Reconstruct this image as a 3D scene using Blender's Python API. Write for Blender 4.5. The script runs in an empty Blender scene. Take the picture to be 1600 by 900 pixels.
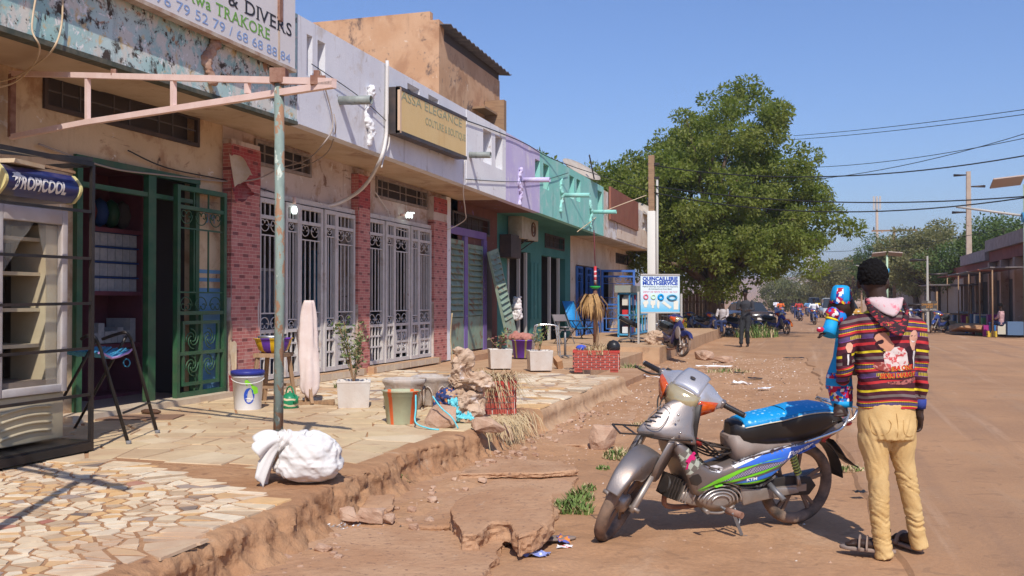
import bpy,bmesh,math,random
import numpy as np
from mathutils import Vector,Matrix,noise
from mathutils.bvhtree import BVHTree
S=bpy.context.scene
COL=S.collection
rnd=random.Random(7)
PI=math.pi
R=math.radians
# ------------------------------------------------------------ camera
TH=R(17.05);FPX=1500.0;CAMZ=1.45;PH=math.atan(22/FPX)
cd=bpy.data.cameras.new('camera');cam=bpy.data.objects.new('camera',cd);COL.objects.link(cam)
cam.location=(0,0,CAMZ);cam.rotation_euler=(PI/2+PH,0,TH)
cd.sensor_width=36;cd.lens=36*FPX/1600;cd.clip_end=9000;cd.clip_start=0.05
S.camera=cam
# ------------------------------------------------------------ sky and sun
SUN_AZ=R(24.0)
SUN_EL=R(47.0)
w=bpy.data.worlds.new('World');S.world=w;w.use_nodes=True
nt=w.node_tree;nt.nodes.clear()
sky=nt.nodes.new('ShaderNodeTexSky');sky.sky_type='NISHITA';sky.sun_disc=False
sky.sun_elevation=SUN_EL
sdir=Vector((math.sin(SUN_AZ)*math.cos(SUN_EL),-math.cos(SUN_AZ)*math.cos(SUN_EL),math.sin(SUN_EL)))
sky.sun_rotation=math.atan2(sdir.x,sdir.y)
sky.air_density=1.25;sky.dust_density=1.0;sky.ozone_density=4.5;sky.altitude=300
bg=nt.nodes.new('ShaderNodeBackground');bg.inputs[1].default_value=0.115
wo=nt.nodes.new('ShaderNodeOutputWorld')
tn=nt.nodes.new('ShaderNodeMix');tn.data_type='RGBA';tn.blend_type='MULTIPLY';tn.inputs[0].default_value=1;tn.inputs[7].default_value=(.86,.965,1.27,1)
nt.links.new(sky.outputs[0],tn.inputs[6]);nt.links.new(tn.outputs[2],bg.inputs[0]);nt.links.new(bg.outputs[0],wo.inputs[0])
sl=bpy.data.lights.new('sun','SUN');so=bpy.data.objects.new('sun',sl);COL.objects.link(so)
sl.energy=4.7;sl.angle=R(0.53);sl.color=(1,0.945,0.86)
so.rotation_euler=sdir.to_track_quat('Z','Y').to_euler();so.location=(4,-8,12)
S.view_settings.view_transform='Standard';S.view_settings.look='None'
S.view_settings.exposure=0.0;S.view_settings.gamma=1
S.cycles.max_bounces=6;S.cycles.transparent_max_bounces=12
# ------------------------------------------------------------ coordinates
_f=Vector((-math.sin(TH)*math.cos(PH),math.cos(TH)*math.cos(PH),math.sin(PH)))
_r=Vector((math.cos(TH),math.sin(TH),0));_u=_r.cross(_f);C0=Vector((0,0,CAMZ))
def ray(x,y):return _f+_r*((x-800)/FPX)+_u*((450-y)/FPX)
def G(x,y,z=0.0):
 r=ray(x,y);return C0+r*((z-CAMZ)/r.z)
def WX(x,y,X):
 r=ray(x,y);return C0+r*(X/r.x)
def WY(x,y,Y):
 r=ray(x,y);return C0+r*(Y/r.y)
 # ------------------------------------------------------------ numpy value noise
def _h(ix,iy,iz,s):
 n=(ix.astype(np.int64)*374761393+iy.astype(np.int64)*668265263+iz.astype(np.int64)*2147483647+s*974634777)&0xFFFFFFFF
 n=((n^(n>>13))*1274126177)&0xFFFFFFFF
 n=n^(n>>16)
 return(n&0xFFFFFF)/float(0xFFFFFF)
def vn(x,y,z=0.0,s=0):
 x,y,z=np.broadcast_arrays(np.asarray(x,float),np.asarray(y,float),np.asarray(z,float))
 ix,iy,iz=np.floor(x),np.floor(y),np.floor(z)
 fx,fy,fz=x-ix,y-iy,z-iz
 fx,fy,fz=[t*t*(3-2*t)for t in(fx,fy,fz)]
 def L(a,b,t):return a+(b-a)*t
 def c(i,j,k):return _h(ix+i,iy+j,iz+k,s)
 return L(L(L(c(0,0,0),c(1,0,0),fx),L(c(0,1,0),c(1,1,0),fx),fy),L(L(c(0,0,1),c(1,0,1),fx),L(c(0,1,1),c(1,1,1),fx),fy),fz)*2-1
def fbm(x,y,z=0.0,o=4,s=0):
 a,t=0.0,1.0
 x,y,z=np.asarray(x,float),np.asarray(y,float),np.asarray(z,float)
 for i in range(o):
  a=a+t*vn(x,y,z,s+i);x=x*2.03;y=y*2.03;z=z*2.03;t*=0.5
 return a
def nz1(x,y=0,z=0,s=0,o=3):return float(fbm(x,y,z,o,s))
# ------------------------------------------------------------ materials
MATS={}
def _mixc(N,L,a,b,fac):
 m=N.new('ShaderNodeMix');m.data_type='RGBA'
 for sock,v in((m.inputs[6],a),(m.inputs[7],b),(m.inputs[0],fac)):
  if isinstance(v,bpy.types.NodeSocket):L.new(v,sock)
  elif isinstance(v,(int,float)):sock.default_value=v
  else:sock.default_value=(*v,1)
 return m.outputs[2]
def _noise(N,L,co,sc,det=6,rough=0.6,seed=0.0,dist=0.0):
 mp=N.new('ShaderNodeMapping');L.new(co,mp.inputs[0])
 mp.inputs['Scale'].default_value=sc if hasattr(sc,'__len__')else(sc,sc,sc)
 mp.inputs['Location'].default_value=(seed*3.1,seed*1.7,seed*2.3)
 n=N.new('ShaderNodeTexNoise');L.new(mp.outputs[0],n.inputs[0])
 n.inputs['Scale'].default_value=1;n.inputs['Detail'].default_value=det
 n.inputs['Roughness'].default_value=rough;n.inputs['Distortion'].default_value=dist
 return n.outputs[0]
def _ramp(N,L,v,lo,hi):
 m=N.new('ShaderNodeMapRange');m.interpolation_type='SMOOTHSTEP';L.new(v,m.inputs[0])
 m.inputs[1].default_value=lo;m.inputs[2].default_value=hi
 return m.outputs[0]
def _math(N,L,op,a,b=None,c=None):
 m=N.new('ShaderNodeMath');m.operation=op
 for i,v in enumerate((a,b,c)):
  if v is None:continue
  if isinstance(v,bpy.types.NodeSocket):L.new(v,m.inputs[i])
  else:m.inputs[i].default_value=v
 return m.outputs[0]
def pm(name,col,col2=None,sc=4.0,rough=0.85,metal=0.0,bump=0.0,bsc=40.0,layers=(),spec=0.3,rnd_amt=0.0,trans=0.0,alpha=1.0,coat=0.0,emit=None,dust=0.0,coord='Object',custom=None,rvar=0.0,subs=0.0):
 """colour + noise variation + stain layers [(colour, scale, lo, hi[, roughness])] + bump"""
 if name in MATS:return MATS[name]
 m=bpy.data.materials.new(name);m.use_nodes=True;N,L=m.node_tree.nodes,m.node_tree.links
 b=N['Principled BSDF'];tc=N.new('ShaderNodeTexCoord');co=tc.outputs['Object' if coord=='World' else coord]
 if coord=='World':
  co=N.new('ShaderNodeNewGeometry').outputs['Position']
 c=col
 if custom:c=custom(N,L,co,tc)
 elif col2 is not None:
  c=_mixc(N,L,col,col2,_ramp(N,L,_noise(N,L,co,sc,8,0.62),0.35,0.65))
 for i,ly in enumerate(layers):
  k=_ramp(N,L,_noise(N,L,co,ly[1],9,ly[4]if len(ly)>4 else 0.62,seed=i*1.37+2.1,dist=0.3),ly[2],ly[3])
  c=_mixc(N,L,c,ly[0],k)
 if dust:
  k=_ramp(N,L,_noise(N,L,co,2.3,8,0.7,seed=9.3),0.3,0.8)
  c=_mixc(N,L,c,(0.42,0.25,0.15),_math(N,L,'MULTIPLY',k,dust))
 if rnd_amt:
  oi=N.new('ShaderNodeObjectInfo');hs=N.new('ShaderNodeHueSaturation')
  L.new(_math(N,L,'MULTIPLY_ADD',oi.outputs['Random'],rnd_amt*2,1-rnd_amt),hs.inputs['Value'])
  if isinstance(c,bpy.types.NodeSocket):L.new(c,hs.inputs['Color'])
  else:hs.inputs['Color'].default_value=(*c,1)
  c=hs.outputs[0]
 if isinstance(c,bpy.types.NodeSocket):L.new(c,b.inputs['Base Color'])
 else:b.inputs['Base Color'].default_value=(*c,1)
 b.inputs['Roughness'].default_value=rough;b.inputs['Metallic'].default_value=metal
 if rvar:
  L.new(_math(N,L,'MULTIPLY_ADD',_noise(N,L,co,sc*2,6,0.6,seed=4.4),rvar*2,rough-rvar),b.inputs['Roughness'])
 b.inputs['Specular IOR Level'].default_value=spec
 if coat:b.inputs['Coat Weight'].default_value=coat;b.inputs['Coat Roughness'].default_value=0.15
 if trans:b.inputs['Transmission Weight'].default_value=trans
 if alpha<1:b.inputs['Alpha'].default_value=alpha
 if emit:b.inputs['Emission Color'].default_value=(*emit[0],1);b.inputs['Emission Strength'].default_value=emit[1]
 if bump:
  bn=N.new('ShaderNodeBump');bn.inputs['Strength'].default_value=1.0;bn.inputs['Distance'].default_value=bump
  L.new(_noise(N,L,co,bsc,9,0.65,seed=6.6),bn.inputs['Height']);L.new(bn.outputs[0],b.inputs['Normal'])
 MATS[name]=m
 return m
 # ------------------------------------------------------------ mesh builder
def V(*a):return Vector(a)
class MB:
 def __init__(s):s.v=[];s.f=[];s.m=[];s.s=[]
 def add(s,vs,fs,m=0,sm=False):
  o=len(s.v);s.v.extend([tuple(p)for p in vs])
  for f in fs:s.f.append([i+o for i in f]);s.m.append(m);s.s.append(sm)
  return s
 def box(s,c,d,rz=0.0,m=0,M=None):
  x,y,z=d[0]/2,d[1]/2,d[2]/2
  vs=[Vector(p)for p in((-x,-y,-z),(x,-y,-z),(x,y,-z),(-x,y,-z),(-x,-y,z),(x,-y,z),(x,y,z),(-x,y,z))]
  if M is None:M=Matrix.Rotation(rz,3,'Z')
  vs=[M@p+Vector(c)for p in vs]
  return s.add(vs,[(0,3,2,1),(4,5,6,7),(0,1,5,4),(1,2,6,5),(2,3,7,6),(3,0,4,7)],m)
 def bx(s,a,b,m=0):
  return s.box([(a[i]+b[i])/2 for i in range(3)],[abs(b[i]-a[i])for i in range(3)],0,m)
 def bar(s,p,q,wd,hg=None,m=0,up=(0,0,1)):
  p,q=Vector(p),Vector(q);hg=wd if hg is None else hg
  z=(q-p).normalized();x=z.cross(Vector(up))
  if x.length<1e-4:x=z.cross(Vector((0,1,0)))
  x.normalize();y=z.cross(x)
  M=Matrix((x,y,z)).transposed()
  return s.box((p+q)/2,(wd,hg,(q-p).length),0,m,M)
 def tube(s,pts,r,n=8,m=0,cap=True,sm=True,sq=(1,1)):
  pts=[Vector(p)for p in pts];k=len(pts)
  rs=r if hasattr(r,'__len__')else[r]*k
  prev=None;rings=[]
  for i,p in enumerate(pts):
   t=(pts[min(i+1,k-1)]-pts[max(i-1,0)]).normalized()
   if prev is None:
    a=t.cross(Vector((0,0,1)))
    if a.length<0.05:a=t.cross(Vector((0,1,0)))
   else:a=prev-t*prev.dot(t)
   a.normalize();prev=a;b=t.cross(a)
   rings.append([p+(a*math.cos(2*PI*j/n)*sq[0]+b*math.sin(2*PI*j/n)*sq[1])*rs[i]for j in range(n)])
  return s.loft(rings,m,cap,sm)
 def loft(s,rings,m=0,cap=True,sm=True,closed=False):
  n=len(rings[0]);k=len(rings);vs=[p for rg in rings for p in rg];fs=[]
  for i in range(k if closed else k-1):
   for j in range(n):
    a,b=i*n,((i+1)%k)*n;jj=(j+1)%n
    fs.append((a+j,a+jj,b+jj,b+j))
  s.add(vs,fs,m,sm)
  if cap and not closed:
   o=len(s.v)-n*k
   s.f.append([o+j for j in range(n)][::-1]);s.m.append(m);s.s.append(False)
   s.f.append([o+(k-1)*n+j for j in range(n)]);s.m.append(m);s.s.append(False)
  return s
 def cyl(s,p,q,r0,r1=None,n=12,m=0,sm=True):return s.tube([p,q],[r0,r0 if r1 is None else r1],n,m,True,sm)
 def lathe(s,prof,c=(0,0,0),n=20,m=0,M=None,sm=True,cap=False,wob=None):
  c=Vector(c);rings=[]
  for i,(r,z)in enumerate(prof):
   rg=[]
   for j in range(n):
    a=2*PI*j/n;rr=r*(1+(wob(a,i)if wob else 0))
    p=Vector((rr*math.cos(a),rr*math.sin(a),z))
    rg.append((M@p if M else p)+c)
   rings.append(rg)
  return s.loft(rings,m,cap,sm)
 def sph(s,c,r,n=12,m=0,k=None,M=None):
  k=k or max(4,n//2);r=r if hasattr(r,'__len__')else(r,r,r);c=Vector(c);rings=[]
  for i in range(k+1):
   t=PI*i/k*0.998+0.001;rg=[]
   for j in range(n):
    a=2*PI*j/n
    p=Vector((r[0]*math.sin(t)*math.cos(a),r[1]*math.sin(t)*math.sin(a),-r[2]*math.cos(t)))
    rg.append((M@p if M else p)+c)
   rings.append(rg)
  return s.loft(rings,m,True,True)
 def ext(s,poly,d,m=0,sm=False,mid=None):
  """extrude a planar 3-D outline by vector d"""
  poly=[Vector(p)for p in poly];d=Vector(d);n=len(poly)
  vs=poly+[p+d for p in poly]
  fs=[tuple(range(n))[::-1],tuple(range(n,2*n))]+[(i,(i+1)%n,n+(i+1)%n,n+i)for i in range(n)]
  return s.add(vs,fs,m,sm)
 def torus(s,c,R0,r,n=24,k=8,M=None,m=0,a0=0,a1=2*PI,sq=1.0):
  c=Vector(c);full=abs(a1-a0-2*PI)<1e-6;st=n if full else n+1;rings=[]
  for i in range(st):
   a=a0+(a1-a0)*i/n;rg=[]
   for j in range(k):
    b=2*PI*j/k
    p=Vector(((R0+r*math.cos(b))*math.cos(a),(R0+r*math.cos(b))*math.sin(a),r*sq*math.sin(b)))
    rg.append((M@p if M else p)+c)
   rings.append(rg)
  return s.loft(rings,m,not full,True,full)
 def grid(s,P,m=0,sm=True,flip=False):
  """P: rows of points"""
  a,b=len(P),len(P[0]);vs=[p for r_ in P for p in r_]
  fs=[((i*b+j),(i*b+j+1),((i+1)*b+j+1),((i+1)*b+j))for i in range(a-1)for j in range(b-1)]
  if flip:fs=[f[::-1]for f in fs]
  return s.add(vs,fs,m,sm)
 def mesh(s,name,mats,off=None,rz=0.0):
  me=bpy.data.meshes.new(name);v=s.v
  if off is not None:
   Mi=Matrix.Rotation(-rz,3,'Z');o=Vector(off);v=[tuple(Mi@(Vector(p)-o))for p in v]
  me.from_pydata(v,[],s.f)
  for mt in(mats if isinstance(mats,(list,tuple))else[mats]):me.materials.append(mt)
  me.polygons.foreach_set('material_index',s.m);me.polygons.foreach_set('use_smooth',s.s)
  me.update();return me
def link(name,me,parent=None,loc=None,rz=None):
 o=bpy.data.objects.new(name,me);COL.objects.link(o)
 if parent:o.parent=parent
 if loc is not None:o.location=loc
 if rz is not None:o.rotation_euler=(0,0,rz)if not hasattr(rz,'__len__')else rz
 return o
def tag(o,label=None,cat=None,group=None,kind=None):
 if label:o['label']=label
 if cat:o['category']=cat
 if group:o['group']=group
 if kind:o['kind']=kind
 return o
def bev(o,wd=0.006,seg=2,ang=40):
 b=o.modifiers.new('bevel','BEVEL');b.width=wd;b.segments=seg;b.limit_method='ANGLE';b.angle_limit=R(ang)
 for p in o.data.polygons:p.use_smooth=True
 return o
class Thing:
 """an Empty at the thing's base; parts are given in world coordinates unless loc=True"""
 def __init__(s,name,label,cat,loc=(0,0,0),rz=0.0,group=None):
  s.o=link(name,None,None,loc,rz);s.loc=Vector(loc);s.rz=rz
  s.o.empty_display_size=0.2
  tag(s.o,label,cat,group)
 def part(s,name,mb,mats,parent=None,local=False,label=None,bevel=0,kind=None):
  me=mb.mesh(name,mats)if local else mb.mesh(name,mats,s.loc,s.rz)
  o=link(name,me,parent or s.o)
  tag(o,label,kind=kind)
  if bevel:bev(o,bevel)
  return o
def single(name,mb,mats,label=None,cat=None,loc=None,group=None,kind=None,bevel=0):
 """a thing that is one mesh; built in world coordinates, origin moved to its base"""
 if loc is None:
  a=np.array(mb.v);loc=(float(a[:,0].mean()),float(a[:,1].mean()),float(a[:,2].min()))
 o=link(name,mb.mesh(name,mats,loc),None,loc)
 tag(o,label,cat,group,kind)
 if bevel:bev(o,bevel)
 return o
def struct(name,mb,mats,loc=None):return single(name,mb,mats,loc=loc or(0,0,0),kind='structure')
def copy_tree(o,parent=None):
 c=o.copy();COL.objects.link(c);c.parent=parent
 for ch in o.children:copy_tree(ch,c)
 return c
def dup(o,loc,rz=None,label=None,group=None,sc=None):
 c=copy_tree(o);c.location=loc
 if rz is not None:c.rotation_euler=(0,0,rz)
 if sc:c.scale=sc if hasattr(sc,'__len__')else(sc,sc,sc)
 if label:c['label']=label
 if group:c['group']=group
 return c
def cr(pts,n=6):
 """Catmull-Rom through 3-D or n-D points"""
 P=[np.array(p,float)for p in pts];out=[]
 for i in range(len(P)-1):
  p0,p1,p2,p3=P[max(i-1,0)],P[i],P[i+1],P[min(i+2,len(P)-1)]
  for k in range(n):
   t=k/n
   out.append(0.5*(2*p1+(p2-p0)*t+(2*p0-5*p1+4*p2-p3)*t*t+(3*p1-p0-3*p2+p3)*t**3))
 out.append(P[-1]);return out
def evalmesh(me,mods):
 o=bpy.data.objects.new('tmp',me);COL.objects.link(o)
 for ty,kw in mods:
  m=o.modifiers.new(ty,ty)
  for k,v_ in kw.items():setattr(m,k,v_)
 dg=bpy.context.evaluated_depsgraph_get();dg.update()
 r=bpy.data.meshes.new_from_object(o.evaluated_get(dg),depsgraph=dg)
 bpy.data.objects.remove(o)
 return r
def remesh(mb,vox,mats,smooth=3,disp=None,name='m',fac=0.5):
 me=evalmesh(mb.mesh(name,[]),[('REMESH',dict(mode='VOXEL',voxel_size=vox)),('SMOOTH',dict(factor=fac,iterations=smooth))])
 if disp:
  n=len(me.vertices);co=np.empty(n*3);no=np.empty(n*3)
  me.vertices.foreach_get('co',co);me.vertex_normals.foreach_get('vector',no)
  co=co.reshape(-1,3);no=no.reshape(-1,3)
  co=co+no*disp(co,no)[:,None]
  me.vertices.foreach_set('co',co.ravel());me.update()
 me.materials.clear()
 for mt in(mats if isinstance(mats,(list,tuple))else[mats]):me.materials.append(mt)
 me.polygons.foreach_set('use_smooth',[True]*len(me.polygons));me.name=name
 return me
def textmesh(txt,size=1.0,align='CENTER',ext=0.0,sx=1.0,offset=0.0,shear=0.0,sp=1.0,sub=0):
 cu=bpy.data.curves.new('t','FONT');cu.body=txt;cu.size=size;cu.align_x=align;cu.extrude=ext
 cu.offset=offset;cu.shear=shear;cu.space_character=sp;cu.resolution_u=3
 o=bpy.data.objects.new('t',cu);COL.objects.link(o)
 dg=bpy.context.evaluated_depsgraph_get();dg.update()
 me=bpy.data.meshes.new_from_object(o.evaluated_get(dg),depsgraph=dg);bpy.data.objects.remove(o)
 if sub:
  bmx=bmesh.new();bmx.from_mesh(me);bmesh.ops.triangulate(bmx,faces=bmx.faces[:])
  for _ in range(4):bmesh.ops.subdivide_edges(bmx,edges=[e for e in bmx.edges if e.calc_length()>sub],cuts=1);bmesh.ops.triangulate(bmx,faces=bmx.faces[:])
  bmx.to_mesh(me);bmx.free()
 vs=[Vector((v.co.x*sx,v.co.y,v.co.z))for v in me.vertices];fs=[tuple(p.vertices)for p in me.polygons]
 return vs,fs
def put_text(mb,txt,org,ux,uy,size,sx=1.0,m=0,off=0.003,align='CENTER',ext=0.001,fat=0.0,shear=0.0,sp=1.0):
 org,ux,uy=Vector(org),Vector(ux).normalized(),Vector(uy).normalized();n=ux.cross(uy)
 vs,fs=textmesh(txt,size,align,ext,sx,fat,shear,sp)
 mb.add([org+ux*v.x+uy*v.y+n*(v.z+off)for v in vs],fs,m)
 return mb
 # ============================================================ ground, road, pavement
def dirt_custom(c1,c2,c3,grit=0.35,tracks=0.0):
 def f(N,L,co,tc):
  a=_ramp(N,L,_noise(N,L,co,0.55,9,0.6),0.35,0.65)
  c=_mixc(N,L,c1,c2,a)
  c=_mixc(N,L,c,c3,_math(N,L,'MULTIPLY',_ramp(N,L,_noise(N,L,co,(1.6,0.9,1),10,0.7,5.1,0.4),0.5,0.72),0.75))
  if tracks:
   c=_mixc(N,L,c,(.25,.15,.10),_math(N,L,'MULTIPLY',_ramp(N,L,_noise(N,L,co,(1.5,.07,1),6,.6,2.2,.3),.5,.7),tracks))
   c=_mixc(N,L,c,(.60,.40,.26),_math(N,L,'MULTIPLY',_ramp(N,L,_noise(N,L,co,(3.1,.12,1),7,.6,6.2,.5),.55,.72),tracks))
  g=_ramp(N,L,_noise(N,L,co,38,6,0.75,8.2),0.3,0.7)
  c=_mixc(N,L,c,(0.20,0.125,0.085),_math(N,L,'MULTIPLY',g,grit))
  c=_mixc(N,L,c,(.22,.13,.08),_math(N,L,'MULTIPLY',_ramp(N,L,_noise(N,L,co,5.5,5,.55,4.4,.8),.60,.64),.35))
  g2=_ramp(N,L,_noise(N,L,co,14,8,0.75,3.2),0.62,0.72)
  return _mixc(N,L,c,(0.62,0.50,0.40),_math(N,L,'MULTIPLY',g2,0.45))
 return f
mDirt=pm('dirt',(0.4,0.25,0.15),custom=dirt_custom((0.42,0.225,0.115),(0.50,0.285,0.155),(0.56,0.36,0.22),tracks=.25),coord='World',bump=0.02,bsc=9,rough=0.95,spec=0.1)
mRoad=pm('dusty_asphalt',(0.4,0.25,0.15),custom=dirt_custom((0.375,0.208,0.112),(0.46,0.255,0.132),(0.40,0.25,0.15),0.3,.5),coord='World',bump=0.006,bsc=45,rough=0.92,spec=0.15)
mConc=pm('dusty_concrete',(0.39,0.215,0.12),(0.47,0.285,0.17),sc=1.6,rough=0.93,bump=0.012,bsc=14,spec=0.12,coord='World',layers=[((0.17,0.10,0.07),2.2,0.62,0.8),((0.54,0.44,0.34),5,0.62,0.75),((0.22,0.13,0.09),30,0.55,0.7)])
mEdge=pm('eroded_mortar',(0.36,0.19,0.10),(0.44,0.25,0.135),sc=2.5,rough=0.95,bump=0.03,bsc=9,spec=0.1,coord='World',layers=[((0.17,0.09,0.06),6,0.58,0.72),((0.50,0.36,0.25),3,0.6,0.75)])
mMort=pm('paving_mortar',(0.44,0.27,0.155),(0.52,0.34,0.205),sc=2.2,rough=0.93,bump=0.006,bsc=30,spec=0.12,coord='World',layers=[((0.28,0.17,0.11),3.5,0.55,0.75)])
STN=[pm('stone_%s'%n,c,tuple(x*0.84 for x in c),sc=9,rough=0.78,bump=0.001,bsc=90,rnd_amt=0.10,spec=0.25,coord='World',layers=[((0.50,0.33,0.21),1.3,0.47,0.75),((0.44,0.30,0.19),7,0.60,0.76)])for n,c in(('cream',(0.70,0.55,0.37)),('pale',(0.75,0.63,0.46)),('ochre',(0.66,0.41,0.19)),('tan',(0.50,0.36,0.23)),('grey',(0.36,0.28,0.23)),('red',(0.42,0.17,0.12)),('slate',(0.20,0.155,0.13)))]
FLG=[pm('flag_%s'%n,c,tuple(x*0.9 for x in c),sc=5,rough=0.8,bump=0.001,bsc=80,rnd_amt=0.05,spec=0.25,coord='World',layers=[((0.48,0.32,0.19),1.1,0.42,0.68),((0.42,0.28,0.18),6,0.58,0.74)])for n,c in(('sand',(0.62,0.47,0.28)),('buff',(0.59,0.44,0.27)),('light',(0.67,0.53,0.35)))]
EDGE=-2.84
def gh(x,y):
 """ground height"""
 x=np.asarray(x,float);y=np.asarray(y,float)
 k=np.clip((0.5-x)/1.2,0,1)*np.clip((45-y)/20,0,1)
 h=(fbm(x*0.9,y*0.9,0,4,3)*0.028+fbm(x*6,y*6,0,3,5)*0.008)*k
 g=np.exp(-((x-EDGE-0.25)/0.3)**2)*0.05*np.clip((16-y)/3,0,1)
 return h+g-0.012*(1-k)
xs=np.unique(np.concatenate([-np.geomspace(3.6,1800,28),np.arange(-3.5,2.6,0.055),np.geomspace(2.7,1800,34)]))
ys=np.unique(np.concatenate([-np.geomspace(1.2,60,8)[::-1],np.arange(-1,3,0.25),np.arange(3,22,0.055),np.geomspace(22,4000,90)]))
XX,YY=np.meshgrid(xs,ys)
ZZ=gh(XX,YY)
far=np.clip((YY-500)/1900,0,1);far=far*far*(3-2*far)
ZZ=ZZ+far*(58+16*fbm(XX/260,YY/400,0,4,9))*np.exp(-((XX+60)/1500)**2)
nr,nc=XX.shape
me=bpy.data.meshes.new('ground')
me.vertices.add(nr*nc);me.vertices.foreach_set('co',np.stack([XX,YY,ZZ],-1).reshape(-1))
idx=(np.arange(nr-1)[:,None]*nc+np.arange(nc-1)[None,:]).reshape(-1)
q=np.stack([idx,idx+1,idx+nc+1,idx+nc],-1).reshape(-1)
me.loops.add(len(q));me.loops.foreach_set('vertex_index',q)
me.polygons.add(len(idx));me.polygons.foreach_set('loop_start',np.arange(len(idx))*4)
me.polygons.foreach_set('use_smooth',[True]*len(idx));me.update(calc_edges=True);me.validate()
me.materials.append(mDirt)
tag(link('ground',me),kind='structure')
def road_left(y):
 if y<26:return 0.62-0.022*y+0.10*nz1(y*0.9,0,0,4)
 if y<28.5:return 0.05-1.9*(y-26)/2.5
 return-1.85+0.25*nz1(y*0.2,0,0,4)
mb=MB();rows=[]
yl=list(np.arange(-3,34,0.22))+list(np.geomspace(34.2,700,70))
for y in yl:
 a=road_left(y);b=6.5+0.35*nz1(y*0.25,3,0,8)
 zc=max(0.0,(y-420))*0.012;eh=0.002+0.014*math.exp(-((y-21)/5.0)**4)
 rows.append([(a-0.03,y,-0.012+zc)]+[(a+(b-a)*t,y,zc+eh+0.045*math.sin(PI*min(1,t+.04)))for t in(0,0.03,0.1,0.25,0.5,0.75,0.9,0.97,1)]+[(b+0.15,y,-0.02+zc)])
mb.grid(rows,sm=False);struct('road',mb,mRoad)
# ---- the raised pavement: an eroded slab along the shops
def edge_strip(name,y0,y1,x_in,ex,top,mat,side=None,rag=1.0,st=0.018):
 mb=MB();rows=[]
 n=int((y1-y0)/st)
 for i in range(n+1):
  y=y0+(y1-y0)*i/n
  e=ex(y)if callable(ex)else ex
  r=[]
  ctl=[(e-0.55,top),(e-0.3,top),(e-0.16,top-0.001),(e-0.07,top-0.006),(e-0.02,top-0.02),(e,top-0.05),(e+0.012,top-0.09),(e+0.012,top-0.13),(e+0.02,top-0.17),(e+0.05,top-0.21),(e+0.11,top-0.25),(e+0.20,-0.03)]
  for k2 in range(2*len(ctl)-1):
   k=k2/2;q0,q1=ctl[int(k)],ctl[min(len(ctl)-1,int(k+.5))];x,z=(q0[0]+q1[0])/2,(q0[1]+q1[1])/2
   a=min(1,max(0,(k-2)/3))*rag
   dx=a*(0.055*nz1(y*2.4,z*2,0,31)+0.020*nz1(y*9,z*9,3,33)+0.010*nz1(y*31,z*31,3,35,2))
   dx-=a*.030*max(0,abs(nz1(y*3,z*6,2,41,5))-.25);dx+=a*.007*nz1(y*60,z*60,3,43,2);dz=a*0.024*nz1(y*14,k*0.9,7,37)+0.003*nz1(y*4,x*4,2,39)
   r.append((x+dx,y,z+dz))
  rows.append([(x_in,y,top)]+r)
 mb.grid(rows,sm=True)
 for y,fl in((y0,0),(y1,1)):
  row=rows[0]if not fl else rows[-1]
  mb.add(row+[(row[-1][0],y,-0.05),(x_in,y,-0.05)],[tuple(range(len(row)+2))],0)
 return mb
def ex1(y):return EDGE+0.05*nz1(y*0.8,1,0,51)-0.12*math.exp(-((y-7.0)/0.5)**2)+0.06*math.exp(-((y-3.6)/0.6)**2)
pav1=struct('pavement',edge_strip('pavement',-2,5.92,-7.0,ex1,0.276,None),[mEdge])
pav2=struct('pavement',edge_strip('pavement',5.925,10.2,-7.0,lambda y:ex1(y)-0.02,0.28,None),[mEdge])
pav3=struct('pavement',edge_strip('pavement',10.205,15.2,-7.0,lambda y:EDGE+0.06,0.275,None,rag=0.25),[mMort])
struct('pavement',MB().bx((-7,15.205,-0.05),(-3.75,22.9,0.255)),[mMort])
struct('pavement',MB().bx((-3.745,15.6,-0.05),(-2.95,19.5,0.10)),[mConc])
struct('pavement',MB().bx((-7,22.905,-0.05),(-3.35,40.6,0.37)),[mMort])
def clipline(poly,px,py,nx,ny):
 out=[];n=len(poly)
 for i in range(n):
  a,b=poly[i],poly[(i+1)%n]
  da=(a[0]-px)*nx+(a[1]-py)*ny;db=(b[0]-px)*nx+(b[1]-py)*ny
  if da<=0:out.append(a)
  if(da<0<db)or(db<0<da):
   t=da/(da-db);out.append((a[0]+(b[0]-a[0])*t,a[1]+(b[1]-a[1])*t))
 return out
def voro(seeds,gap,big=0.6):
 P=np.array(seeds);cells=[]
 for i,p in enumerate(P):
  d=((P-p)**2).sum(1);nb=np.argsort(d)[1:15]
  poly=[(p[0]-big,p[1]-big),(p[0]+big,p[1]-big),(p[0]+big,p[1]+big),(p[0]-big,p[1]+big)]
  for j in nb:
   q_=P[j];dx,dy=q_-p;l=math.hypot(dx,dy)
   if l<1e-6:continue
   poly=clipline(poly,p[0]+dx/2-dx/l*gap/2,p[1]+dy/2-dy/l*gap/2,dx/l,dy/l)
   if len(poly)<3:break
  if len(poly)>=3:cells.append(poly)
 return cells
def area(p):return abs(sum(p[i][0]*p[(i+1)%len(p)][1]-p[(i+1)%len(p)][0]*p[i][1]for i in range(len(p))))/2
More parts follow.
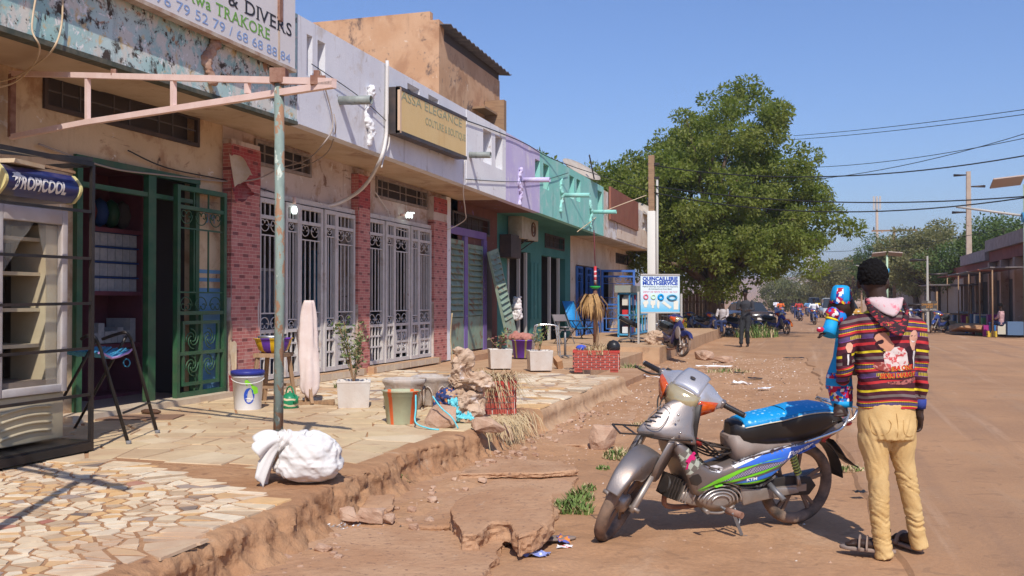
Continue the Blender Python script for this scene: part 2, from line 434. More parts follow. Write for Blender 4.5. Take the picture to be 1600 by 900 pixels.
def lay(parent,cells,z,th,mats,wts,name='paving_stone',cap=300):
 info=[]
 for c in cells:
  cx=sum(p[0]for p in c)/len(c);cy=sum(p[1]for p in c)/len(c)
  c2=[(cx+(p[0]-cx)*rnd.uniform(0.9,1.0),cy+(p[1]-cy)*rnd.uniform(0.9,1.0))for p in c]
  info.append((area(c)/(cx*cx+cy*cy)**1.5,cx,cy,c2))
 info.sort(key=lambda t:-t[0])
 rest=MB()
 for i,(a,cx,cy,c)in enumerate(info):
  tz=rnd.uniform(-0.0015,0.0022);tx,ty=rnd.uniform(-0.012,0.012),rnd.uniform(-0.012,0.012)
  top=[(x,y,z+th+tz+(x-cx)*tx+(y-cy)*ty)for x,y in c]
  mi=rnd.choices(range(len(mats)),wts)[0]
  if i<cap:
   mbb=MB();n=len(top)
   bot=[(x+(x-cx)*0.03,y+(y-cy)*0.03,z-0.01)for x,y,_ in top]
   mbb.add(bot+top,[tuple(range(n,2*n))]+[(k,(k+1)%n,n+(k+1)%n,n+k)for k in range(n)])
   o=link(name,mbb.mesh(name,mats[mi],(cx,cy,z)),parent,(cx,cy,z))
  else:
   n=len(top);bot=[(x,y,z-0.01)for x,y,_ in top]
   rest.add(bot+top,[tuple(range(n,2*n))]+[(k,(k+1)%n,n+(k+1)%n,n+k)for k in range(n)],mi)
 if rest.v:
  o=link('small_paving_stones',rest.mesh('small_paving_stones',mats),parent);tag(o,kind='stuff')
def poisson(inside,x0,x1,y0,y1,dfun,tries):
 g={};out=[]
 for _ in range(tries):
  x,y=rnd.uniform(x0,x1),rnd.uniform(y0,y1)
  if not inside(x,y):continue
  d=dfun(x,y);i,j=int(x/0.35),int(y/0.35)
  if all((x-a)**2+(y-b)**2>d*d for u in(-1,0,1)for v in(-1,0,1)for a,b in g.get((i+u,j+v),())):
   g.setdefault((i,j),[]).append((x,y));out.append((x,y))
 return out
def bound1(x):return 5.85 if x<-4.8 else 5.85-(x+4.8)*0.52
def in1(x,y):return-6.9<x<ex1(y)-0.27-0.06*nz1(y*2,4)and 1.2<y<bound1(x)-0.08
sd=poisson(in1,-6.9,-2.9,1.2,5.9,lambda x,y:rnd.choice((.065,.09,.12,.17)),12000)
cells=[]
for c in voro(sd,0.016,0.2):
 if area(c)>0.007 and rnd.random()<0.72 or area(c)>0.028:
  cx=sum(p[0]for p in c)/len(c);cy=sum(p[1]for p in c)/len(c)
  a=rnd.gauss(PI/2+0.3,0.38);nx,ny=math.cos(a),math.sin(a);o=rnd.uniform(-0.02,0.02)
  A=clipline(c,cx+nx*(o-0.007),cy+ny*(o-0.007),nx,ny);B=clipline(c,cx+nx*(o+0.007),cy+ny*(o+0.007),-nx,-ny)
  cells+=[k for k in(A,B)if len(k)>=3 and area(k)>0.0012]
 elif area(c)>0.0015:cells.append(c)
lay(pav1,cells,0.276,0.004,STN,[30,26,15,16,6,2.5,1.5])
def in2(x,y):
 if not(-6.9<x<ex1(y)-0.30-0.16*nz1(y*1.7,14)and 5.98<y<10.1):return False
 if math.hypot((x+3.0)/0.9,(y-5.75)/0.55)<1:return False
 if x>-3.35 and y>8.6:return False
 return y>6.15+0.25*nz1(x*1.5,2)
sd=poisson(in2,-6.9,-2.9,5.9,10.1,lambda x,y:0.26+0.08*nz1(x,y,0,63),6000)
lay(pav2,[c for c in voro(sd,0.006,0.3)if area(c)>0.006],0.28,0.006,FLG,[5,4,2])
def in3(x,y):return-6.8<x<-3.0 and 10.25<y<15.1 and nz1(x*0.8,y*0.5,0,71)>-0.45
sd=poisson(in3,-6.8,-3.0,10.2,15.1,lambda x,y:0.20,5000)
lay(pav3,[c for c in voro(sd,0.035,0.2)if area(c)>0.006],0.275,0.005,STN,[30,26,12,18,4,1,0],cap=200)
# ---- drain cover slabs, broken concrete, stones
def rough_outline(pts,st=0.06,amp=0.018,seed=0):
 out=[];n=len(pts)
 for i in range(n):
  a,b=Vector(pts[i]),Vector(pts[(i+1)%n]);k=max(1,int((b-a).length/st));d=(b-a).normalized();nn=Vector((-d.y,d.x,0))
  for j in range(k):
   p=a+(b-a)*j/k
   out.append(p+nn*amp*nz1(p.x*7,p.y*7,seed,77))
 return out
def slab(px,zt,th,label,seed=0,mat=None,tilt=None,group=None,name='concrete_slab',amp=0.018):
 pts=[G(x,y,zt)for x,y in px]
 pl=rough_outline(pts,0.07,amp,seed)
 if tilt:
  c=sum(pl,Vector())/len(pl);pl=[p+Vector((0,0,(p.x-c.x)*tilt[0]+(p.y-c.y)*tilt[1]))for p in pl]
 mb=MB().ext([p-Vector((0,0,th))for p in pl],(0,0,th))
 me=evalmesh(mb.mesh('s',[]),[('REMESH',dict(mode='VOXEL',voxel_size=0.018)),('SMOOTH',dict(factor=0.5,iterations=1))])
 n=len(me.vertices);co=np.empty(n*3);me.vertices.foreach_get('co',co);co=co.reshape(-1,3)
 no=np.empty(n*3);me.vertex_normals.foreach_get('vector',no);no=no.reshape(-1,3)
 side=1-np.abs(no[:,2])
 co+=no*((fbm(co[:,0]*9,co[:,1]*9,co[:,2]*9,4,seed)*0.02-np.abs(fbm(co[:,0]*16,co[:,1]*16,co[:,2]*16,3,seed+9))*.016)*(0.15+side)+fbm(co[:,0]*2,co[:,1]*2,0,2,seed+4)*0.006)[:,None]
 c=co.mean(0);c[2]=co[:,2].min();co-=c
 me.vertices.foreach_set('co',co.ravel());me.materials.clear();me.materials.append(mat or mConc)
 me.polygons.foreach_set('use_smooth',[False]*len(me.polygons));me.update();me.name=name
 return tag(link(name,me,None,tuple(c)),label,'slab',group)
slab([(285,925),(455,833),(520,822),(806,832),(790,850),(735,925)],0.055,0.09,'large flat brown concrete drain slab at the bottom edge of the picture',1)
slab([(560,800),(600,772),(700,735),(905,742),(880,790),(860,822),(700,822),(640,822)],0.045,0.08,'wide concrete drain slab lying under the big broken chunk',2)
slab([(715,742),(755,712),(880,718),(905,736),(850,741),(790,740)],0.09,0.05,'thin concrete slab with a dark hollow gap under its front edge',3,tilt=(0.02,-0.03))
slab([(790,692),(830,662),(960,664),(955,695)],0.03,0.06,'concrete drain slab behind the thin one near the verge plants',4)
slab([(855,655),(900,630),(1000,634),(990,658)],0.03,0.06,'concrete drain slab beside the low kerb, next to the litter pile',5)
slab([(700,790),(722,774),(780,767),(864,776),(862,812),(842,826),(812,834),(796,815),(770,812),(748,828),(722,826),(710,810)],0.17,0.12,'big broken chunk of brown concrete with a scalloped edge',6,tilt=(0.04,0.05),name='broken_concrete',amp=0.01)
slab([(568,786),(575,774),(618,775),(617,794),(600,797)],0.13,0.05,'flat broken concrete piece propped on small stones',7,name='broken_concrete',tilt=(0.1,0.1))
mRock=pm('brown_rock',(0.40,0.24,0.16),(0.50,0.34,0.24),sc=6,rough=0.92,bump=0.01,bsc=25,spec=0.15,coord='World')
def rock_mesh(size,seed,n=14):
 rr=random.Random(seed*7+1);bmx=bmesh.new()
 for _ in range(22):
  v=Vector((rr.uniform(-1,1),rr.uniform(-1,1),rr.uniform(-1,1)));v=v/max(abs(v.x),abs(v.y),abs(v.z))**.7
  v=Vector((v.x*size[0],v.y*size[1],v.z*size[2]))*rr.uniform(.8,1);bmx.verts.new(v)
 r_=bmesh.ops.convex_hull(bmx,input=bmx.verts[:])
 bmesh.ops.delete(bmx,geom=[v for v in bmx.verts if not v.link_faces],context='VERTS')
 bmesh.ops.subdivide_edges(bmx,edges=bmx.edges[:],cuts=2,use_grid_fill=True);bmesh.ops.triangulate(bmx,faces=bmx.faces[:])
 bmx.verts.index_update();k=min(size);mb=MB();out=[]
 for v in bmx.verts:
  c=v.co;q=.16*k*nz1(c.x/k*1.3+seed,c.y/k*1.3,c.z/k*1.3,seed,3);out.append(c*(1-.10*(c.length/max(size))**2)+c.normalized()*q)
 mb.add(out,[[v.index for v in f.verts]for f in bmx.faces],0,False);bmx.free();return mb
def rock(x,y,z,size,seed,label,name='stone',mat=None,group=None,rz=0):
 mb=rock_mesh(size,seed)
 o=link(name,mb.mesh(name,mat or mRock),None,(x,y,z+size[2]*0.62),rz);tag(o,label,'stone',group);return o
def rk(px,py,sz,seed,label,z=0.0,**k):
 p=G(px,py,z);return rock(p.x,p.y,p.z,sz,seed,label,**k)
rk(546,812,(0.085,0.07,0.055),1,'rounded pinkish stone at the foot of the eroded pavement edge',0.05)
rk(582,812,(0.12,0.08,0.06),2,'brown stone under the propped concrete piece',0.05)
rk(607,815,(0.05,0.045,0.035),3,'small pink stone right of the propped concrete piece',0.05)
rk(690,668,(0.19,0.15,0.13),4,'rough brown rock with blue rope over it, in front of the striped bucket',0.28)
rk(762,672,(0.20,0.10,0.075),5,'flat brown block of stone below the red flower bed',0.28)
rk(788,684,(0.10,0.10,0.09),6,'dark stone fallen from the pavement edge near dry grass',0.12)
rk(832,840,(0.035,0.03,0.025),7,'pink pebble in front of the big broken chunk',0.02)
rk(846,836,(0.03,0.03,0.022),8,'pebble between the big broken chunk and the grey rubber sole',0.02)
rk(1040,680,(0.24,0.2,0.12),9,'smooth mound of brown concrete behind the front wheel',0.0)
rk(945,700,(0.17,0.12,0.17),10,'short stone stump standing left of the front basket',0.0)
rk(950,610,(0.28,0.2,0.07),11,'flat slab of rubble beside the litter near the kerb corner',0.0)
rk(1100,562,(0.3,0.2,0.16),12,'tilted brown block behind the dark motorbike',0.0)
rk(1128,566,(0.3,0.15,0.1),13,'long low block of rubble to the right of the dark motorbike',0.0)
mb=MB()
def in_rub():
 k=rnd.random()
 if k<0.5:return G(rnd.gauss(1150,95),abs(rnd.gauss(0,34))+560,0)
 if k<0.75:return Vector((rnd.uniform(EDGE+0.05,EDGE+0.9),rnd.uniform(3.2,16),0))
 return Vector((rnd.uniform(-2.6,3),rnd.uniform(4,22),0))
for i in range(2600):
 p=in_rub()
 if p.y>45 or p.y<2.5:continue
 z=float(gh(p.x,p.y));s_=rnd.uniform(0.004,0.014)*(1+p.y/18);a=rnd.uniform(0,PI)
 if p.x>0.3:s_*=0.5;z+=0.02
 ca,sa=math.cos(a)*s_,math.sin(a)*s_*rnd.uniform(0.5,1)
 h=s_*rnd.uniform(0.4,0.9)
 mb.add([(p.x-ca,p.y-sa,z),(p.x+sa,p.y-ca,z),(p.x+ca,p.y+sa,z),(p.x-sa,p.y+ca,z),(p.x+s_*0.2,p.y,z+h)],[(0,1,4),(1,2,4),(2,3,4),(3,0,4)],rnd.choices([0,1,2,3],[9,1.3,1,0.12])[0])
mPale=pm('pale_grit',(0.6,0.5,0.42),rough=0.9);mDark=pm('dark_grit',(0.09,0.07,0.06),rough=0.9);mPaper=pm('paper_scrap',(0.78,0.76,0.74),rough=0.7)
tag(link('gravel',mb.mesh('gravel',[mRock,mPale,mDark,mPaper])),kind='stuff')
mb=MB()
for i in range(110):
 y=rnd.uniform(3.3,12);x=EDGE+rnd.uniform(.06,.42)+.2*rnd.random()**3;s_=rnd.uniform(.014,.045);q=rock_mesh((s_,s_*.8,s_*.6),i+40);z=float(gh(x,y))
 mb.add([(a+x,b+y,c+z+s_*.35)for a,b,c in q.v],q.f)
tag(link('rubble',mb.mesh('rubble',[mRock])),kind='stuff')
# ---- litter
def scrap(px,py,w_,h_,mat,label,z=0.02,name='litter',rz=0.3,amp=0.25,mat2=None):
 p=G(px,py,z);n=7;rows=[]
 sdv=rnd.random()*50
 for i in range(n):
  r_=[]
  for j in range(n):
   u,v_=(i/(n-1)-0.5)*w_,(j/(n-1)-0.5)*h_
   u2=u*(1+0.2*nz1(i*0.7,j*0.7,sdv));v2=v_*(1+0.25*nz1(i*0.8,j*0.6,sdv+9))
   zz=abs(nz1(i*0.55,j*0.55,sdv+3,2,2))*amp*min(w_,h_)*1.2+0.003
   x,y=u2*math.cos(rz)-v2*math.sin(rz),u2*math.sin(rz)+v2*math.cos(rz)
   r_.append((p.x+x,p.y+y,p.z+zz))
  rows.append(r_)
 mb=MB().grid(rows,sm=False)
 o=single(name,mb,mat,label,'litter',loc=(p.x,p.y,p.z))
 s=o.modifiers.new('s','SOLIDIFY');s.thickness=0.002
 return o
mPkt=pm('blue_packet',(0.25,0.3,0.62),rough=0.35,layers=[((0.75,0.75,0.85),22,0.5,0.56)],spec=0.5)
mSole=pm('rubber_sole',(0.16,0.15,0.145),rough=0.7,dust=0.5)
scrap(838,868,0.14,0.10,mPkt,'crumpled blue and silver plastic packet lying in front of the big broken chunk',0.01,'plastic_packet',0.2)
scrap(880,845,0.07,0.12,pm('blue_orange',(0.12,0.14,0.4),rough=0.5,layers=[((0.75,0.25,0.05),12,0.5,0.55)]),'blue and orange wrapper beside the green weeds',0.03,'wrapper')
scrap(882,856,0.09,0.05,pm('red_white',(0.8,0.76,0.74),rough=0.5,layers=[((0.7,0.08,0.06),20,0.55,0.6)]),'white and red scrap of paper stuck to the grey sole',0.01,'paper_scrap')
p=G(864,846,0.015);mb=MB()
ol=[]
for i in range(28):
 a=2*PI*i/28;r_=0.045-0.014*math.cos(2*a);x=math.cos(a)*0.14;y=math.sin(a)*(0.042+0.012*math.cos(a)-0.008*math.cos(2*a))
 ol.append(Vector((p.x+x*0.95-y*0.3,p.y+x*0.3+y*0.95,p.z+0.012+0.03*x)))
single('shoe_sole',mb.ext(ol,(0,0,0.014)),mSole,'loose grey rubber shoe sole on the dirt by the weeds','shoe sole',bevel=0.004)
mFoil=pm('plastic_scrap',(0.8,0.82,0.86),rough=0.3,spec=0.6);mBlk=pm('black_plastic',(0.02,0.02,0.022),rough=0.35)
ls=[(905,632,.16,.12,mFoil,'white crumpled plastic bag stuck in weeds at the kerb gap','plastic_bag'),(915,640,.12,.1,mFoil,'smaller white plastic scrap lying below the weeds in the kerb gap','plastic_scrap'),(948,640,.16,.04,mPaper,'thin white strip of paper on bare dirt beyond the kerb','paper_scrap'),(1002,588,.2,.16,mFoil,'white bag lying by the black bag at the kerb corner','plastic_bag'),(985,574,.5,.25,mBlk,'black plastic bag lying in greenery at the kerb corner','plastic_bag'),(1022,590,.3,.1,mPaper,'flat white paper right of the white bag','paper_scrap'),(1160,600,.35,.15,mPaper,'pale flattened carton on stony ground above the motorbike seat','cardboard'),(1180,592,.25,.1,mBlk,'black rag on stony ground behind the motorbike','rag'),(1155,583,.2,.1,mBlk,'small black scrap behind the motorbike headlight','rag'),(1196,607,.3,.1,mFoil,'whitish film on the stony ground near the seat','plastic_scrap'),(622,762,.06,.04,mFoil,'tiny white scrap near the weed below the pavement edge','plastic_scrap'),(640,757,.05,.03,pm('yel',(.75,.6,.1),rough=.4),'tiny yellow wrapper near the weed below the pavement edge','wrapper'),(1240,560,.5,.12,mBlk,'grey flattened tarpaulin scrap at the road edge','rag'),(1345,770,.09,.06,mBlk,'dark leafy scrap between rear wheel and the man','rag'),(740,745,.05,.04,mPaper,'white scrap on the middle drain slab','paper_scrap'),(1115,573,.7,.12,mPaper,'pale plank end lying before the tilted block','plank')]
for t in ls:scrap(t[0],t[1],t[2],t[3],t[4],t[5],0.035,t[6],rnd.uniform(-.6,.9))
mb=MB();pc=G(490,822,0.05)
for i in range(260):
 x,y=rnd.gauss(0,.12),rnd.gauss(0,.09);s_=rnd.uniform(.005,.014);a=rnd.uniform(0,PI);z=.02*max(0,1-math.hypot(x,y)/.2)
 mb.add([(pc.x+x-s_*math.cos(a),pc.y+y-s_*math.sin(a),pc.z+z),(pc.x+x+s_*math.sin(a),pc.y+y,pc.z+z+.001),(pc.x+x+s_*math.cos(a),pc.y+y+s_*math.sin(a),pc.z+z+s_*.8)],[(0,1,2)],rnd.choice([0,0,0,1,2]))
tag(link('ash',mb.mesh('ash',[pm('ash_grey',(.3,.28,.27),rough=.9),mDark,mPaper])),kind='stuff')
# ---- weeds and grass
mLeafG=pm('weed_green',(0.10,0.16,0.04),(0.16,0.22,0.06),sc=12,rough=0.7,spec=0.2)
mDry=pm('dry_grass',(0.42,0.31,0.17),(0.55,0.42,0.25),sc=10,rough=0.85,spec=0.1)
def tuft(c,r,n,h,m=0,dry=0.2,mb=None,lean=0.6,wd=0.006):
 mb=mb or MB()
 for i in range(n):
  a,d=rnd.uniform(0,2*PI),r*math.sqrt(rnd.random())
  p=Vector((c[0]+d*math.cos(a),c[1]+d*math.sin(a),c[2]));hh=h*rnd.uniform(.4,1.1)*(1-.5*d/r)
  b=rnd.uniform(0,2*PI);t=Vector((math.cos(b),math.sin(b),0));s_=Vector((-t.y,t.x,0))*wd*rnd.uniform(.7,1.5)
  q1=p+Vector((0,0,hh*.6))+t*hh*lean*.3;q2=p+Vector((0,0,hh))+t*hh*lean
  mb.add([p-s_,p+s_,q1+s_*.8,q1-s_*.8,q2],[(0,1,2,3),(3,2,4)],1 if rnd.random()<dry else m)
 return mb
def weed(px,py,r,n,h,label,z=0.0,dry=.2,wd=.007,**k):
 p=G(px,py,z);mb=tuft(p,r,n,h,dry=dry,wd=wd,**k)
 return single('weed',mb,[mLeafG,mDry],label,'weed',loc=(p.x,p.y,p.z))
weed(893,800,.15,420,.13,'bushy patch of green weeds left of the motorbike front wheel',.0)
weed(908,782,.10,200,.12,'second clump of green weeds just behind the bushy patch',.0)
weed(968,715,.16,260,.12,'grey green weeds below the front basket',.0,.35)
weed(920,765,.06,90,.07,'small low weed above the bushy patch',.0)
weed(942,733,.06,80,.05,'tiny weed on dirt left of the front fender',.0)
weed(627,762,.05,60,.13,'small bright green seedling against the eroded pavement edge',.03,.0,wd=.012)
weed(725,718,.10,140,.10,'green weed at the top of the drain slabs',.03,.0)
weed(757,708,.11,150,.08,'second green weed right of the first by the pavement edge',.03,.1)
weed(362,882,.07,90,.05,'low grass tuft at the foot of the pavement in the bottom left',.0)
weed(905,618,.28,320,.26,'scrubby weeds growing in the kerb gap',.05,.5)
weed(925,632,.22,200,.15,'weeds spilling from the kerb gap onto the dirt',.0,.4)
weed(985,580,.35,260,.22,'green weeds under the black bag at the kerb corner',.0,.4)
weed(1140,582,.45,220,.14,'thin yellowish weeds on bare dirt behind the motorbike headlight',.0,.6)
weed(1182,527,.9,420,.75,'tall pale green grass clump beside the tricycle wheel',.0,.25,wd=.02)
weed(1330,735,.12,120,.07,'small weeds behind the motorbike rear wheel',.0,.5)
weed(1010,668,.20,150,.10,'dry tuft under the front basket',.0,.7)
# ============================================================ the row of shops
WXL=-7.0;FX=-5.95;ZT=0.28
def fz(y):return float(np.interp(y,[0,6,10.5,22,29,41],[3.57,3.57,3.64,3.53,3.48,3.5]))
def wy(px):return WX(px,472,WXL).y
def fy(px):return WX(px,472,FX).y
def mold(base,base2,layers,name,streak=(0.10,0.08,0.07),sk=0.4,bump=0.004):
 def f(N,L,co,tc):
  c=_mixc(N,L,base,base2,_ramp(N,L,_noise(N,L,co,1.3,8,.6),.35,.65))
  for i,(cc,sc,lo,hi)in enumerate(layers):
   c=_mixc(N,L,c,cc,_ramp(N,L,_noise(N,L,co,sc,10,.68,i*2.3+1,.4),lo,hi))
  k=_ramp(N,L,_noise(N,L,co,(5,5,.5),8,.65,7.7,.2),.55,.8)
  return _mixc(N,L,c,streak,_math(N,L,'MULTIPLY',k,sk))
 return pm(name,base,custom=f,coord='World',bump=bump,bsc=30,rough=.88,spec=.2)
mWeath=mold((.33,.52,.50),(.50,.62,.60),[((.62,.60,.54),2.6,.49,.56),((.58,.45,.25),4.4,.56,.63),((.40,.24,.16),5.2,.59,.66),((.07,.055,.045),5.5,.53,.62),((.75,.74,.72),12,.58,.62),((.05,.045,.04),14,.60,.66),((.30,.44,.45),5,.62,.66)],'weathered_turquoise_paint',sk=.5)
mGreyF=mold((.64,.64,.68),(.70,.70,.73),[((.56,.52,.50),1.7,.52,.66),((.30,.27,.27),6,.64,.72),((.40,.33,.28),3,.64,.74)],'grey_lilac_paint',(.26,.21,.18),.75)
mGreyL=mold((.72,.71,.72),(.77,.77,.77),[((.45,.40,.38),3,.58,.7),((.3,.26,.25),8,.66,.73)],'pale_grey_paint',(.32,.26,.23),.6)
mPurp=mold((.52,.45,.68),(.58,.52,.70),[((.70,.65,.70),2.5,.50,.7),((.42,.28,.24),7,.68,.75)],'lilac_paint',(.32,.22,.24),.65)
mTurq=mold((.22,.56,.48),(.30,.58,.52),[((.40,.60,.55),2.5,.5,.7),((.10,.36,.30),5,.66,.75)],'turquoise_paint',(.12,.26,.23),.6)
mBeigeF=mold((.56,.46,.37),(.62,.55,.48),[((.68,.65,.62),3,.5,.56),((.40,.26,.17),3.5,.58,.64),((.10,.07,.06),6,.64,.7)],'peeling_beige_paint',(.3,.2,.14),.6)
mCream=mold((.53,.385,.24),(.60,.45,.29),[((.38,.23,.13),2.0,.47,.64),((.24,.12,.07),3.0,.63,.72),((.68,.60,.50),4,.62,.66),((.09,.055,.04),2.6,.63,.72),((.15,.07,.04),(.8,.8,6),.60,.70),((.05,.18,.15),8,.74,.76)],'dirty_cream_wall',(.26,.15,.1),.75)
mMauve=mold((.50,.41,.36),(.57,.47,.42),[((.36,.24,.17),2.2,.48,.64),((.18,.09,.06),3.6,.58,.70),((.60,.55,.53),5,.6,.65),((.10,.06,.045),3.0,.64,.73),((.15,.07,.04),(.8,.8,6),.60,.70)],'dirty_mauve_wall',(.2,.12,.09),.8)
mSoff=mold((.47,.35,.24),(.56,.44,.32),[((.34,.22,.15),2,.52,.68),((.15,.08,.05),4,.65,.74)],'stained_soffit',(.3,.2,.14),.3)
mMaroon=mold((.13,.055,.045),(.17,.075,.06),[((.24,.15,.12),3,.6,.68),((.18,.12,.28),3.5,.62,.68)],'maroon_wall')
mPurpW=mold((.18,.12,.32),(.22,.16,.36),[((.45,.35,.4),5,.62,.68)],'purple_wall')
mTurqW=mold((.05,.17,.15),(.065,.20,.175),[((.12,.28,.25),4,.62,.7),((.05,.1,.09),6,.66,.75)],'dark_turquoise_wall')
mBeigeW=mold((.60,.46,.34),(.68,.56,.45),[((.45,.28,.18),2.5,.56,.68),((.28,.14,.09),4,.66,.72)],'stained_beige_wall',(.3,.18,.12),.6)
mBlueW=pm('blue_dado',(.10,.22,.36),(.13,.26,.40),sc=3,layers=[((.45,.36,.28),5,.66,.72)],coord='World',rough=.8)
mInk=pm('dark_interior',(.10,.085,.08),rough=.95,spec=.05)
mTile=pm('cream_tile',(.55,.45,.32),(.60,.50,.38),sc=6,rough=.6,coord='World',dust=.5)
def brick_custom(c1,c2,mort,sw,sh,dark):
 def f(N,L,co,tc):
  sp=N.new('ShaderNodeSeparateXYZ');L.new(co,sp.inputs[0]);cb=N.new('ShaderNodeCombineXYZ')
  L.new(_math(N,L,'ADD',sp.outputs[0],sp.outputs[1]),cb.inputs[0]);L.new(sp.outputs[2],cb.inputs[1])
  b=N.new('ShaderNodeTexBrick');L.new(cb.outputs[0],b.inputs[0])
  b.inputs['Color1'].default_value=(*c1,1);b.inputs['Color2'].default_value=(*c2,1);b.inputs['Mortar'].default_value=(*mort,1)
  b.inputs['Scale'].default_value=1;b.inputs['Brick Width'].default_value=sw;b.inputs['Row Height'].default_value=sh;b.inputs['Mortar Size'].default_value=.003
  c=_mixc(N,L,b.outputs[0],(.55,.42,.36),_math(N,L,'MULTIPLY',_ramp(N,L,_noise(N,L,co,3,8,.7,3),.5,.75),.4))
  def fr(v,k):return _math(N,L,'FRACT',_math(N,L,'DIVIDE',v,k))
  row=_math(N,L,'FLOOR',_math(N,L,'DIVIDE',sp.outputs[2],sh*3))
  u=_math(N,L,'FRACT',_math(N,L,'ADD',_math(N,L,'DIVIDE',sp.outputs[1],.32),_math(N,L,'MULTIPLY',row,.37)))
  k=_math(N,L,'MULTIPLY',_math(N,L,'LESS_THAN',u,.38),_math(N,L,'LESS_THAN',fr(sp.outputs[2],sh*3),.30))
  return _mixc(N,L,c,dark,_math(N,L,'MULTIPLY',k,.8))
 return f
mVinyl=pm('brick_print',(.4,.1,.09),custom=brick_custom((.40,.115,.10),(.48,.17,.14),(.56,.36,.30),.15,.045,(.15,.04,.04)),coord='World',rough=.6,bump=.002,bsc=30)
mVinylR=pm('brick_print_red',(.33,.04,.035),custom=brick_custom((.30,.035,.03),(.36,.05,.045),(.40,.14,.11),.15,.045,(.12,.02,.02)),coord='World',rough=.55)
mPaperB=pm('vinyl_backing',(.55,.40,.24),(.62,.5,.36),sc=5,rough=.8)
def panel(mb,axis,y0,y1,z0,z1,x,th,ops=(),m=0,ztop=None,jm=None):
 """wall slab facing +X (face at x, thickness th behind) with rectangular openings (ya, yb, za, zb)"""
 Y=sorted({y0,y1,*[o[0]for o in ops],*[o[1]for o in ops]});Z=sorted({z0,z1,*[o[2]for o in ops],*[o[3]for o in ops]})
 Y=[v for v in Y if y0<=v<=y1];Z=[v for v in Z if z0<=v<=z1]
 def solid(i,j):
  if i<0 or j<0 or i>=len(Y)-1 or j>=len(Z)-1:return False
  a,b=(Y[i]+Y[i+1])/2,(Z[j]+Z[j+1])/2
  return not any(o[0]<a<o[1]and o[2]<b<o[3]for o in ops)
 for i in range(len(Y)-1):
  for j in range(len(Z)-1):
   if not solid(i,j):continue
   ya,yb,za,zb=Y[i],Y[i+1],Z[j],Z[j+1];k=max(1,int((yb-ya)/1.0))if z1>3 else 1
   for q in range(k):
    a,b=ya+(yb-ya)*q/k,ya+(yb-ya)*(q+1)/k
    f=lambda y,z:(ztop(y)if(ztop and z==z1)else z)
    f0=lambda y,z:(ztop(y)if(ztop and z==z0)else z)
    g=f0 if axis=='F' else f
    mb.add([(x,a,g(a,za)),(x,b,g(b,za)),(x,b,g(b,zb)),(x,a,g(a,zb))],[(0,1,2,3)],m)
    mb.add([(x-th,a,g(a,za)),(x-th,b,g(b,za)),(x-th,b,g(b,zb)),(x-th,a,g(a,zb))],[(3,2,1,0)],m)
    if not solid(i,j-1):mb.add([(x,a,g(a,za)),(x-th,a,g(a,za)),(x-th,b,g(b,za)),(x,b,g(b,za))],[(0,1,2,3)],m)
    if not solid(i,j+1):mb.add([(x,a,g(a,zb)),(x-th,a,g(a,zb)),(x-th,b,g(b,zb)),(x,b,g(b,zb))],[(3,2,1,0)],m)
   if not solid(i-1,j):mb.add([(x,ya,g(ya,za)),(x-th,ya,g(ya,za)),(x-th,ya,g(ya,zb)),(x,ya,g(ya,zb))],[(3,2,1,0)],m)
   if not solid(i+1,j):mb.add([(x,yb,g(yb,za)),(x-th,yb,g(yb,za)),(x-th,yb,g(yb,zb)),(x,yb,g(yb,zb))],[(0,1,2,3)],m)
 return mb
def unit(name,label,y0,y1,mF,mW,fops,wops,depth=3.0,top=4.98,dado=None,mS=None,ztopf=None,soff=None):
 T=Thing(name,label,'shop',(WXL,(y0+y1)/2,ZT-0.01))
 T.part('wall',panel(MB(),'W',y0,y1,ZT-.1,3.9,WXL,.18,wops),mW)
 fas=MB();panel(fas,'F',y0,y1,3.55,top,FX,.16,fops,ztop=fz)
 T.part('fascia',fas,mF)
 if fops:
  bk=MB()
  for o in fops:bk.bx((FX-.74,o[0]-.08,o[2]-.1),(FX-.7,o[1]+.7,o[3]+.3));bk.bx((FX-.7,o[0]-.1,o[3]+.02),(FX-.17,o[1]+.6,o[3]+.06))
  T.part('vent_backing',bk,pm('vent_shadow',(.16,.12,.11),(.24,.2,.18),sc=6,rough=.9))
 s_=MB()
 n=max(2,int((y1-y0)))
 for i in range(n):
  a,b=y0+(y1-y0)*i/n,y0+(y1-y0)*(i+1)/n
  s_.add([(FX-.16,a,fz(a)+.01),(FX-.16,b,fz(b)+.01),(WXL+.001,b,fz(b)+.03),(WXL+.001,a,fz(a)+.03)],[(0,1,2,3)])
  s_.add([(FX-.16,a,fz(a)+.2),(FX-.16,b,fz(b)+.2),(WXL-depth,b,fz(b)+.2),(WXL-depth,a,fz(a)+.2)],[(3,2,1,0)])
 T.part('soffit',s_,mS or soff or mSoff)
 r=MB();x0=WXL-depth
 r.bx((x0,y0+.004,ZT-.1),(x0+.1,y1-.004,3.68));r.bx((x0+.1,y0+.004,ZT-.1),(WXL-.18,y0+.1,3.68));r.bx((x0+.1,y1-.1,ZT-.1),(WXL-.18,y1-.004,3.68))
 r.bx((x0+.1,y0+.1,ZT-.06),(WXL-.18,y1-.1,ZT+.02))
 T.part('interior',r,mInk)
 return T
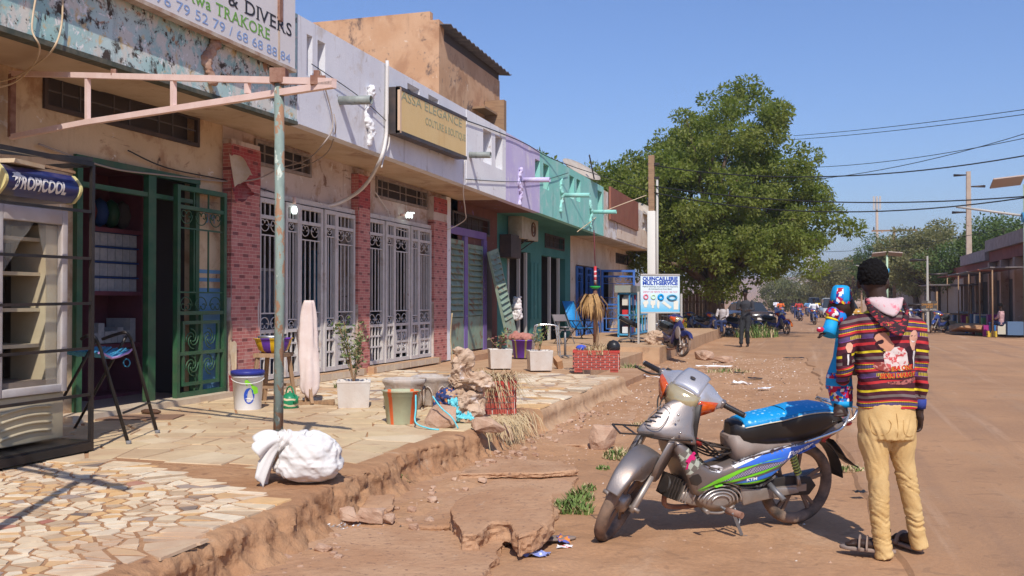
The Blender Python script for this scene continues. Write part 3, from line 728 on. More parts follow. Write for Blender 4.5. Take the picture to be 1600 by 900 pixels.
def vgrille(T,ya,yb,za,zb,mFr,mBar,X=WXL,sc=1.0):
 f=MB();t=.045
 for a,b in(((X-.02,ya,za),(X+.03,yb,za+t)),((X-.02,ya,zb-t),(X+.03,yb,zb)),((X-.02,ya,za+t),(X+.03,ya+t,zb-t)),((X-.02,yb-t,za+t),(X+.03,yb,zb-t))):f.bx(a,b)
 fr=T.part('ventilation_grille',f,mFr)
 n=int((yb-ya)/.24)
 for i in range(1,n):
  y=ya+(yb-ya)*i/n
  if i%3==1:T.part('bar',MB().bx((X-.005,y-.008,za+t),(X+.012,y+.008,zb-t)),mBar,fr)
  if i%3==2:T.part('bar',MB().bx((X-.005,y-.008,za+t),(X+.012,y+.008,zb-t)),mBar,fr)
 T.part('bar',MB().bx((X-.010,ya+t,(za+zb)/2),(X+.006,yb-t,(za+zb)/2+.014)),mBar,fr)
 T.part('backing',MB().bx((X-.17,ya-.02,za-.02),(X-.15,yb+.02,zb+.02)),mInk,fr)
def scroll(mb,c,r,fl=1,n=18,t=.007,X=1):
 """a pair of C scrolls in the Y-Z plane"""
 for s_ in(-1,1):
  pts=[]
  for i in range(n):
   a=i/(n-1)*1.75*PI;rr=r*.5*(1-.62*i/(n-1))
   pts.append((c[0],c[1]+s_*(r*.5-rr*math.cos(a)+0.0),c[2]+fl*rr*math.sin(a)))
  mb.tube(pts,t,5,0,True)
 pts=[(c[0],c[1]+r*1.02*math.cos(a),c[2]-fl*r*0.95*abs(math.sin(a))*1.0)for a in[PI*i/14 for i in range(15)]]
 mb.tube(pts,t,5)
 return mb
def leaf(T,ya,yb,za,zb,X,mat,bars=3,fw=.05,top_cells=3,lower='tree',name='gate',rz=0.0,org=None,low=.62):
 """a wrought iron gate leaf: frame, vertical bars, scroll ornaments, lower panel"""
 def tr(mb):
  if rz:
   o=Vector(org);M=Matrix.Rotation(rz,3,'Z');mb.v=[tuple(M@(Vector(p)-o)+o)for p in mb.v]
  return mb
 t=.03;f=MB();H=zb-za
 f.bx((X-t,ya,za),(X+t,ya+fw,zb));f.bx((X-t,yb-fw,za),(X+t,yb,zb))
 f.bx((X-t,ya+fw,za),(X+t,yb-fw,za+fw));f.bx((X-t,ya+fw,zb-fw),(X+t,yb-fw,zb))
 zt=zb-.27;f.bx((X-t*.8,ya+fw,zt),(X+t*.8,yb-fw,zt+fw*.8))
 zl=za+low;f.bx((X-t*.8,ya+fw,zl),(X+t*.8,yb-fw,zl+fw*.8))
 g=T.part(name,tr(f),mat)
 w_=yb-ya-2*fw;r=min(.11,w_*.24)
 n=max(1,round(w_/.135))if bars is None else bars
 for i in range(1,n+1):
  y=ya+fw+w_*i/(n+1)
  T.part('bar',tr(MB().bx((X-.008,y-.008,zl+fw*.8+2*r if i else 0),(X+.008,y+.008,zt-2*r))),mat,g)
  T.part('bar',tr(MB().bx((X-.008,y-.008,zt+fw*.8),(X+.008,y+.008,zb-fw))),mat,g)
 ns=max(1,round(w_/.32))
 for i in range(ns):
  y=ya+fw+w_*(i+.5)/ns
  T.part('scroll',tr(scroll(MB(),(X,y,zt-r*.55),r)),mat,g)
  T.part('scroll',tr(scroll(MB(),(X,y,zl+fw+r*.45),r,-1)),mat,g)
 for z in(zt-2*r,zl+fw*.8+2*r):T.part('rail',tr(MB().bx((X-.009,ya+fw,z-.009),(X+.009,yb-fw,z+.009))),mat,g)
 lw=MB()
 if lower=='cross':
  a,b,c,d=ya+fw+.08*w_,yb-fw-.08*w_,za+fw+.07,zl-.07
  for p,q in(((a,c),(b,c+.04)),((a,d-.04),(b,d)),((a,c+.04),(a+.04,d-.04)),((b-.04,c+.04),(b,d-.04))):lw.bx((X-.015,p[0],p[1]),(X+.015,q[0],q[1]))
  lw.bx((X-.018,(a+b)/2-.02,za+fw),(X+.018,(a+b)/2+.02,zl));lw.bx((X-.021,ya+fw,(c+d)/2-.02),(X+.021,yb-fw,(c+d)/2+.02))
  T.part('lower_grid',tr(lw),mat,g)
  for u in(.27,.73):
   for v_ in(.3,.72):
    s_=MB();cc=(X,a+(b-a)*u,c+(d-c)*v_);rr=min(b-a,d-c)*.17
    for k in range(4):
     a0=k*PI/2+.4
     s_.tube([(X,cc[1]+rr*(.25+.75*j/8)*math.cos(a0+j*.38),cc[2]+rr*(.25+.75*j/8)*math.sin(a0+j*.38))for j in range(9)],.008,5)
    T.part('scroll',tr(s_),mat,g)
 else:
  k=max(2,round(w_/.13))
  for i in range(1,k):
   y=ya+fw+w_*i/k
   lw.bx((X-.01,y-.014,za+fw),(X+.01,y+.014,zl))
  for v_ in(.38,.7):lw.bx((X-.014,ya+fw,za+fw+(zl-za-fw)*v_),(X+.014,yb-fw,za+fw+(zl-za-fw)*v_+.028))
  T.part('lower_grid',tr(lw),mat,g)
 return g
mGreen=pm('green_gate_paint',(.008,.068,.03),(.011,.09,.038),sc=6,rough=.5,spec=.4,dust=.15)
mWhiteG=pm('white_gate_paint',(.50,.46,.44),(.56,.52,.49),sc=8,rough=.55,spec=.35,layers=[((.30,.20,.16),14,.62,.7),((.42,.33,.28),3,.55,.7)])
mBlueG=pm('blue_gate_paint',(.02,.11,.38),(.03,.14,.44),sc=6,rough=.5,dust=.15)
mSteelD=pm('dark_steel',(.03,.03,.033),rough=.45,metal=.3,dust=.2)
mGrilleD=pm('dark_grille',(.045,.035,.035),rough=.7,dust=.15)
mRust=pm('rusty_steel',(.30,.17,.12),(.20,.09,.06),sc=12,rough=.85,bump=.002,bsc=50)
mWood=pm('weathered_wood',(.34,.21,.12),(.25,.15,.09),sc=(3,30,30),rough=.8,bump=.003,bsc=25)
# ------------ unit 1: the cream shop with the green gate
def zW(px,py):return WX(px,py,WXL).z
v1=(wy(64),wy(308),(zW(64,165)+zW(308,233))/2,(zW(64,110)+zW(308,181))/2)
yg0,yg1=wy(113),wy(308)
U1=unit('corner_shop','cream shop with peeling turquoise fascia and open green iron gate, nearest on the left',0.5,10.43,mWeath,mCream,[],[(yg0,yg1,ZT,2.92),(max(.6,v1[0]),v1[1],v1[2],v1[3])],depth=3.2)
vgrille(U1,v1[0],v1[1],v1[2],v1[3],mGrilleD,pm('grille_bar',(.10,.09,.09),rough=.7))
lip=MB()
for i in range(20):
 a,b=.5+9.93*i/20,.5+9.93*(i+1)/20
 lip.add([(FX+.012,a,fz(a)-.025),(FX+.012,b,fz(b)-.025),(FX+.012,b,fz(b)+.02),(FX+.012,a,fz(a)+.02),(FX-.12,a,fz(a)-.025),(FX-.12,b,fz(b)-.025)],[(0,1,2,3),(0,4,5,1)])
U1.part('drip_edge',lip,pm('moldy_edge',(.06,.07,.055),(.13,.12,.09),sc=9,rough=.9))
U1.part('dado',MB().bx((WXL+.001,yg1+.02,ZT),(WXL+.006,10.42,1.62)),mBlueW)
for k,z in enumerate((1.68,1.78)):U1.part('painted_stripe',MB().bx((WXL+.001,yg1+.02,z+.02),(WXL+.005,10.42,z+.065)),mBlueW)
tg=MB();put_text(tg,'3M',(WXL,10.17,2.42),(0,1,0),(0,0,1),.16,1.0,off=.004);U1.part('painted_mark',tg,mBlueW)
fr=MB()
for a,b in(((-7.06,yg0,ZT),(-6.97,yg0+.07,2.86)),((-7.06,yg1-.07,ZT),(-6.97,yg1,2.86)),((-7.06,yg0,2.86),(-6.96,yg1,2.93)),((-7.05,yg0+.07,2.62),(-6.98,yg1-.07,2.67))):fr.bx(a,b)
U1.part('gate_frame',fr,mGreen)
ym=wy(262)
leaf(U1,ym,wy(340),ZT+.07,2.80,-6.90,mGreen,bars=2,lower='cross',low=.95,fw=.055)
leaf(U1,yg0+.02,yg0+.78,ZT+.07,2.80,-6.93,mGreen,bars=2,lower='cross',low=.95,fw=.05,rz=R(72),org=(-6.93,yg0+.02,0))
U1.part('door_post',MB().bx((-7.04,wy(228),ZT),(-6.97,wy(240),2.86)),mGreen)
U1.part('threshold',MB().bx((-7.0,yg0-.3,ZT),(-6.72,10.3,ZT+.07)),mTile)
mPink=pm('pink_shelf',(.20,.06,.08),(.16,.05,.065),sc=3,rough=.7)
mBox=pm('white_box',(.46,.44,.44),(.36,.35,.37),sc=14,rough=.7);mBoxB=pm('blue_line',(.03,.07,.22),rough=.6)
sh=Thing('shelving_unit','pink painted shelving full of small white boxes inside the shop behind the green gate','shelves',(-8.55,9.3,ZT))
body=MB()
sy0,sy1=9.15,10.3
for y in(sy0,sy0+.9,sy1):body.bx((-8.4,y,ZT),(-7.9,y+.08,3.1))
for z in(.02,.62,1.25,2.0,2.75):body.bx((-8.4,sy0+.08,ZT+z),(-7.91,sy1,ZT+z+.05))
body.bx((-8.45,sy0,ZT),(-8.4,sy1+.08,3.1));sh.part('frame',body,mPink)
for k,z in enumerate((1.30,1.48,1.66,1.84)):
 for j in range(6):
  y=sy0+.1+j*.13
  sh.part('box',MB().bx((-8.3,y,ZT+z),(-7.95,y+.122,ZT+z+.15)),mBox)
 sh.part('blue_divider',MB().bx((-8.32,sy0+.09,ZT+z+.155),(-7.93,sy0+.89,ZT+z+.172)),mBoxB)
for j in range(7):sh.part('box',MB().bx((-8.3,sy0+.1+j*.11,ZT+.68),(-7.95,sy0+.2+j*.11,ZT+.68+rnd.uniform(.12,.3))),mBox)
for j in range(4):sh.part('bag',rock_mesh((.14,.12,.2),j+3,8)if 0 else MB().sph((-8.15,sy0+.25+.2*j,ZT+2.25),(.12,.1,.18),8),[mPink,mBoxB,mGreen,mInk][j])
fl=MB().bx((-10.0,7.7,ZT+.021),(-7.2,10.3,ZT+.03));U1.part('shop_floor',fl,pm('floor_tile',(.45,.33,.27),rough=.5))
# ------------ unit 2: grey two-bay shop
def zF(px,py):return WX(px,py,FX).z
def fo(x0,x1,y0,y1):return(fy(x0),fy(x1),zF(x0,y1),zF(x0,y0))
def fo2(x0,x1,t0,b1):
 return(fy(x0),fy(x1),max(fz(fy(x0))+.3,zF(x1,b1)),min(4.86,zF(x0,t0)))
ops2=[(fy(478),fy(487),4.28,4.80),(fy(495),fy(507),4.28,4.80),(fy(636),fy(655),4.60,4.88),(fy(669),fy(685),4.60,4.88)]
opsb=[(fy(754),fy(767),4.15,4.80),(fy(773),fy(784),4.15,4.80)]
b1=(11.12,13.98);b2=(14.45,17.25)
vv1=(wy(396),wy(484),zW(484,278),zW(396,216));vv2=(wy(586),wy(667),zW(667,328),zW(586,275))
U2=unit('grey_shop','pale grey shop with two white iron grille fronts and brick patterned pillars',10.435,18.93,mGreyF,mMauve,ops2+opsb,[(b1[0],b1[1],ZT,2.86),(b2[0],b2[1],ZT,2.86),(vv1[0],vv1[1],vv1[2],vv1[3]),(vv2[0],vv2[1],vv2[2],vv2[3])],depth=3.2)
U2.part('repainted_fascia',panel(MB(),'F',16.52,18.925,3.55,4.984,FX+.012,.01,opsb,ztop=fz),mGreyL)
mVent=pm('vent_frame',(.22,.17,.15),(.3,.25,.22),sc=9,rough=.8)
vgrille(U2,*vv1,mVent,mVent);vgrille(U2,*vv2,mVent,mVent)
for(y0,y1,zt,mm)in((10.44,11.10,3.42,mVinyl),(14.0,14.43,3.50,mVinyl),(17.27,17.98,3.02,mVinyl)):
 pl=MB().bx((WXL+.0,y0,ZT),(WXL+.12,y1,3.5));U2.part('pillar',pl,mMauve)
 cl=MB()
 n=26;zs=[ZT+.02+(zt-ZT)*i/n for i in range(n+1)]
 def tear(z,sd_):return .10*max(0,nz1(z*2.3,sd_,0,81))*(1 if z<1.5 else .25)+.015*abs(nz1(z*11,sd_,1,82))
 rowsf=[[(WXL+.126,y0-.004+tear(z,y0),z),(WXL+.126,(y0+y1)/2,z),(WXL+.126,y1+.004-tear(z,y1+5)*.6,z)]for z in zs]
 cl.grid(rowsf,sm=False)
 cl.grid([[(WXL+.002,y1+.005,z),(WXL+.126,y1+.005,z)]for z in zs],sm=False)
 cl.grid([[(WXL+.126,y0-.005,z),(WXL+.002,y0-.005,z)]for z in zs if z>1.4],sm=False)
 U2.part('brick_print_sheet',cl,mm)
 U2.part('red_band',MB().grid([[(WXL+.1285,y0-.006,z),(WXL+.1285,y1+.006,z)]for z in(2.98 if y0<17 else 3.2,zt if y0<17 else 3.49)]),mVinylR)
for(y,z,w_,h_,sd_)in((10.44,3.30,.30,.42,1),(10.47,2.98,.34,.3,2),(10.44,.95,.16,.5,3),(10.42,.55,.12,.5,4)):
 rows=[]
 for i in range(7):
  r_=[]
  for j in range(7):
   u,v_=i/6,j/6
   bulge=.16*u*(.5+v_)if z>2 else .05*(u+.3)
   r_.append((WXL+.13+bulge,y-.06+w_*v_*(1-.5*u),z-h_*u*(1-.4*v_)+.02*nz1(i,j,sd_)))
  rows.append(r_)
 U2.part('peeling_flap',MB().grid(rows),mPaperB if sd_%2 else mVinylR)
U2.part('party_strip',MB().bx((WXL,18.0,ZT),(WXL+.10,18.26,fz(18))),mGreyL)
for(a,b)in(b1,b2):
 n=5;wd=(b-a)/n;ordr=[1.15,.72,1.25,.72,1.16];y=a
 fr=MB().bx((-7.05,a-.02,2.86),(-6.93,b+.02,2.93));fr.bx((-7.04,a-.03,ZT),(-6.95,a+.03,2.86));fr.bx((-7.04,b-.03,ZT),(-6.95,b+.03,2.86))
 U2.part('gate_frame',fr,mWhiteG)
 for i,k in enumerate(ordr):
  leaf(U2,y+.012,y+wd*k-.012,ZT+.13,2.84,-6.94+(.02 if i%2 else 0),mWhiteG,bars=3 if k>1 else 2,lower='cross' if i in(2,4)else 'tree',low=.62,fw=.06)
  y+=wd*k
 U2.part('threshold',MB().bx((-6.995,a-.1,ZT),(-6.76,b+.1,ZT+.11)),mMort)
 nt_=int((b-a)/.33)
 for i in range(nt_):
  y_=a+(b-a)*i/nt_
  U2.part('riser_tile',MB().bx((-6.762,y_+.008,ZT+.01),(-6.752,y_+(b-a)/nt_-.008,ZT+.105)),mTile)
for i,(y,z,w_,h_,c)in enumerate([(11.5,1.1,.5,1.3,(.05,.05,.06)),(12.3,.6,.7,.9,(.30,.30,.32)),(13.0,1.4,.6,.5,(.08,.09,.12)),(15.0,.8,.5,1.3,(.04,.12,.2)),(15.8,1.2,.4,.7,(.28,.12,.06)),(16.4,.6,.6,1.0,(.02,.14,.12))]):
 g_=Thing('display_case' if i<3 else 'clothes_rack',['dark cupboard behind the first white grille at its left','grey counter behind the first white grille','dark shelf with goods behind the first white grille at its right','blue garment rail behind the second white grille at its left','orange brown garments hanging behind the middle of the second white grille','teal garments behind the second white grille at its right'][i],'cupboard' if i<3 else 'clothes rack',(-8.2,y,ZT))
 mt=pm('shop_goods_%d'%i,c,tuple(x*1.5 for x in c),sc=8,rough=.8)
 if i<3:
  q=MB().bx((-8.4,y-w_/2,ZT),(-8.0,y+w_/2,ZT+z+h_*.5));g_.part('carcass',q,mt)
  g_.part('counter_top',MB().bx((-8.45,y-w_/2-.04,ZT+z+h_*.5),(-7.95,y+w_/2+.04,ZT+z+h_*.5+.04)),mBox)
 else:
  g_.part('rail',MB().bar((-8.2,y-w_/2,ZT+z+h_),(-8.2,y+w_/2,ZT+z+h_),.03),mSteelD)
  for sgn in(-1,1):g_.part('upright',MB().bar((-8.2,y+sgn*w_/2,ZT),(-8.2,y+sgn*w_/2,ZT+z+h_),.03),mSteelD)
  for k in range(4):
   yy=y-w_/2+(k+.5)*w_/4
   g_.part('garment',MB().loft([[(-8.2+.18*math.cos(a)*s_,yy+.05*math.sin(a),ZT+z+zz)for a in[2*PI*q/8 for q in range(8)]]for zz,s_ in((h_-.03,.3),(h_-.15,1),(h_*.3,.9),(0,1.1))]),mt)
   # ------------ unit 3: lilac / maroon shop with louvre shutters
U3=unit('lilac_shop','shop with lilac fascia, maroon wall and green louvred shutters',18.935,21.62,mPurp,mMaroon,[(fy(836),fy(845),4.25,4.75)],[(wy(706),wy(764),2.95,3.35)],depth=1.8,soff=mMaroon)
strip=MB().bx((WXL,18.27,ZT-.1),(WXL-.18,18.93,3.9));U3.part('wall_end',strip,mMaroon)
mShut=pm('green_shutter_paint',(.24,.33,.25),(.19,.27,.20),sc=5,rough=.7,layers=[((.22,.12,.07),4,.52,.66),((.34,.30,.2),9,.6,.7)],dust=.2)
def shutter(T,ya,yb,za,zb,X,tilt=0,org=None,M=None,nm='shutter'):
 def tr(mb):
  if M is not None:mb.v=[tuple(M@Vector(p))for p in mb.v]
  return mb
 f=MB();t=.05
 f.bx((X-.025,ya,za),(X+.025,ya+t,zb));f.bx((X-.025,yb-t,za),(X+.025,yb,zb))
 f.bx((X-.025,ya+t,zb-.09),(X+.025,yb-t,zb));f.bx((X-.025,ya+t,za),(X+.025,yb-t,za+.72))
 f.bx((X-.024,ya+t,za+.72),(X-.018,yb-t,zb-.09))
 s_=T.part(nm,tr(f),mShut)
 n=12;H=zb-.09-za-.72
 for i in range(n):
  z=za+.72+H*i/n;sag=rnd.uniform(-.008,.012)
  T.part('slat',tr(MB().add([(X-.02,ya+t,z+H/n),(X-.02,yb-t,z+H/n),(X+.045,yb-t,z+.02+sag),(X+.045,ya+t,z+.02-sag),(X-.008,ya+t,z+H/n),(X-.008,yb-t,z+H/n),(X+.05,yb-t,z+.03+sag),(X+.05,ya+t,z+.03-sag)],[(0,1,2,3),(7,6,5,4),(3,2,6,7),(0,4,5,1),(0,3,7,4),(1,5,6,2)])),mShut,s_)
 return s_
shutter(U3,wy(699),wy(721),ZT+.12,2.75,WXL+.03);shutter(U3,wy(728),wy(751),ZT+.14,2.70,WXL+.03)
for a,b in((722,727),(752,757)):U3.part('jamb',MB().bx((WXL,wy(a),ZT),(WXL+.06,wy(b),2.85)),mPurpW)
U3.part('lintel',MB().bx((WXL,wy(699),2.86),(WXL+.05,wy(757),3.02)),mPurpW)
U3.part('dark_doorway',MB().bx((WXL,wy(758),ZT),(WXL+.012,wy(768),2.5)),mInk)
ls_=Thing('loose_shutter','green louvred shutter leaf leaning loose against the turquoise corner','shutter',(-6.3,21.0,ZT))
Ml=Matrix.Translation((-6.28,19.6,ZT))@Matrix.Rotation(R(-13),4,'X')@Matrix.Rotation(R(-28),4,'Z')
shutter(ls_,0,.68,0.0,2.35,0.0,M=Matrix.Translation((-6.35,20.6,ZT))@Matrix.Rotation(R(10),4,'X')@Matrix.Rotation(R(-10),4,'Y'),nm='shutter_leaf')
vgrille(U3,wy(706),wy(764),2.95,3.35,mInk,mGrilleD)
U3.part('step',MB().bx((WXL,18.3,ZT-.05),(-6.4,21.6,ZT+.10)),mConc)
# ------------ unit 4: turquoise shop
d4=[(wy(792),wy(829),ZT,2.75),(wy(846),wy(883),ZT,2.75)]
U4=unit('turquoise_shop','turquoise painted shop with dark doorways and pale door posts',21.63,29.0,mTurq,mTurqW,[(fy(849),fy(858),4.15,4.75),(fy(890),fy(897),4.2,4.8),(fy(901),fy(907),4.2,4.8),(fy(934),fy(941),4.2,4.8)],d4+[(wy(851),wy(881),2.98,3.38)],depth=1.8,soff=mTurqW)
vgrille(U4,wy(851),wy(881),2.98,3.38,mGrilleD,mGrilleD)
mPost=pm('pale_post',(.45,.42,.38),rough=.5)
for px in(793,810,821,858,872):U4.part('door_post',MB().bx((WXL-.05,wy(px),ZT),(WXL+.02,wy(px+1.6),2.74)),mPost)
for px in(829,834,840):U4.part('door_panel_strip',MB().bx((WXL+.002,wy(px),1.0),(WXL+.02,wy(px+3.4),2.5)),mTurqW)
# ------------ unit 5: peeling beige shop with blue gates
U5=unit('beige_shop','peeling beige shop with open blue iron gates at the far end of the row',29.01,40.5,mBeigeF,mBeigeW,[(fy(988),fy(994),4.1,4.4),(fy(1004),fy(1008),4.1,4.5)],[(wy(900),wy(936),ZT,2.65),(wy(942),wy(958),ZT,2.6),(wy(962),wy(981),2.95,3.35)],depth=1.8,top=4.90)
vgrille(U5,wy(962),wy(981),2.95,3.35,mGrilleD,mGrilleD)
leaf(U5,wy(899),wy(908),ZT+.05,2.6,WXL+.04,mBlueG,bars=2,lower='cross',fw=.07)
leaf(U5,wy(914),wy(922),ZT+.05,2.6,WXL+.04,mBlueG,bars=2,lower='cross',fw=.07)
leaf(U5,wy(925),wy(935),ZT+.05,2.6,WXL+.04,mBlueG,bars=2,lower='cross',fw=.08)
ob=Thing('open_gate','open blue iron gate leaf standing out from the wall with a square cross panel','gate',(WXL+.03,wy(938),ZT))
lf=leaf(ob,wy(938),wy(938)+1.25,ZT+.05,2.6,WXL+.03,mBlueG,bars=2,lower='cross',fw=.08,low=1.0,rz=R(-62),org=(WXL+.03,wy(938),0),name='gate_leaf')
U5.part('fascia_end',MB().bx((FX-.16,40.5,3.5),(WXL-1.8,40.66,4.9)),mBeigeF)
U5.part('upper_band',panel(MB(),'W',31.2,40.4,3.55,4.2,FX+.02,.01,()),mBeigeW)
rp=single('metal_panel',MB().bx((FX+.03,fy(950),4.05),(FX+.09,fy(994),5.08)).bx((FX+.09,fy(950),4.05),(FX+.10,fy(950)+.12,5.08)),pm('rust_red_panel',(.22,.075,.05),(.26,.09,.06),sc=2,rough=.6,dust=.25),'rust red blank sheet metal panel fixed on the far end of the fascia','panel')
U5.part('corner_post',MB().bx((-6.15,40.1,.37),(-6.0,40.35,3.5)),mBeigeW)
# ------------ drain spouts and stucco brackets on the fascia
mPipe=pm('pvc_pipe',(.30,.32,.30),(.22,.24,.22),sc=8,rough=.5)
def spout(T,px,py,ln,mat,r=.065):
 p=WX(px,py,FX);mb=MB()
 a,b=Vector((FX-.02,p.y,p.z)),Vector((FX+ln,p.y,p.z-.02))
 n=16;rings=[]
 for(rr,q)in((r,a),(r,b),(r*.86,b),(r*.86,b-Vector((.3,0,0)))):
  rings.append([q+Vector((0,math.cos(2*PI*k/n)*rr,math.sin(2*PI*k/n)*rr))for k in range(n)])
 mb.loft(rings,cap=True);return T.part('drain_spout',mb,mat)
spout(U2,531,157,.46,mPipe,.06);spout(U2,733,242,.42,mPipe,.058)
spout(U3,818,281,.60,mPurp,.055);spout(U4,880,305,.70,mTurq,.058);spout(U4,923,331,.75,mTurq,.058)
def bracket(T,px,py,mat,k=1.0,sd_=0,h=.75):
 p=WX(px,py,FX);mb=MB();c=Vector((FX+.03,p.y,p.z))
 for i in range(26):
  t=i/25;z=c.z+h/2-h*t;q=.5+.5*abs(math.sin(t*5+sd_))**.7
  mb.sph((FX+.025+.02*math.sin(t*9+sd_),c.y+.05*k*math.sin(t*8+sd_),z),(.055*k*q,.075*k*q,.045*k),8)
 me=remesh(mb,.013,mat,2,lambda co,no:fbm(co[:,0]*14,co[:,1]*14,co[:,2]*14,3,3)*.022,'stucco_bracket');
 o=link('stucco_bracket',me,T.o);me.transform(Matrix.Translation(-T.loc));return o
bracket(U2,574,180,mGreyL,1.0,1,.8);bracket(U3,811,292,mPurp,.9,2,.75);bracket(U4,876,305,mTurq,1.0,3,.8);bracket(U4,922,335,mTurq,1.0,4,.75)
bracket(U1,326,78,pm('brown_stucco',(.32,.17,.11),(.45,.3,.22),sc=9,rough=.9),1.15,5,.65)
# ------------ signs
mSignW=pm('sign_white',(.66,.62,.60),(.70,.66,.64),sc=1.2,rough=.5,layers=[((.52,.35,.18),(9,9,.6),.66,.74)],coord='World')
mSignR=pm('sign_rim',(.50,.42,.34),(.35,.22,.15),sc=5,rough=.7)
def txt(T,s_,y0,z0,size,mat,X,sx=1.0,fat=0.0,tilt=0.0,align='LEFT',shear=0.0,sp=1.0,parent=None,nm='lettering'):
 mb=MB();put_text(mb,s_,(X,y0,z0),(0,math.cos(tilt),math.sin(tilt)),(0,-math.sin(tilt),math.cos(tilt)),size,sx,off=.003,align=align,fat=fat,shear=shear,sp=sp)
 return T.part(nm,mb,mat,parent)
XB=FX+.13
pbl=WX(461,108,XB);ptr=WX(459,17,XB)
zb0,zb1=pbl.z,ptr.z+.02;yb1=pbl.y;yb0=3.6
zl_=WX(222,0,XB).z
SB=Thing('shop_sign','long white board sign with black, green and blue lettering above the first shop','sign',(XB,(yb0+yb1)/2,zb0))
zbot=(zb0+zl_)/2
SB.part('board',MB().bx((FX+.05,yb0,zbot),(XB,yb1,zbot+1.16)),mSignW)
SB.part('rim',MB().bx((FX+.04,yb0,zbot-.04),(XB+.015,yb1+.01,zbot-.001)),mSignR)
mK=pm('black_letters',(.03,.028,.03),rough=.5);mGL=pm('green_letters',(.16,.36,.06),rough=.5);mBL=pm('faded_blue_letters',(.25,.36,.60),rough=.5)
SER={'D':'L','I':'B','V':'T','E':'L','R':'L','T':'C','K':'L','A':'F','O':'','S':'','&':'','w':'X','a':'','e':'',' ':'','/':''}
def serif_text(T,s_,y0,z0,size,mat,X,adv=.62,sx=.95):
 """plain letters with slab serifs added at stroke ends"""
 mb=MB();y=y0;cap_h=size*.70
 for ch in s_:
  if ch==' ':y+=size*.32;continue
  vs,fs=textmesh(ch,size,'LEFT',.001,sx,.006*size)
  wd=max(v.x for v in vs);mn=min(v.x for v in vs)
  mb.add([(X+.003+v.z,y+v.x,z0+v.y)for v in vs],fs)
  h=max(v.y for v in vs);t=size*.03;e=size*.07
  def bar(yc,z,w2):mb.bx((X+.001,yc-w2,z),(X+.0045,yc+w2,z+t))
  st=mn+size*.05
  if ch in 'DERKITFPN':
   c_=(y+(mn+wd)/2)if ch in 'IT' else y+st
   bar(c_,z0,e*1.6);
   if ch!='T':bar(c_,z0+h-t,e*1.6)
  if ch in 'RKA':bar(y+wd-size*.03,z0,e*1.2)
  if ch in 'A':bar(y+mn+size*.03,z0,e*1.2)
  if ch in 'VK':bar(y+wd-size*.04,z0+h-t,e*1.2)
  if ch=='V':bar(y+mn+size*.04,z0+h-t,e*1.2)
  if ch=='w':bar(y+mn+size*.04,z0+h-t,e);bar(y+wd-size*.04,z0+h-t,e)
  y+=wd+size*.06
 return T.part('lettering',mb,mat),y
def zS(px,py):return WX(px,py,XB).z
def yS(px):return WX(px,472,XB).y
def fit_serif(s_,px0,px1,pyb0,hgt,mat,z):
 y0,y1=yS(px0),yS(px1);wdt=0
 for ch in s_:
  if ch==' ':wdt+=hgt*.32/.7;continue
  vs,_=textmesh(ch,hgt/.7,'LEFT',0,1,0);wdt+=max(v.x for v in vs)+hgt/.7*.06
 k=(y1-y0+hgt*.08)/wdt
 serif_text(SB,s_,y0,z,hgt/.7,mat,XB,sx=.95*k)if 0 else _fit(s_,y0,z,hgt,mat,k)
def _fit(s_,y0,z,hgt,mat,k):
 o,_=serif_text(SB,s_,0,z,hgt/.7,mat,XB,sx=.95)
 for v in o.data.vertices:v.co.y=(v.co.y+SB.loc.y)*k+y0-SB.loc.y
fit_serif('& DIVERS',354,457,0,.15,mK,zbot+.365)
fit_serif('Mme Awa TRAKORE',232,425,0,.125,mGL,zbot+.20)
mb=MB();yA,yB=yS(240),yS(452);vs,fs_=textmesh('76 79 52 79 / 68 68 88 84',.15,'LEFT',.001,1,-.001)
wd=max(v.x for v in vs);zt_=zbot+.045
mb.add([(XB+.003+v.z,yA+v.x/wd*(yB-yA),zt_+v.y)for v in vs],fs_);SB.part('lettering',mb,mBL)
SB.part('rust_streak',MB().bx((XB+.001,yS(433),zbot+.02),(XB+.0025,yS(436),zbot+1.0)),pm('rust_stain',(.60,.42,.25),(.66,.6,.55),sc=5,rough=.6))
SB.part('bracket',MB().bx((FX-.1,yS(432),4.7),(XB+.03,yS(432)+.07,5.35)),mRust)
XL=FX+.22
ya,yb_=WX(624,200,XL).y,WX(729,240,XL).y
zt1,zb1_=WX(624,138,XL).z,WX(624,205,XL).z;zt2,zb2_=WX(729,187,XL).z,WX(729,246,XL).z
LB=Thing('light_box_sign','yellowed light box sign with faded dark lettering on the grey fascia','sign',(XL,(ya+yb_)/2,zb1_))
def quadbox(x0,x1,ya,yb,z00,z01,z10,z11):
 return MB().add([(x0,ya,z00),(x1,ya,z00),(x1,yb,z10),(x0,yb,z10),(x0,ya,z01),(x1,ya,z01),(x1,yb,z11),(x0,yb,z11)],[(0,3,2,1),(4,5,6,7),(0,1,5,4),(1,2,6,5),(2,3,7,6),(3,0,4,7)])
LB.part('case',quadbox(FX+.04,XL-.03,ya,yb_,zb1_-.03,zt1+.03,zb2_-.03,zt2+.03),pm('case_dark',(.035,.033,.035),rough=.5,dust=.2))
LB.part('face',quadbox(XL-.03,XL,ya+.05,yb_-.03,zb1_+.02,zt1-.02,zb2_+.02,zt2-.02),pm('yellowed_plastic',(.68,.45,.15),(.72,.50,.19),sc=1,rough=.35,layers=[((.58,.33,.10),(8,8,.5),.58,.75)],coord='World',spec=.4))
LB.part('rim',quadbox(XL-.06,XL+.012,ya,ya+.05,zb1_-.02,zt1+.02,zb1_-.02,zt1+.02),pm('rim_cream',(.6,.42,.28),rough=.5))
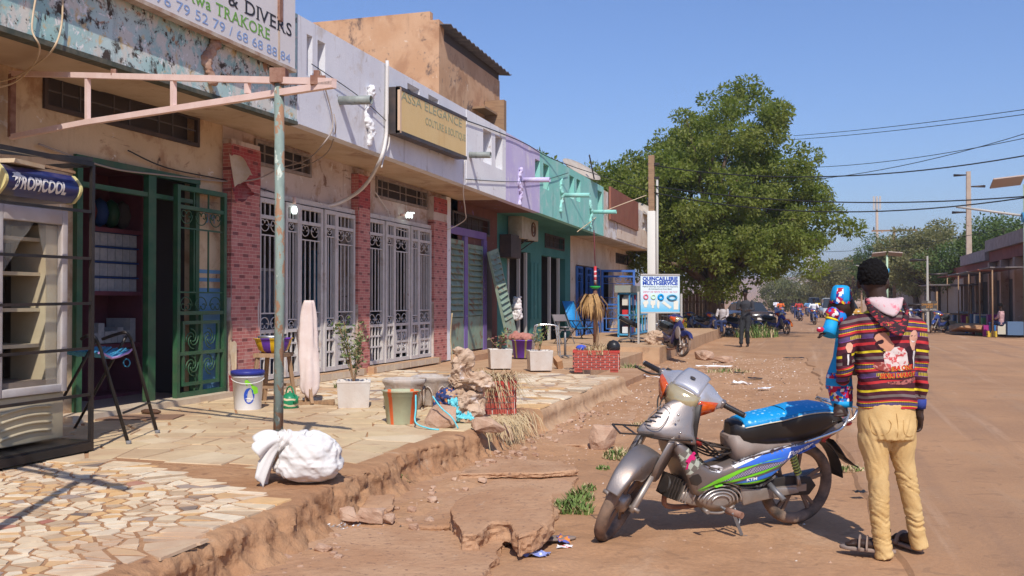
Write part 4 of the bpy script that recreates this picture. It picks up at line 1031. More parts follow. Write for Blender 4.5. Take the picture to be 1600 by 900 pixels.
for(a,b,c,d)in((ya,yb_,(zb1_-.04,zb1_+.015),(zb2_-.04,zb2_+.015)),(ya,yb_,(zt1-.015,zt1+.035),(zt2-.015,zt2+.035))):
 LB.part('rim',quadbox(XL-.05,XL+.01,a,b,c[0],c[1],d[0],d[1]),pm('case_dark',(.035,.033,.035)))
mFL=pm('faded_letters',(.33,.34,.22),rough=.6);mFL2=pm('very_faded_letters',(.44,.37,.23),rough=.6)
tl=math.atan2(zt2-zt1,yb_-ya)
def tfit(T,s_,X,y0,y1,z0,size,mat,sh=0.0,tilt=0.0,fat=0):
 vs,fs_=textmesh(s_,size,'LEFT',.001,1,fat,sh);wd=max(v.x for v in vs);mb=MB();k=(y1-y0)/wd
 mb.add([(X+.003+v.z,y0+v.x*k,z0+v.y+math.tan(tilt)*v.x*k)for v in vs],fs_);return T.part('lettering',mb,mat)
H=zt1-zb1_
Yl=lambda px:WX(px,472,XL).y
tfit(LB,'ASSA ELEGANCE',XL,Yl(626),Yl(721),WX(626,155,XL).z,.20,mFL,tilt=tl*.6)
tfit(LB,'COUTURE & BOUTIQUE',XL,Yl(664),Yl(727),WX(664,194,XL).z,.17,mFL,tilt=tl*.6)
# ------------ the orange second-storey building behind
OB=Thing('two_storey_house','tall orange brown rendered house rising behind the grey shop with a tin roof edge','house',(-9,23,0))
mOr=mold((.52,.30,.17),(.58,.36,.22),[((.42,.23,.13),1.2,.5,.65),((.66,.50,.37),2.5,.62,.68),((.16,.11,.09),1.3,.57,.66),((.30,.2,.14),4,.60,.70)],'orange_render',(.2,.12,.09),.5)
yw=(WX(738,200,-9).y,WX(779,200,-9).y)
wl=panel(MB(),'W',22.95,28.05,0,8.25,-9,.25,[(WX(760,200,-9).y,WX(777,200,-9).y,5.2,7.35)])
OB.part('wall',wl,mOr)
OB.part('wall',MB().bx((-14,22.95,0),(-9.251,23.15,8.95)),mOr)
OB.part('wall',MB().bx((-14,27.8,0),(-9.252,28.05,8.3)),mOr)
OB.part('parapet',quadbox(-9.25,-9.0,22.951,23.3,8.25,8.72,8.25,8.70),mOr)
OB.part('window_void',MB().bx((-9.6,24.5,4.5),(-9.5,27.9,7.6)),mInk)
mTin=pm('corrugated_tin',(.13,.11,.11),(.2,.17,.16),sc=4,rough=.6,metal=.2)
tin=MB();rows=[]
for i in range(61):
 y=23.0+5.4*i/60;zz=8.62-.10*(i/60)+.03*math.sin(i*1.6)
 rows.append([(-8.72,y,zz-.06),(-11.5,y,zz+.25)])
tin.grid(rows);to=OB.part('roof',tin,mTin);sm_=to.modifiers.new('s','SOLIDIFY');sm_.thickness=.03
OB.part('wall_plate',MB().bx((-9.25,23.31,8.25),(-9.03,28.05,8.5)),mInk)
OB.part('shutter',MB().bx((-8.98,WX(737,200,-9).y,6.9),(-8.6,WX(760,200,-9).y,6.96)).bx((-8.99,WX(757,200,-9).y,5.2),(-8.4,WX(761,200,-9).y,7.35)),mWood)
# ============================================================ things on the pavement
mBlkM=pm('black_tube',(.022,.022,.024),rough=.35,metal=.4,dust=.12)
mCork=pm('pale_pink_steel',(.70,.50,.43),(.76,.57,.50),sc=6,rough=.6,layers=[((.30,.12,.07),10,.66,.72)],coord='World')
mPoleP=pm('flaking_turquoise_pole',(.24,.30,.26),(.19,.24,.21),sc=(14,14,7),rough=.7,bump=.002,bsc=60,coord='World',layers=[((.30,.17,.10),(16,16,8),.53,.57),((.50,.54,.46),(20,20,10),.6,.66)])
pb=G(434,735,ZT);D0=(pb-C0).dot(_f)
def onD(px,py,d=D0):return C0+ray(px,py)*(d)
A=Thing('awning_frame','pink painted steel truss on a flaking turquoise pole, bare of its awning','awning frame',(pb.x,pb.y,ZT))
ptop=Vector((pb.x,pb.y,onD(437,122).z))
A.part('pole',MB().tube([pb+Vector((0,0,-.03)),pb+(ptop-pb)*.5+Vector((.012,0,0)),ptop],.034,12),mPoleP)
A.part('pole_cap',MB().box(ptop+Vector((0,0,.02)),(.11,.11,.10),.3),mRust)
wl_=WX(40,118,WXL+.02);wl_=Vector((WXL+.1,pb.y-.35,ptop.z+.02))
def tp(px,py):
 r=ray(px,py);n_=Vector((td.y,-td.x,0));return C0+r*((pb-C0).dot(n_)/r.dot(n_))
td=(pb-Vector((-6.9,7.0,ZT))).normalized();td.z=0
t0,t1=tp(18,115),tp(522,128);b0,b1_=tp(18,214),tp(522,132)
A.part('top_rail',MB().bar(t0,tp(522,128),.045),mCork)
A.part('bottom_rail',MB().bar(b0,tp(137,191),.045).bar(tp(137,191),b1_,.045),mCork)
for(x,y0,y1)in((137,117,190),(271,121,168),(387,124,146)):A.part('strut',MB().bar(tp(x,y0),tp(x,y1),.035),mCork)
A.part('strut',MB().bar(tp(19,116),tp(18,214),.05),mRust)
A.part('end_plate',MB().box(tp(497,126)+Vector((0,0,.0)),(.10,.06,.06),.4),mRust)
for x in(178,495):A.part('clip',MB().box(tp(x,117 if x<200 else 121)+Vector((0,0,.02)),(.04,.04,.05),.4),mRust)
dup(A.o,A.loc+Vector((-.05,-2.95,0)),None,'second pink awning truss and pole, standing just outside the left edge')
X5=-5.50
def z5(px,py):return WX(px,py,X5).z
cy0,cy1=5.44,6.12
F_=Thing('drinks_cooler','old drinks cooler with a curved dark blue header and broken glass door','cooler',(X5-.3,(cy0+cy1)/2,ZT+.1))
zb_,zt_c=ZT+.12,z5(104,330)
mCoolW=pm('cooler_white',(.46,.43,.42),(.40,.36,.34),sc=6,rough=.45,dust=.3);mCoolC=pm('cooler_cream',(.40,.34,.22),(.46,.40,.27),sc=3,rough=.55,dust=.35)
mCoolD=pm('cooler_inside',(.22,.17,.13),(.17,.13,.10),sc=4,rough=.7);mGasket=pm('cooler_gasket',(.62,.5,.4),rough=.6)
cab=MB()
cab.bx((X5-.60,cy0,zb_+.42),(X5-.04,cy0+.04,zt_c));cab.bx((X5-.60,cy1-.04,zb_+.42),(X5-.04,cy1,zt_c))
cab.bx((X5-.60,cy0+.04,zb_+.42),(X5-.56,cy1-.04,zt_c));cab.bx((X5-.56,cy0+.04,zt_c-.05),(X5-.04,cy1-.04,zt_c));cab.bx((X5-.56,cy0+.04,zb_+.42),(X5-.04,cy1-.04,zb_+.46))
F_.part('cabinet',cab,mCoolD)
fr=MB();w_=.055
fr.bx((X5-.04,cy0-.003,zb_+.36),(X5+.01,cy0+w_,zt_c));fr.bx((X5-.04,cy1-w_,zb_+.36),(X5+.01,cy1+.003,zt_c));fr.bx((X5-.04,cy0+w_,zt_c-.11),(X5+.01,cy1-w_,zt_c));fr.bx((X5-.04,cy0+w_,zb_+.36),(X5+.01,cy1-w_,zb_+.42))
F_.part('door_frame',fr,mCoolW,bevel=.006)
F_.part('side_liner',MB().bx((X5-.38,cy1-.16,zb_+.46),(X5-.05,cy1-.045,zt_c-.12)),mCoolC)
for k,y in enumerate((372,427,484,541)):
 z=z5(50,y);F_.part('shelf',MB().bx((X5-.52,cy0+.045,z-.015),(X5-.10,cy1-.165,z+.012)),mCoolC)
sk=MB();sk.bx((X5-.58,cy0,zb_),(X5-.02,cy1,zb_+.355));kp=F_.part('kick_panel',sk,mCoolC,bevel=.01)
for k in range(4):
 z=zb_+.06+k*.06;pts=[(X5-.018+.004,cy0+.06+(cy1-cy0-.2)*t,z+.03*math.sin(PI*t*.8))for t in[i/10 for i in range(11)]]
 F_.part('louvre',MB().tube(pts,.012,6),mCoolC,kp)
gl=pm('dirty_glass',(.55,.52,.45),rough=.25,alpha=.13,spec=.5,layers=[((.5,.4,.3),5,.5,.7)],coord='World')
for pl in([(0,.0),(.30,.0),(.24,-.08),(.16,-.16),(.10,-.27),(.03,-.36),(0,-.40)],[(.57,0),(.34,0),(.37,-.14),(.42,-.30),(.44,-.55),(.41,-.9),(.44,-1.25),(.57,-1.3)]):
 F_.part('glass_shard',MB().ext([(X5-.012,cy0+w_+u,zt_c-.11+v_)for u,v_ in pl],(.005,0,0)),gl)
F_.part('rag',rock_mesh((.14,.2,.07),5,10),mGreen,local=True).location=(-.05,-.06,.36)
hz0,hz1=z5(104,318)-.0,z5(112,276);prof=[]
for i in range(13):
 t=i/12;prof.append((X5+.03+.075*math.sin(PI*t),hz0+(hz1-hz0)*t))
mNavy=pm('navy_header',(.012,.018,.09),(.02,.03,.14),sc=3,rough=.3,coat=.4,layers=[((.16,.10,.08),4,.60,.72),((.05,.04,.045),3,.5,.62)],coord='World')
hd=MB();rows=[[(x,cy0-.01,z)for x,z in prof],[(x,cy1+.01,z)for x,z in prof]]
hd.grid([rows[0],[(a[0],(a[1]+b[1])/2,a[2])for a,b in zip(*rows)],rows[1]])
hd.bx((X5-.30,cy0-.005,hz0),(X5+.028,cy1+.005,hz1))
hh=F_.part('header',hd,mNavy)
for yy in(cy0-.035,cy1+.012):
 pts=[(X5-.02,yy,hz0-.005)]+[(x+.012,yy,z)for x,z in prof]+[(X5-.02,yy,hz1+.005)]
 F_.part('header_end_cap',MB().ext(pts,(0,.024,0)),pm('yellow_end_cap',(.66,.58,.25),rough=.5,dust=.3))
def on_header(vs,yof,zof):
 out=[]
 for v in vs:
  z=zof+v.y;t=min(1,max(0,(z-hz0)/(hz1-hz0)))
  out.append((X5+.03+.075*math.sin(PI*t)+.004+v.z,yof+v.x,z))
 return out
mLet=pm('pale_letters',(.72,.68,.64),rough=.5)
vs,fs=textmesh('ROPICOOL',.13,'LEFT',.001,1.0,.004,sub=.02);wd=max(v.x for v in vs);y0_=WX(33,290,X5+.1).y;y1_=WX(104,300,X5+.1).y
kx=(y1_-y0_)/wd
F_.part('lettering',MB().add(on_header([Vector((v.x*kx,v.y*1.0,v.z))for v in vs],y0_,(hz0+hz1)/2-.055),fs),mLet,hh)
pt=MB();yc=WX(27,290,X5+.1).y;zc=(hz0+hz1)/2-.07
tr=[(0,0),(.012,.03),(.016,.07),(.012,.105),(.0,.115),(-.008,.10),(-.002,.06),(-.014,.02),(-.022,0)]
pt.add(on_header([Vector((a,b,.002))for a,b in tr],yc,zc),[tuple(range(len(tr)))])
for a,l in((-10,.062),(35,.05),(150,.05),(190,.06),(80,.035),(225,.05),(-45,.045)):
 a=R(a);d=Vector((math.cos(a),math.sin(a)));n_=Vector((-d.y,d.x));b=Vector((.003,.108))
 lf_=[b+n_*.004,b+d*l*.5+n_*.013,b+d*l-Vector((0,.012)),b+d*l*.5-n_*.008,b-n_*.004]
 pt.add(on_header([Vector((p.x,p.y,.002))for p in lf_],yc,zc),[tuple(range(5))])
F_.part('palm_tree_logo',pt,mLet,hh)
single('cardboard',MB().box((X5-.1,cy0+.20,hz1+.03),(.35,.36,.03),.2),mPaperB,'brown cardboard scrap lying on top of the drinks cooler','cardboard')
single('lath',MB().bar((X5-.02,cy0+.34,hz1+.05),(X5+.03,cy1+.04,hz1+.03),.03,.02),mWood,'thin wooden lath lying along the top of the drinks cooler','lath')
CG=Thing('steel_cage','black welded steel cage standing around the drinks cooler','cage',(X5-.3,5.7,ZT))
xc0,xc1,yc0,yc1,zc1=X5-.72,X5+.15,4.9,6.22,z5(118,262)+.02
for x in(xc0,xc1):
 for y in(yc0,yc1):CG.part('upright',MB().bar((x,y,ZT),(x,y,zc1),.03),mBlkM)
for z in(ZT+.05,zc1):
 for(a,b)in(((xc1,yc0),(xc1,yc1)),((xc0,yc0),(xc0,yc1)),((xc0,yc0),(xc1,yc0)),((xc0,yc1),(xc1,yc1))):CG.part('rail',MB().bar((*a,z),(*b,z),.035 if z>1 else .06),mBlkM)
for(yl,yr)in((316,327),(398,402),(478,474),(556,546),(636,620)):
 za,zb2=WX(2,yl,xc1).z,WX(110,yr,xc1).z;ya_,yb2=WX(2,yl,xc1).y,WX(110,yr,xc1).y
 CG.part('front_bar',MB().bar((xc1,yc0,za),(xc1,yc1,zb2),.022),mBlkM)
CG.part('roof_bar',MB().bar((xc0,yc0,zc1+.03),(xc1,yc1,zc1+.04),.03),mBlkM)
CG.part('base_plate',MB().bx((xc0,yc0,ZT+.075),(xc1,yc1,ZT+.095)),mBlkM)
CH=Thing('cord_chair','black tubular chair frame with a sagging blue cord seat by the green gate','chair',(-5.7,7.0,ZT))
f1,f2=G(201,695,ZT),G(246,678,ZT)
def sidef(foot,pxs,name):
 y=foot.y
 P=[WY(px,py,y)for px,py in pxs]
 return P
for foot,pxs,rear in((f1,[(127,530),(137,525),(148,527),(157,545)],-.95),(f2,[(160,530),(180,523),(197,520),(206,532)],-.95)):
 P=[WY(a,b,foot.y-(.05 if i<3 else 0))for i,(a,b)in enumerate(pxs)]
 CH.part('leg',MB().tube([tuple(p)for p in cr([P[0],P[1],P[2],P[3]],5)]+[tuple(foot)],.015,8),mBlkM)
 CH.part('leg',MB().tube([tuple(P[2]+Vector((-.02,.03,-.03))),(foot.x-.95,foot.y+.06,ZT)],.013,8),mBlkM)
 CH.part('foot_cap',MB().cyl(foot,foot+Vector((0,0,.035)),.021,n=10),pm('grey_cap',(.2,.19,.19),rough=.7))
CH.part('cross_bar',MB().cyl(WY(193,645,f1.y),WY(234,629,f2.y),.010),mBlkM)
mCord=pm('blue_cord',(.03,.17,.34),(.06,.30,.45),sc=40,rough=.7);mCordP=pm('lilac_cord',(.45,.28,.55),rough=.7)
a,b=WY(157,550,f1.y),WY(209,546,f2.y)
for i in range(14):
 t=i/13;off=Vector((-.02-.42*t,0,.02*t));pts=[a+off+(b-a)*u+Vector((0,0,-.06*math.sin(PI*u)+rnd.uniform(-.008,.008)))for u in[k/8 for k in range(9)]]
 CH.part('seat_cord',MB().tube(pts,.011,5),mCordP if i==0 else mCord)
CH.part('cord_loop',MB().torus(WY(198,567,f2.y),.035,.006,12,5,Matrix.Rotation(PI/2,3,'X')),mCord)
single('sandals',MB().sph(G(236,643,ZT+.03),(.13,.05,.03),10),pm('brown_leather',(.10,.05,.03),rough=.7),'brown sandal left on the door step behind the cord chair','sandal')
single('door_mat',MB().box(G(220,652,ZT+.012),(.75,.4,.012),R(20)),pm('brown_mat',(.24,.14,.09),sc=9,rough=.95),'thin brown mat on the paving before the green gate','mat')
def px_scale(px,py,z=ZT):
 p=G(px,py,z);return p,(p-C0).dot(_f)/FPX
p,k=px_scale(387,640)
PL=Thing('pail','white plastic pail with dark blue lid and green and blue print','pail',tuple(p))
h=55*k;r1,r0=24*k,20.5*k
PL.part('body',MB().lathe([(0,0),(r0*.97,0),(r0,.01),(r1*.97,h*.93),(r1*1.04,h*.935),(r1*1.04,h*.96),(r1*.98,h),(0,h)],(0,0,0),32),pm('white_plastic',(.78,.78,.79),rough=.35,dust=.12),local=True)
PL.part('lid',MB().lathe([(0,h*1.0),(r1*1.02,h*1.0),(r1*1.09,h*.99),(r1*1.09,h*1.09),(r1*1.03,h*1.12),(r1*.96,h*1.09),(0,h*1.08)],(0,0,0),32),pm('blue_lid',(.015,.03,.24),rough=.4,dust=.1),local=True)
def wrap(pts,rr,a0,zc_):
 return[((rr(zc_+v))*math.cos(a0+u/r1),(rr(zc_+v))*math.sin(a0+u/r1),zc_+v)for u,v in pts]
rr=lambda z:(r0+(r1*.97-r0)*z/h)+.0025
fa=math.atan2(-p.y,-p.x)
def blob(n,a,b,fx=lambda t:1):return[(a*math.cos(2*PI*i/n)*fx(i/n),b*math.sin(2*PI*i/n)*fx(i/n))for i in range(n)]
PL.part('blue_print',MB().add(wrap(blob(24,.062,.085),rr,fa+.10,h*.42),[tuple(range(24))]),pm('print_blue',(.02,.07,.40),rough=.4,layers=[((.5,.6,.75),35,.6,.64)]),local=True)
rr2=lambda z:rr(z)+.002
PL.part('green_print',MB().add(wrap([(-.06,.09),(-.03,.10),(.03,.04),(.09,.01),(.10,-.05),(.05,-.06),(.0,-.01),(-.05,.05)],rr2,fa+.15,h*.62),[tuple(range(8))]),pm('print_green',(.22,.55,.03),rough=.4),local=True)
PL.part('white_print',MB().add(wrap([(-.055,.0),(-.02,.012),(.02,.008),(.06,-.005),(.02,-.006),(-.02,0)],rr2,fa+.12,h*.34),[tuple(range(6))]),mPaper,local=True)
PL.part('handle',MB().tube([(r1*1.06*math.cos(fa+1.4-2.8*t),r1*1.06*math.sin(fa+1.4-2.8*t),h*.9-.05*math.sin(PI*t))for t in[i/14 for i in range(15)]],.004,5),mPaper,local=True)
p,k=px_scale(427,630)
ST=Thing('wooden_stool','rough wooden stool holding a stack of striped basins behind the pole','stool',tuple(p),R(10))
mW2=pm('rough_wood',(.40,.25,.14),(.28,.17,.10),sc=(20,20,4),rough=.85,bump=.003,bsc=20)
hs=.56
ST.part('top',MB().box((0,0,hs),(.34,.38,.045)),mW2,local=True)
for sx,sy in((-1,-1),(1,-1),(1,1),(-1,1)):ST.part('leg',MB().bar((sx*.19,sy*.20,0),(sx*.13,sy*.15,hs-.022),.04),mW2,local=True)
for sy in(-1,1):ST.part('stretcher',MB().bar((-.17,sy*.18,.2),(.17,sy*.18,.2),.03),mW2,local=True)
def basin(loc,r,h,cols,label,rim=True):
 n=36;T=Thing('basin',label,'basin',loc)
 mb=MB();prof=[(0,.006),(r*.55,.006),(r*.78,h*.25),(r*.93,h*.7),(r,h),(r*1.08,h*1.0),(r*1.09,h*.96),(r*1.01,h*.93),(r*.95,h*.66),(r*.80,h*.2),(r*.56,-.002),(0,-.002)]
 rings=[];
 for(a,z)in prof:rings.append([(a*math.cos(2*PI*j/n)*(1+.02*math.cos(8*2*PI*j/n)*(a>r*.95)),a*math.sin(2*PI*j/n),z)for j in range(n)])
 vs=[q for rg in rings for q in rg]
 for i in range(len(rings)-1):
  for j in range(n):
   jj=(j+1)%n;mb.f.append([i*n+j,i*n+jj,(i+1)*n+jj,(i+1)*n+j][::-1]);mb.s.append(True)
   mb.m.append(int(j/n*10)%2)
 mb.v=vs
 T.part('bowl',mb,cols,local=True);return T
mYel=pm('yellow_plastic',(.70,.42,.01),rough=.4);mPur=pm('purple_plastic',(.13,.04,.34),rough=.4)
sp_=Vector(p)
basin((sp_.x,sp_.y,sp_.z+hs+.025),.21,.17,[mYel,mPur],'yellow and purple striped basin on the wooden stool, the lower one')
bs=Thing('pot','grey metal pot nested in the striped basin on the wooden stool','pot',(sp_.x-.02,sp_.y,sp_.z+hs+.15))
bs.part('bowl',MB().lathe([(0,0),(.12,0),(.155,.05),(.16,.07),(.165,.07),(.162,.05),(.125,-.006),(0,-.006)],(0,0,0),28),pm('aluminium',(.45,.44,.45),rough=.35,metal=.7),local=True)
bs.part('handle',MB().bar((.13,-.02,.06),(.24,-.1,.09),.02),mBlkM,local=True)
p,k=px_scale(453,638)
KT=Thing('kettle','green enamelled kettle with cream wavy bands on the paving','kettle',tuple(p))
def kband(N,L,co,tc):
 sp=N.new('ShaderNodeSeparateXYZ');L.new(co,sp.inputs[0])
 z=_math(N,L,'ADD',sp.outputs[2],_math(N,L,'MULTIPLY',_noise(N,L,co,9,1),.05))
 m=_math(N,L,'LESS_THAN',_math(N,L,'FRACT',_math(N,L,'MULTIPLY',z,17)),.34)
 lim=_math(N,L,'LESS_THAN',sp.outputs[2],.125)
 return _mixc(N,L,(.015,.20,.09),(.60,.50,.32),_math(N,L,'MULTIPLY',m,lim))
mKet=pm('kettle_enamel',(0,0,0),custom=kband,rough=.35);mKG=pm('kettle_green',(.015,.20,.09),rough=.35)
KT.part('body',MB().lathe([(0,0),(.085,0),(.092,.01),(.092,.11),(.08,.14),(.045,.165),(0,.17)],(0,0,0),28),mKet,local=True)
KT.part('lid',MB().lathe([(0,.19),(.012,.19),(.012,.175),(.05,.165),(.052,.158),(0,.158)],(0,0,0),20),mKG,local=True)
KT.part('spout',MB().tube([(.07,-.04,.06),(.115,-.06,.09),(.135,-.07,.14)],[.018,.014,.012],10),mKG,local=True)
KT.part('handle',MB().tube([(.07*math.cos(a),-.03*math.cos(a),.13+.11*math.sin(a))for a in[PI*i/12 for i in range(13)]],.008,7),mKG,local=True)
p,k=px_scale(482,632)
TS=Thing('wooden_stand','crossed brown wooden sticks holding up the pale pink towel','stand',tuple(p))
for a,b in(((-.02,0,0),(0,0,1.16)),((-.28,.1,.02),(.35,-.05,.03)),((-.05,-.22,.02),(.22,.2,.03)),((.1,-.1,.02),(0,0,.3))):TS.part('stick',MB().bar(a,b,.035),mW2,local=True)
mTow=pm('pink_towel',(.66,.52,.47),(.72,.60,.55),sc=6,rough=.95,bump=.002,bsc=90,spec=.05)
rings=[]
for i in range(30):
 t=i/29;z=1.19-t*1.09;w1=.045+.07*min(1,t*1.8)**.7+.016*math.sin(t*6)-.05*max(0,t-.93)*10;d1=.045+.02*t
 rg=[]
 for j in range(28):
  a=2*PI*j/28;f_=1+.26*nz1(math.cos(a)*2.2,math.sin(a)*2.2+4,t*2.6,5)+.13*math.sin(5*a+3*t)
  rg.append((w1*math.cos(a)*f_-.015*math.sin(t*4),d1*math.sin(a)*f_,z+.03*math.sin(2*a+1)*(t>.85)))
 rings.append(rg)
o=link('towel',MB().loft(rings).mesh('towel',mTow),None,(p.x,p.y,p.z),TH+.1)
tag(o,'long pale pink towel hanging upright in front of the white grille','towel')
p,k=px_scale(482,752)
mSack=pm('white_sack',(.62,.585,.55),(.70,.67,.64),sc=3,rough=.75,bump=.0012,bsc=160,spec=.2,layers=[((.62,.46,.36),3.4,.62,.80)])
mb=MB()
mb.sph((.02,0,.155),(.205,.19,.165),24);mb.sph((-.01,.0,.10),(.22,.18,.10),24);mb.sph((.05,0,.12),(.185,.19,.125),20)
mb.tube([(-.05,-.02,.24),(-.13,-.03,.275),(-.185,-.035,.272)],[.11,.07,.055],16)
def sdisp(co,no):
 x,y,z=co[:,0]+.15,co[:,1]+.03,co[:,2]-.26
 d=np.sqrt(x*x+y*y+z*z);a=np.arctan2(z,y)+1.2*np.arctan2(y,x)
 f=np.sin(a*7+3*fbm(co[:,0]*4,co[:,1]*4,co[:,2]*4,2,3))*np.exp(-d/.24)*.020
 lo=fbm(co[:,0]*5,co[:,1]*5,co[:,2]*9,3,8)*.011+(.4-np.abs(fbm(co[:,0]*16,co[:,1]*16,co[:,2]*30,2,15)))*.006
 cr_=-np.abs(fbm(co[:,0]*7+5,co[:,1]*7,co[:,2]*7,3,12))*.019
 h_=fbm(co[:,0]*3,co[:,1]*3,co[:,2]*22+4*co[:,0]*5,2,18)*.007
 return(f+lo+cr_+h_)*np.clip(co[:,2]/.03,.2,1)
me=remesh(mb,.0085,mSack,4,sdisp,'sack')
SK=Thing('sack','full white woven plastic sack tied at the neck, slumped by the awning pole','sack',(p.x,p.y,p.z),TH+R(4))
link('body',me,SK.o)
rows=[]
for i in range(15):
 t=i/14;r_=[]
 for j in range(49):
  a=2*PI*j/48;rad=.045+.085*t**.8+.028*t*math.sin(a*5+1.5*t)+.018*t*math.sin(a*11+2)
  cx=-.175-.135*t;cz=.268-.03*t-.07*t*t
  droop=-.075*t*t*(1 if math.sin(a)<0 else .15)
  r_.append((cx-.03*t*math.sin(a+.4)+.02*t*math.sin(a*7),-.035+rad*math.cos(a)*1.05,cz+rad*math.sin(a)*1.0+droop))
 rows.append(r_)
mo=SK.part('neck_cloth',MB().grid(rows),mSack,local=True);s_=mo.modifiers.new('s','SOLIDIFY');s_.thickness=.003
SK.part('tie',MB().torus((-.178,-.035,.272),.052,.006,20,6,Matrix.Rotation(R(80),3,'Y')),mSack,local=True)
mPlW=pm('whitewashed_concrete',(.64,.60,.55),(.70,.67,.63),sc=5,rough=.85,bump=.003,bsc=40,layers=[((.42,.30,.21),4,.58,.72)],dust=.35)
mSoil=pm('soil',(.14,.085,.055),rough=.95,bump=.01,bsc=30)
def planter(px,py,wt,wb,h_,rz,label,grp='whitewashed concrete planters'):
 p,k=px_scale(px,py);T=Thing('concrete_planter',label,'planter',tuple(p),rz,grp)
 def ring(w_,z):return[(-w_,-w_,z),(w_,-w_,z),(w_,w_,z),(-w_,w_,z)]
 a,b=wb/2,wt/2
 mb=MB().loft([ring(a,0),ring(b*.98,h_*.93),ring(b,h_*.94),ring(b,h_),ring(b*.86,h_),ring(b*.84,h_*.86)],sm=False)
 T.part('tub',mb,mPlW,local=True,bevel=.008)
 T.part('soil',MB().box((0,0,h_*.85),(wt*.84,wt*.84,.02)),mSoil,local=True)
 return T
def shrub(name,c,hgt,rad,nst,nlf,lsz,cols,label,cat='shrub',up=.8,seedv=0,stemmat=None,leafshape=.45):
 rr_=random.Random(seedv);T=Thing(name,label,cat,tuple(c));c=Vector((0,0,0))
 tips=[]
 for i in range(nst):
  a=rr_.uniform(0,2*PI);l=hgt*rr_.uniform(.5,1);t=Vector((math.cos(a)*rad*rr_.uniform(.2,1),math.sin(a)*rad*rr_.uniform(.2,1),l))
  m_=t*.5+Vector((rr_.uniform(-.1,.1)*rad,rr_.uniform(-.1,.1)*rad,0));m_.z*=up*1.3 if up<1 else 1
  pts=cr([(0,0,0),m_,t],4);tips.append(pts)
  T.part('stem',MB().tube(pts,[.006*hgt*1.6*(1-.8*q/(len(pts)-1))+.002 for q in range(len(pts))],4),stemmat or mW2,local=True)
 mb=MB()
 for q in range(nlf):
  pts=rr_.choice(tips);u=rr_.uniform(.3,1)**.7;i=min(len(pts)-2,int(u*(len(pts)-1)))
  p_=Vector(pts[i])+(Vector(pts[i+1])-Vector(pts[i]))*rr_.random()+Vector([rr_.gauss(0,.09*rad+.01)for _ in range(3)])
  d=Vector([rr_.gauss(0,1),rr_.gauss(0,1),rr_.gauss(.3,.8)]).normalized();s2=d.cross(Vector((rr_.gauss(0,1),rr_.gauss(0,1),rr_.gauss(0,1)))).normalized();L_=lsz*rr_.uniform(.6,1.3)
  mb.add([p_,p_+d*L_*.5+s2*L_*leafshape*.5,p_+d*L_,p_+d*L_*.5-s2*L_*leafshape*.5],[(0,1,2,3)],rr_.randrange(len(cols)))
 T.part('foliage',mb,cols,local=True,kind='stuff');return T
mL1=pm('leaf_olive',(.13,.17,.05),rough=.6,spec=.25);mL2=pm('leaf_dark',(.06,.10,.03),rough=.6,spec=.25);mL3=pm('leaf_dusty',(.24,.25,.12),rough=.7);mL4=pm('leaf_red',(.22,.08,.07),rough=.6)
P1=planter(553,636,.37,.33,.30,R(25),'square whitewashed planter holding a leafy shrub in front of the second white grille')
shrub('shrub',P1.loc+Vector((0,0,.26)),.72,.24,9,520,.05,[mL1,mL2,mL3,mL3],'spindly dusty green shrub growing in the nearest white planter',seedv=3)
tag(link('creeper',tuft((P1.loc.x-.13,P1.loc.y-.12,P1.loc.z+.22),.05,60,.1,dry=.3).mesh('creeper',[mLeafG,mDry])),'green creeper spilling over the rim of the nearest white planter','creeper')
P2=planter(781,575,.40,.36,.34,R(25),'square white planter with a reddish plant before the loose shutter')
shrub('small_plant',P2.loc+Vector((0,0,.3)),.45,.24,7,140,.07,[mL1,mL4,mL3],'small reddish green plant in the white planter before the loose shutter','plant',seedv=4)
P3=planter(843,578,.41,.37,.34,R(25),'square white planter beside the chrome stool frame')
shrub('small_plant',P3.loc+Vector((0,0,.3)),.45,.18,6,70,.07,[mL1,mL3],'thin green plant in the white planter beside the chrome stool frame','plant',seedv=6)
p,k=px_scale(627,662)
BK=Thing('bucket','pale green rubber bucket with orange stripes','bucket',tuple(p))
def stripe_mb(prof,n,idx):
 mb=MB();mb.lathe(prof,(0,0,0),n)
 for q in range(len(mb.f)):
  if len(mb.f[q])==4 and(q%n)in idx:mb.m[q]=1
 return mb
h=51*k;rt,rb=29*k,22*k
fb=int(((math.atan2(-p.y,-p.x))%(2*PI))/(2*PI)*48)
prof=[(0,0),(rb,0),(rb*1.02,.012),(rt*.95,h*.86),(rt*1.0,h*.87),(rt*1.0,h),(rt*1.07,h),(rt*1.07,h*1.02),(rt*.95,h*1.02),(rt*.92,h*.86),(rb*.96,.02),(0,.02)]
mBkG=pm('pale_green_rubber',(.42,.46,.30),(.36,.40,.26),sc=6,rough=.6,dust=.35);mOrg=pm('orange_stripe',(.75,.13,.03),rough=.5,dust=.15)
idx={(fb+s_)%48 for s_ in(-5,-6,5,6,7)}|{(fb+s_)%48 for s_ in(18,19,29,30)}
BK.part('body',stripe_mb(prof,48,idx),[mBkG,mOrg],local=True)
BK.part('handle',MB().tube([(rt*1.05*math.cos(a),rt*1.05*math.sin(a),h*(1.0-.02*math.sin(a)))for a in[fb/48*2*PI-1.5+3*i/12 for i in range(13)]],.004,5),mRust,local=True)
mCarv=pm('grey_carved_concrete',(.44,.40,.36),(.52,.48,.44),sc=5,rough=.9,bump=.004,bsc=30,layers=[((.30,.21,.15),4,.50,.68)],dust=.4)
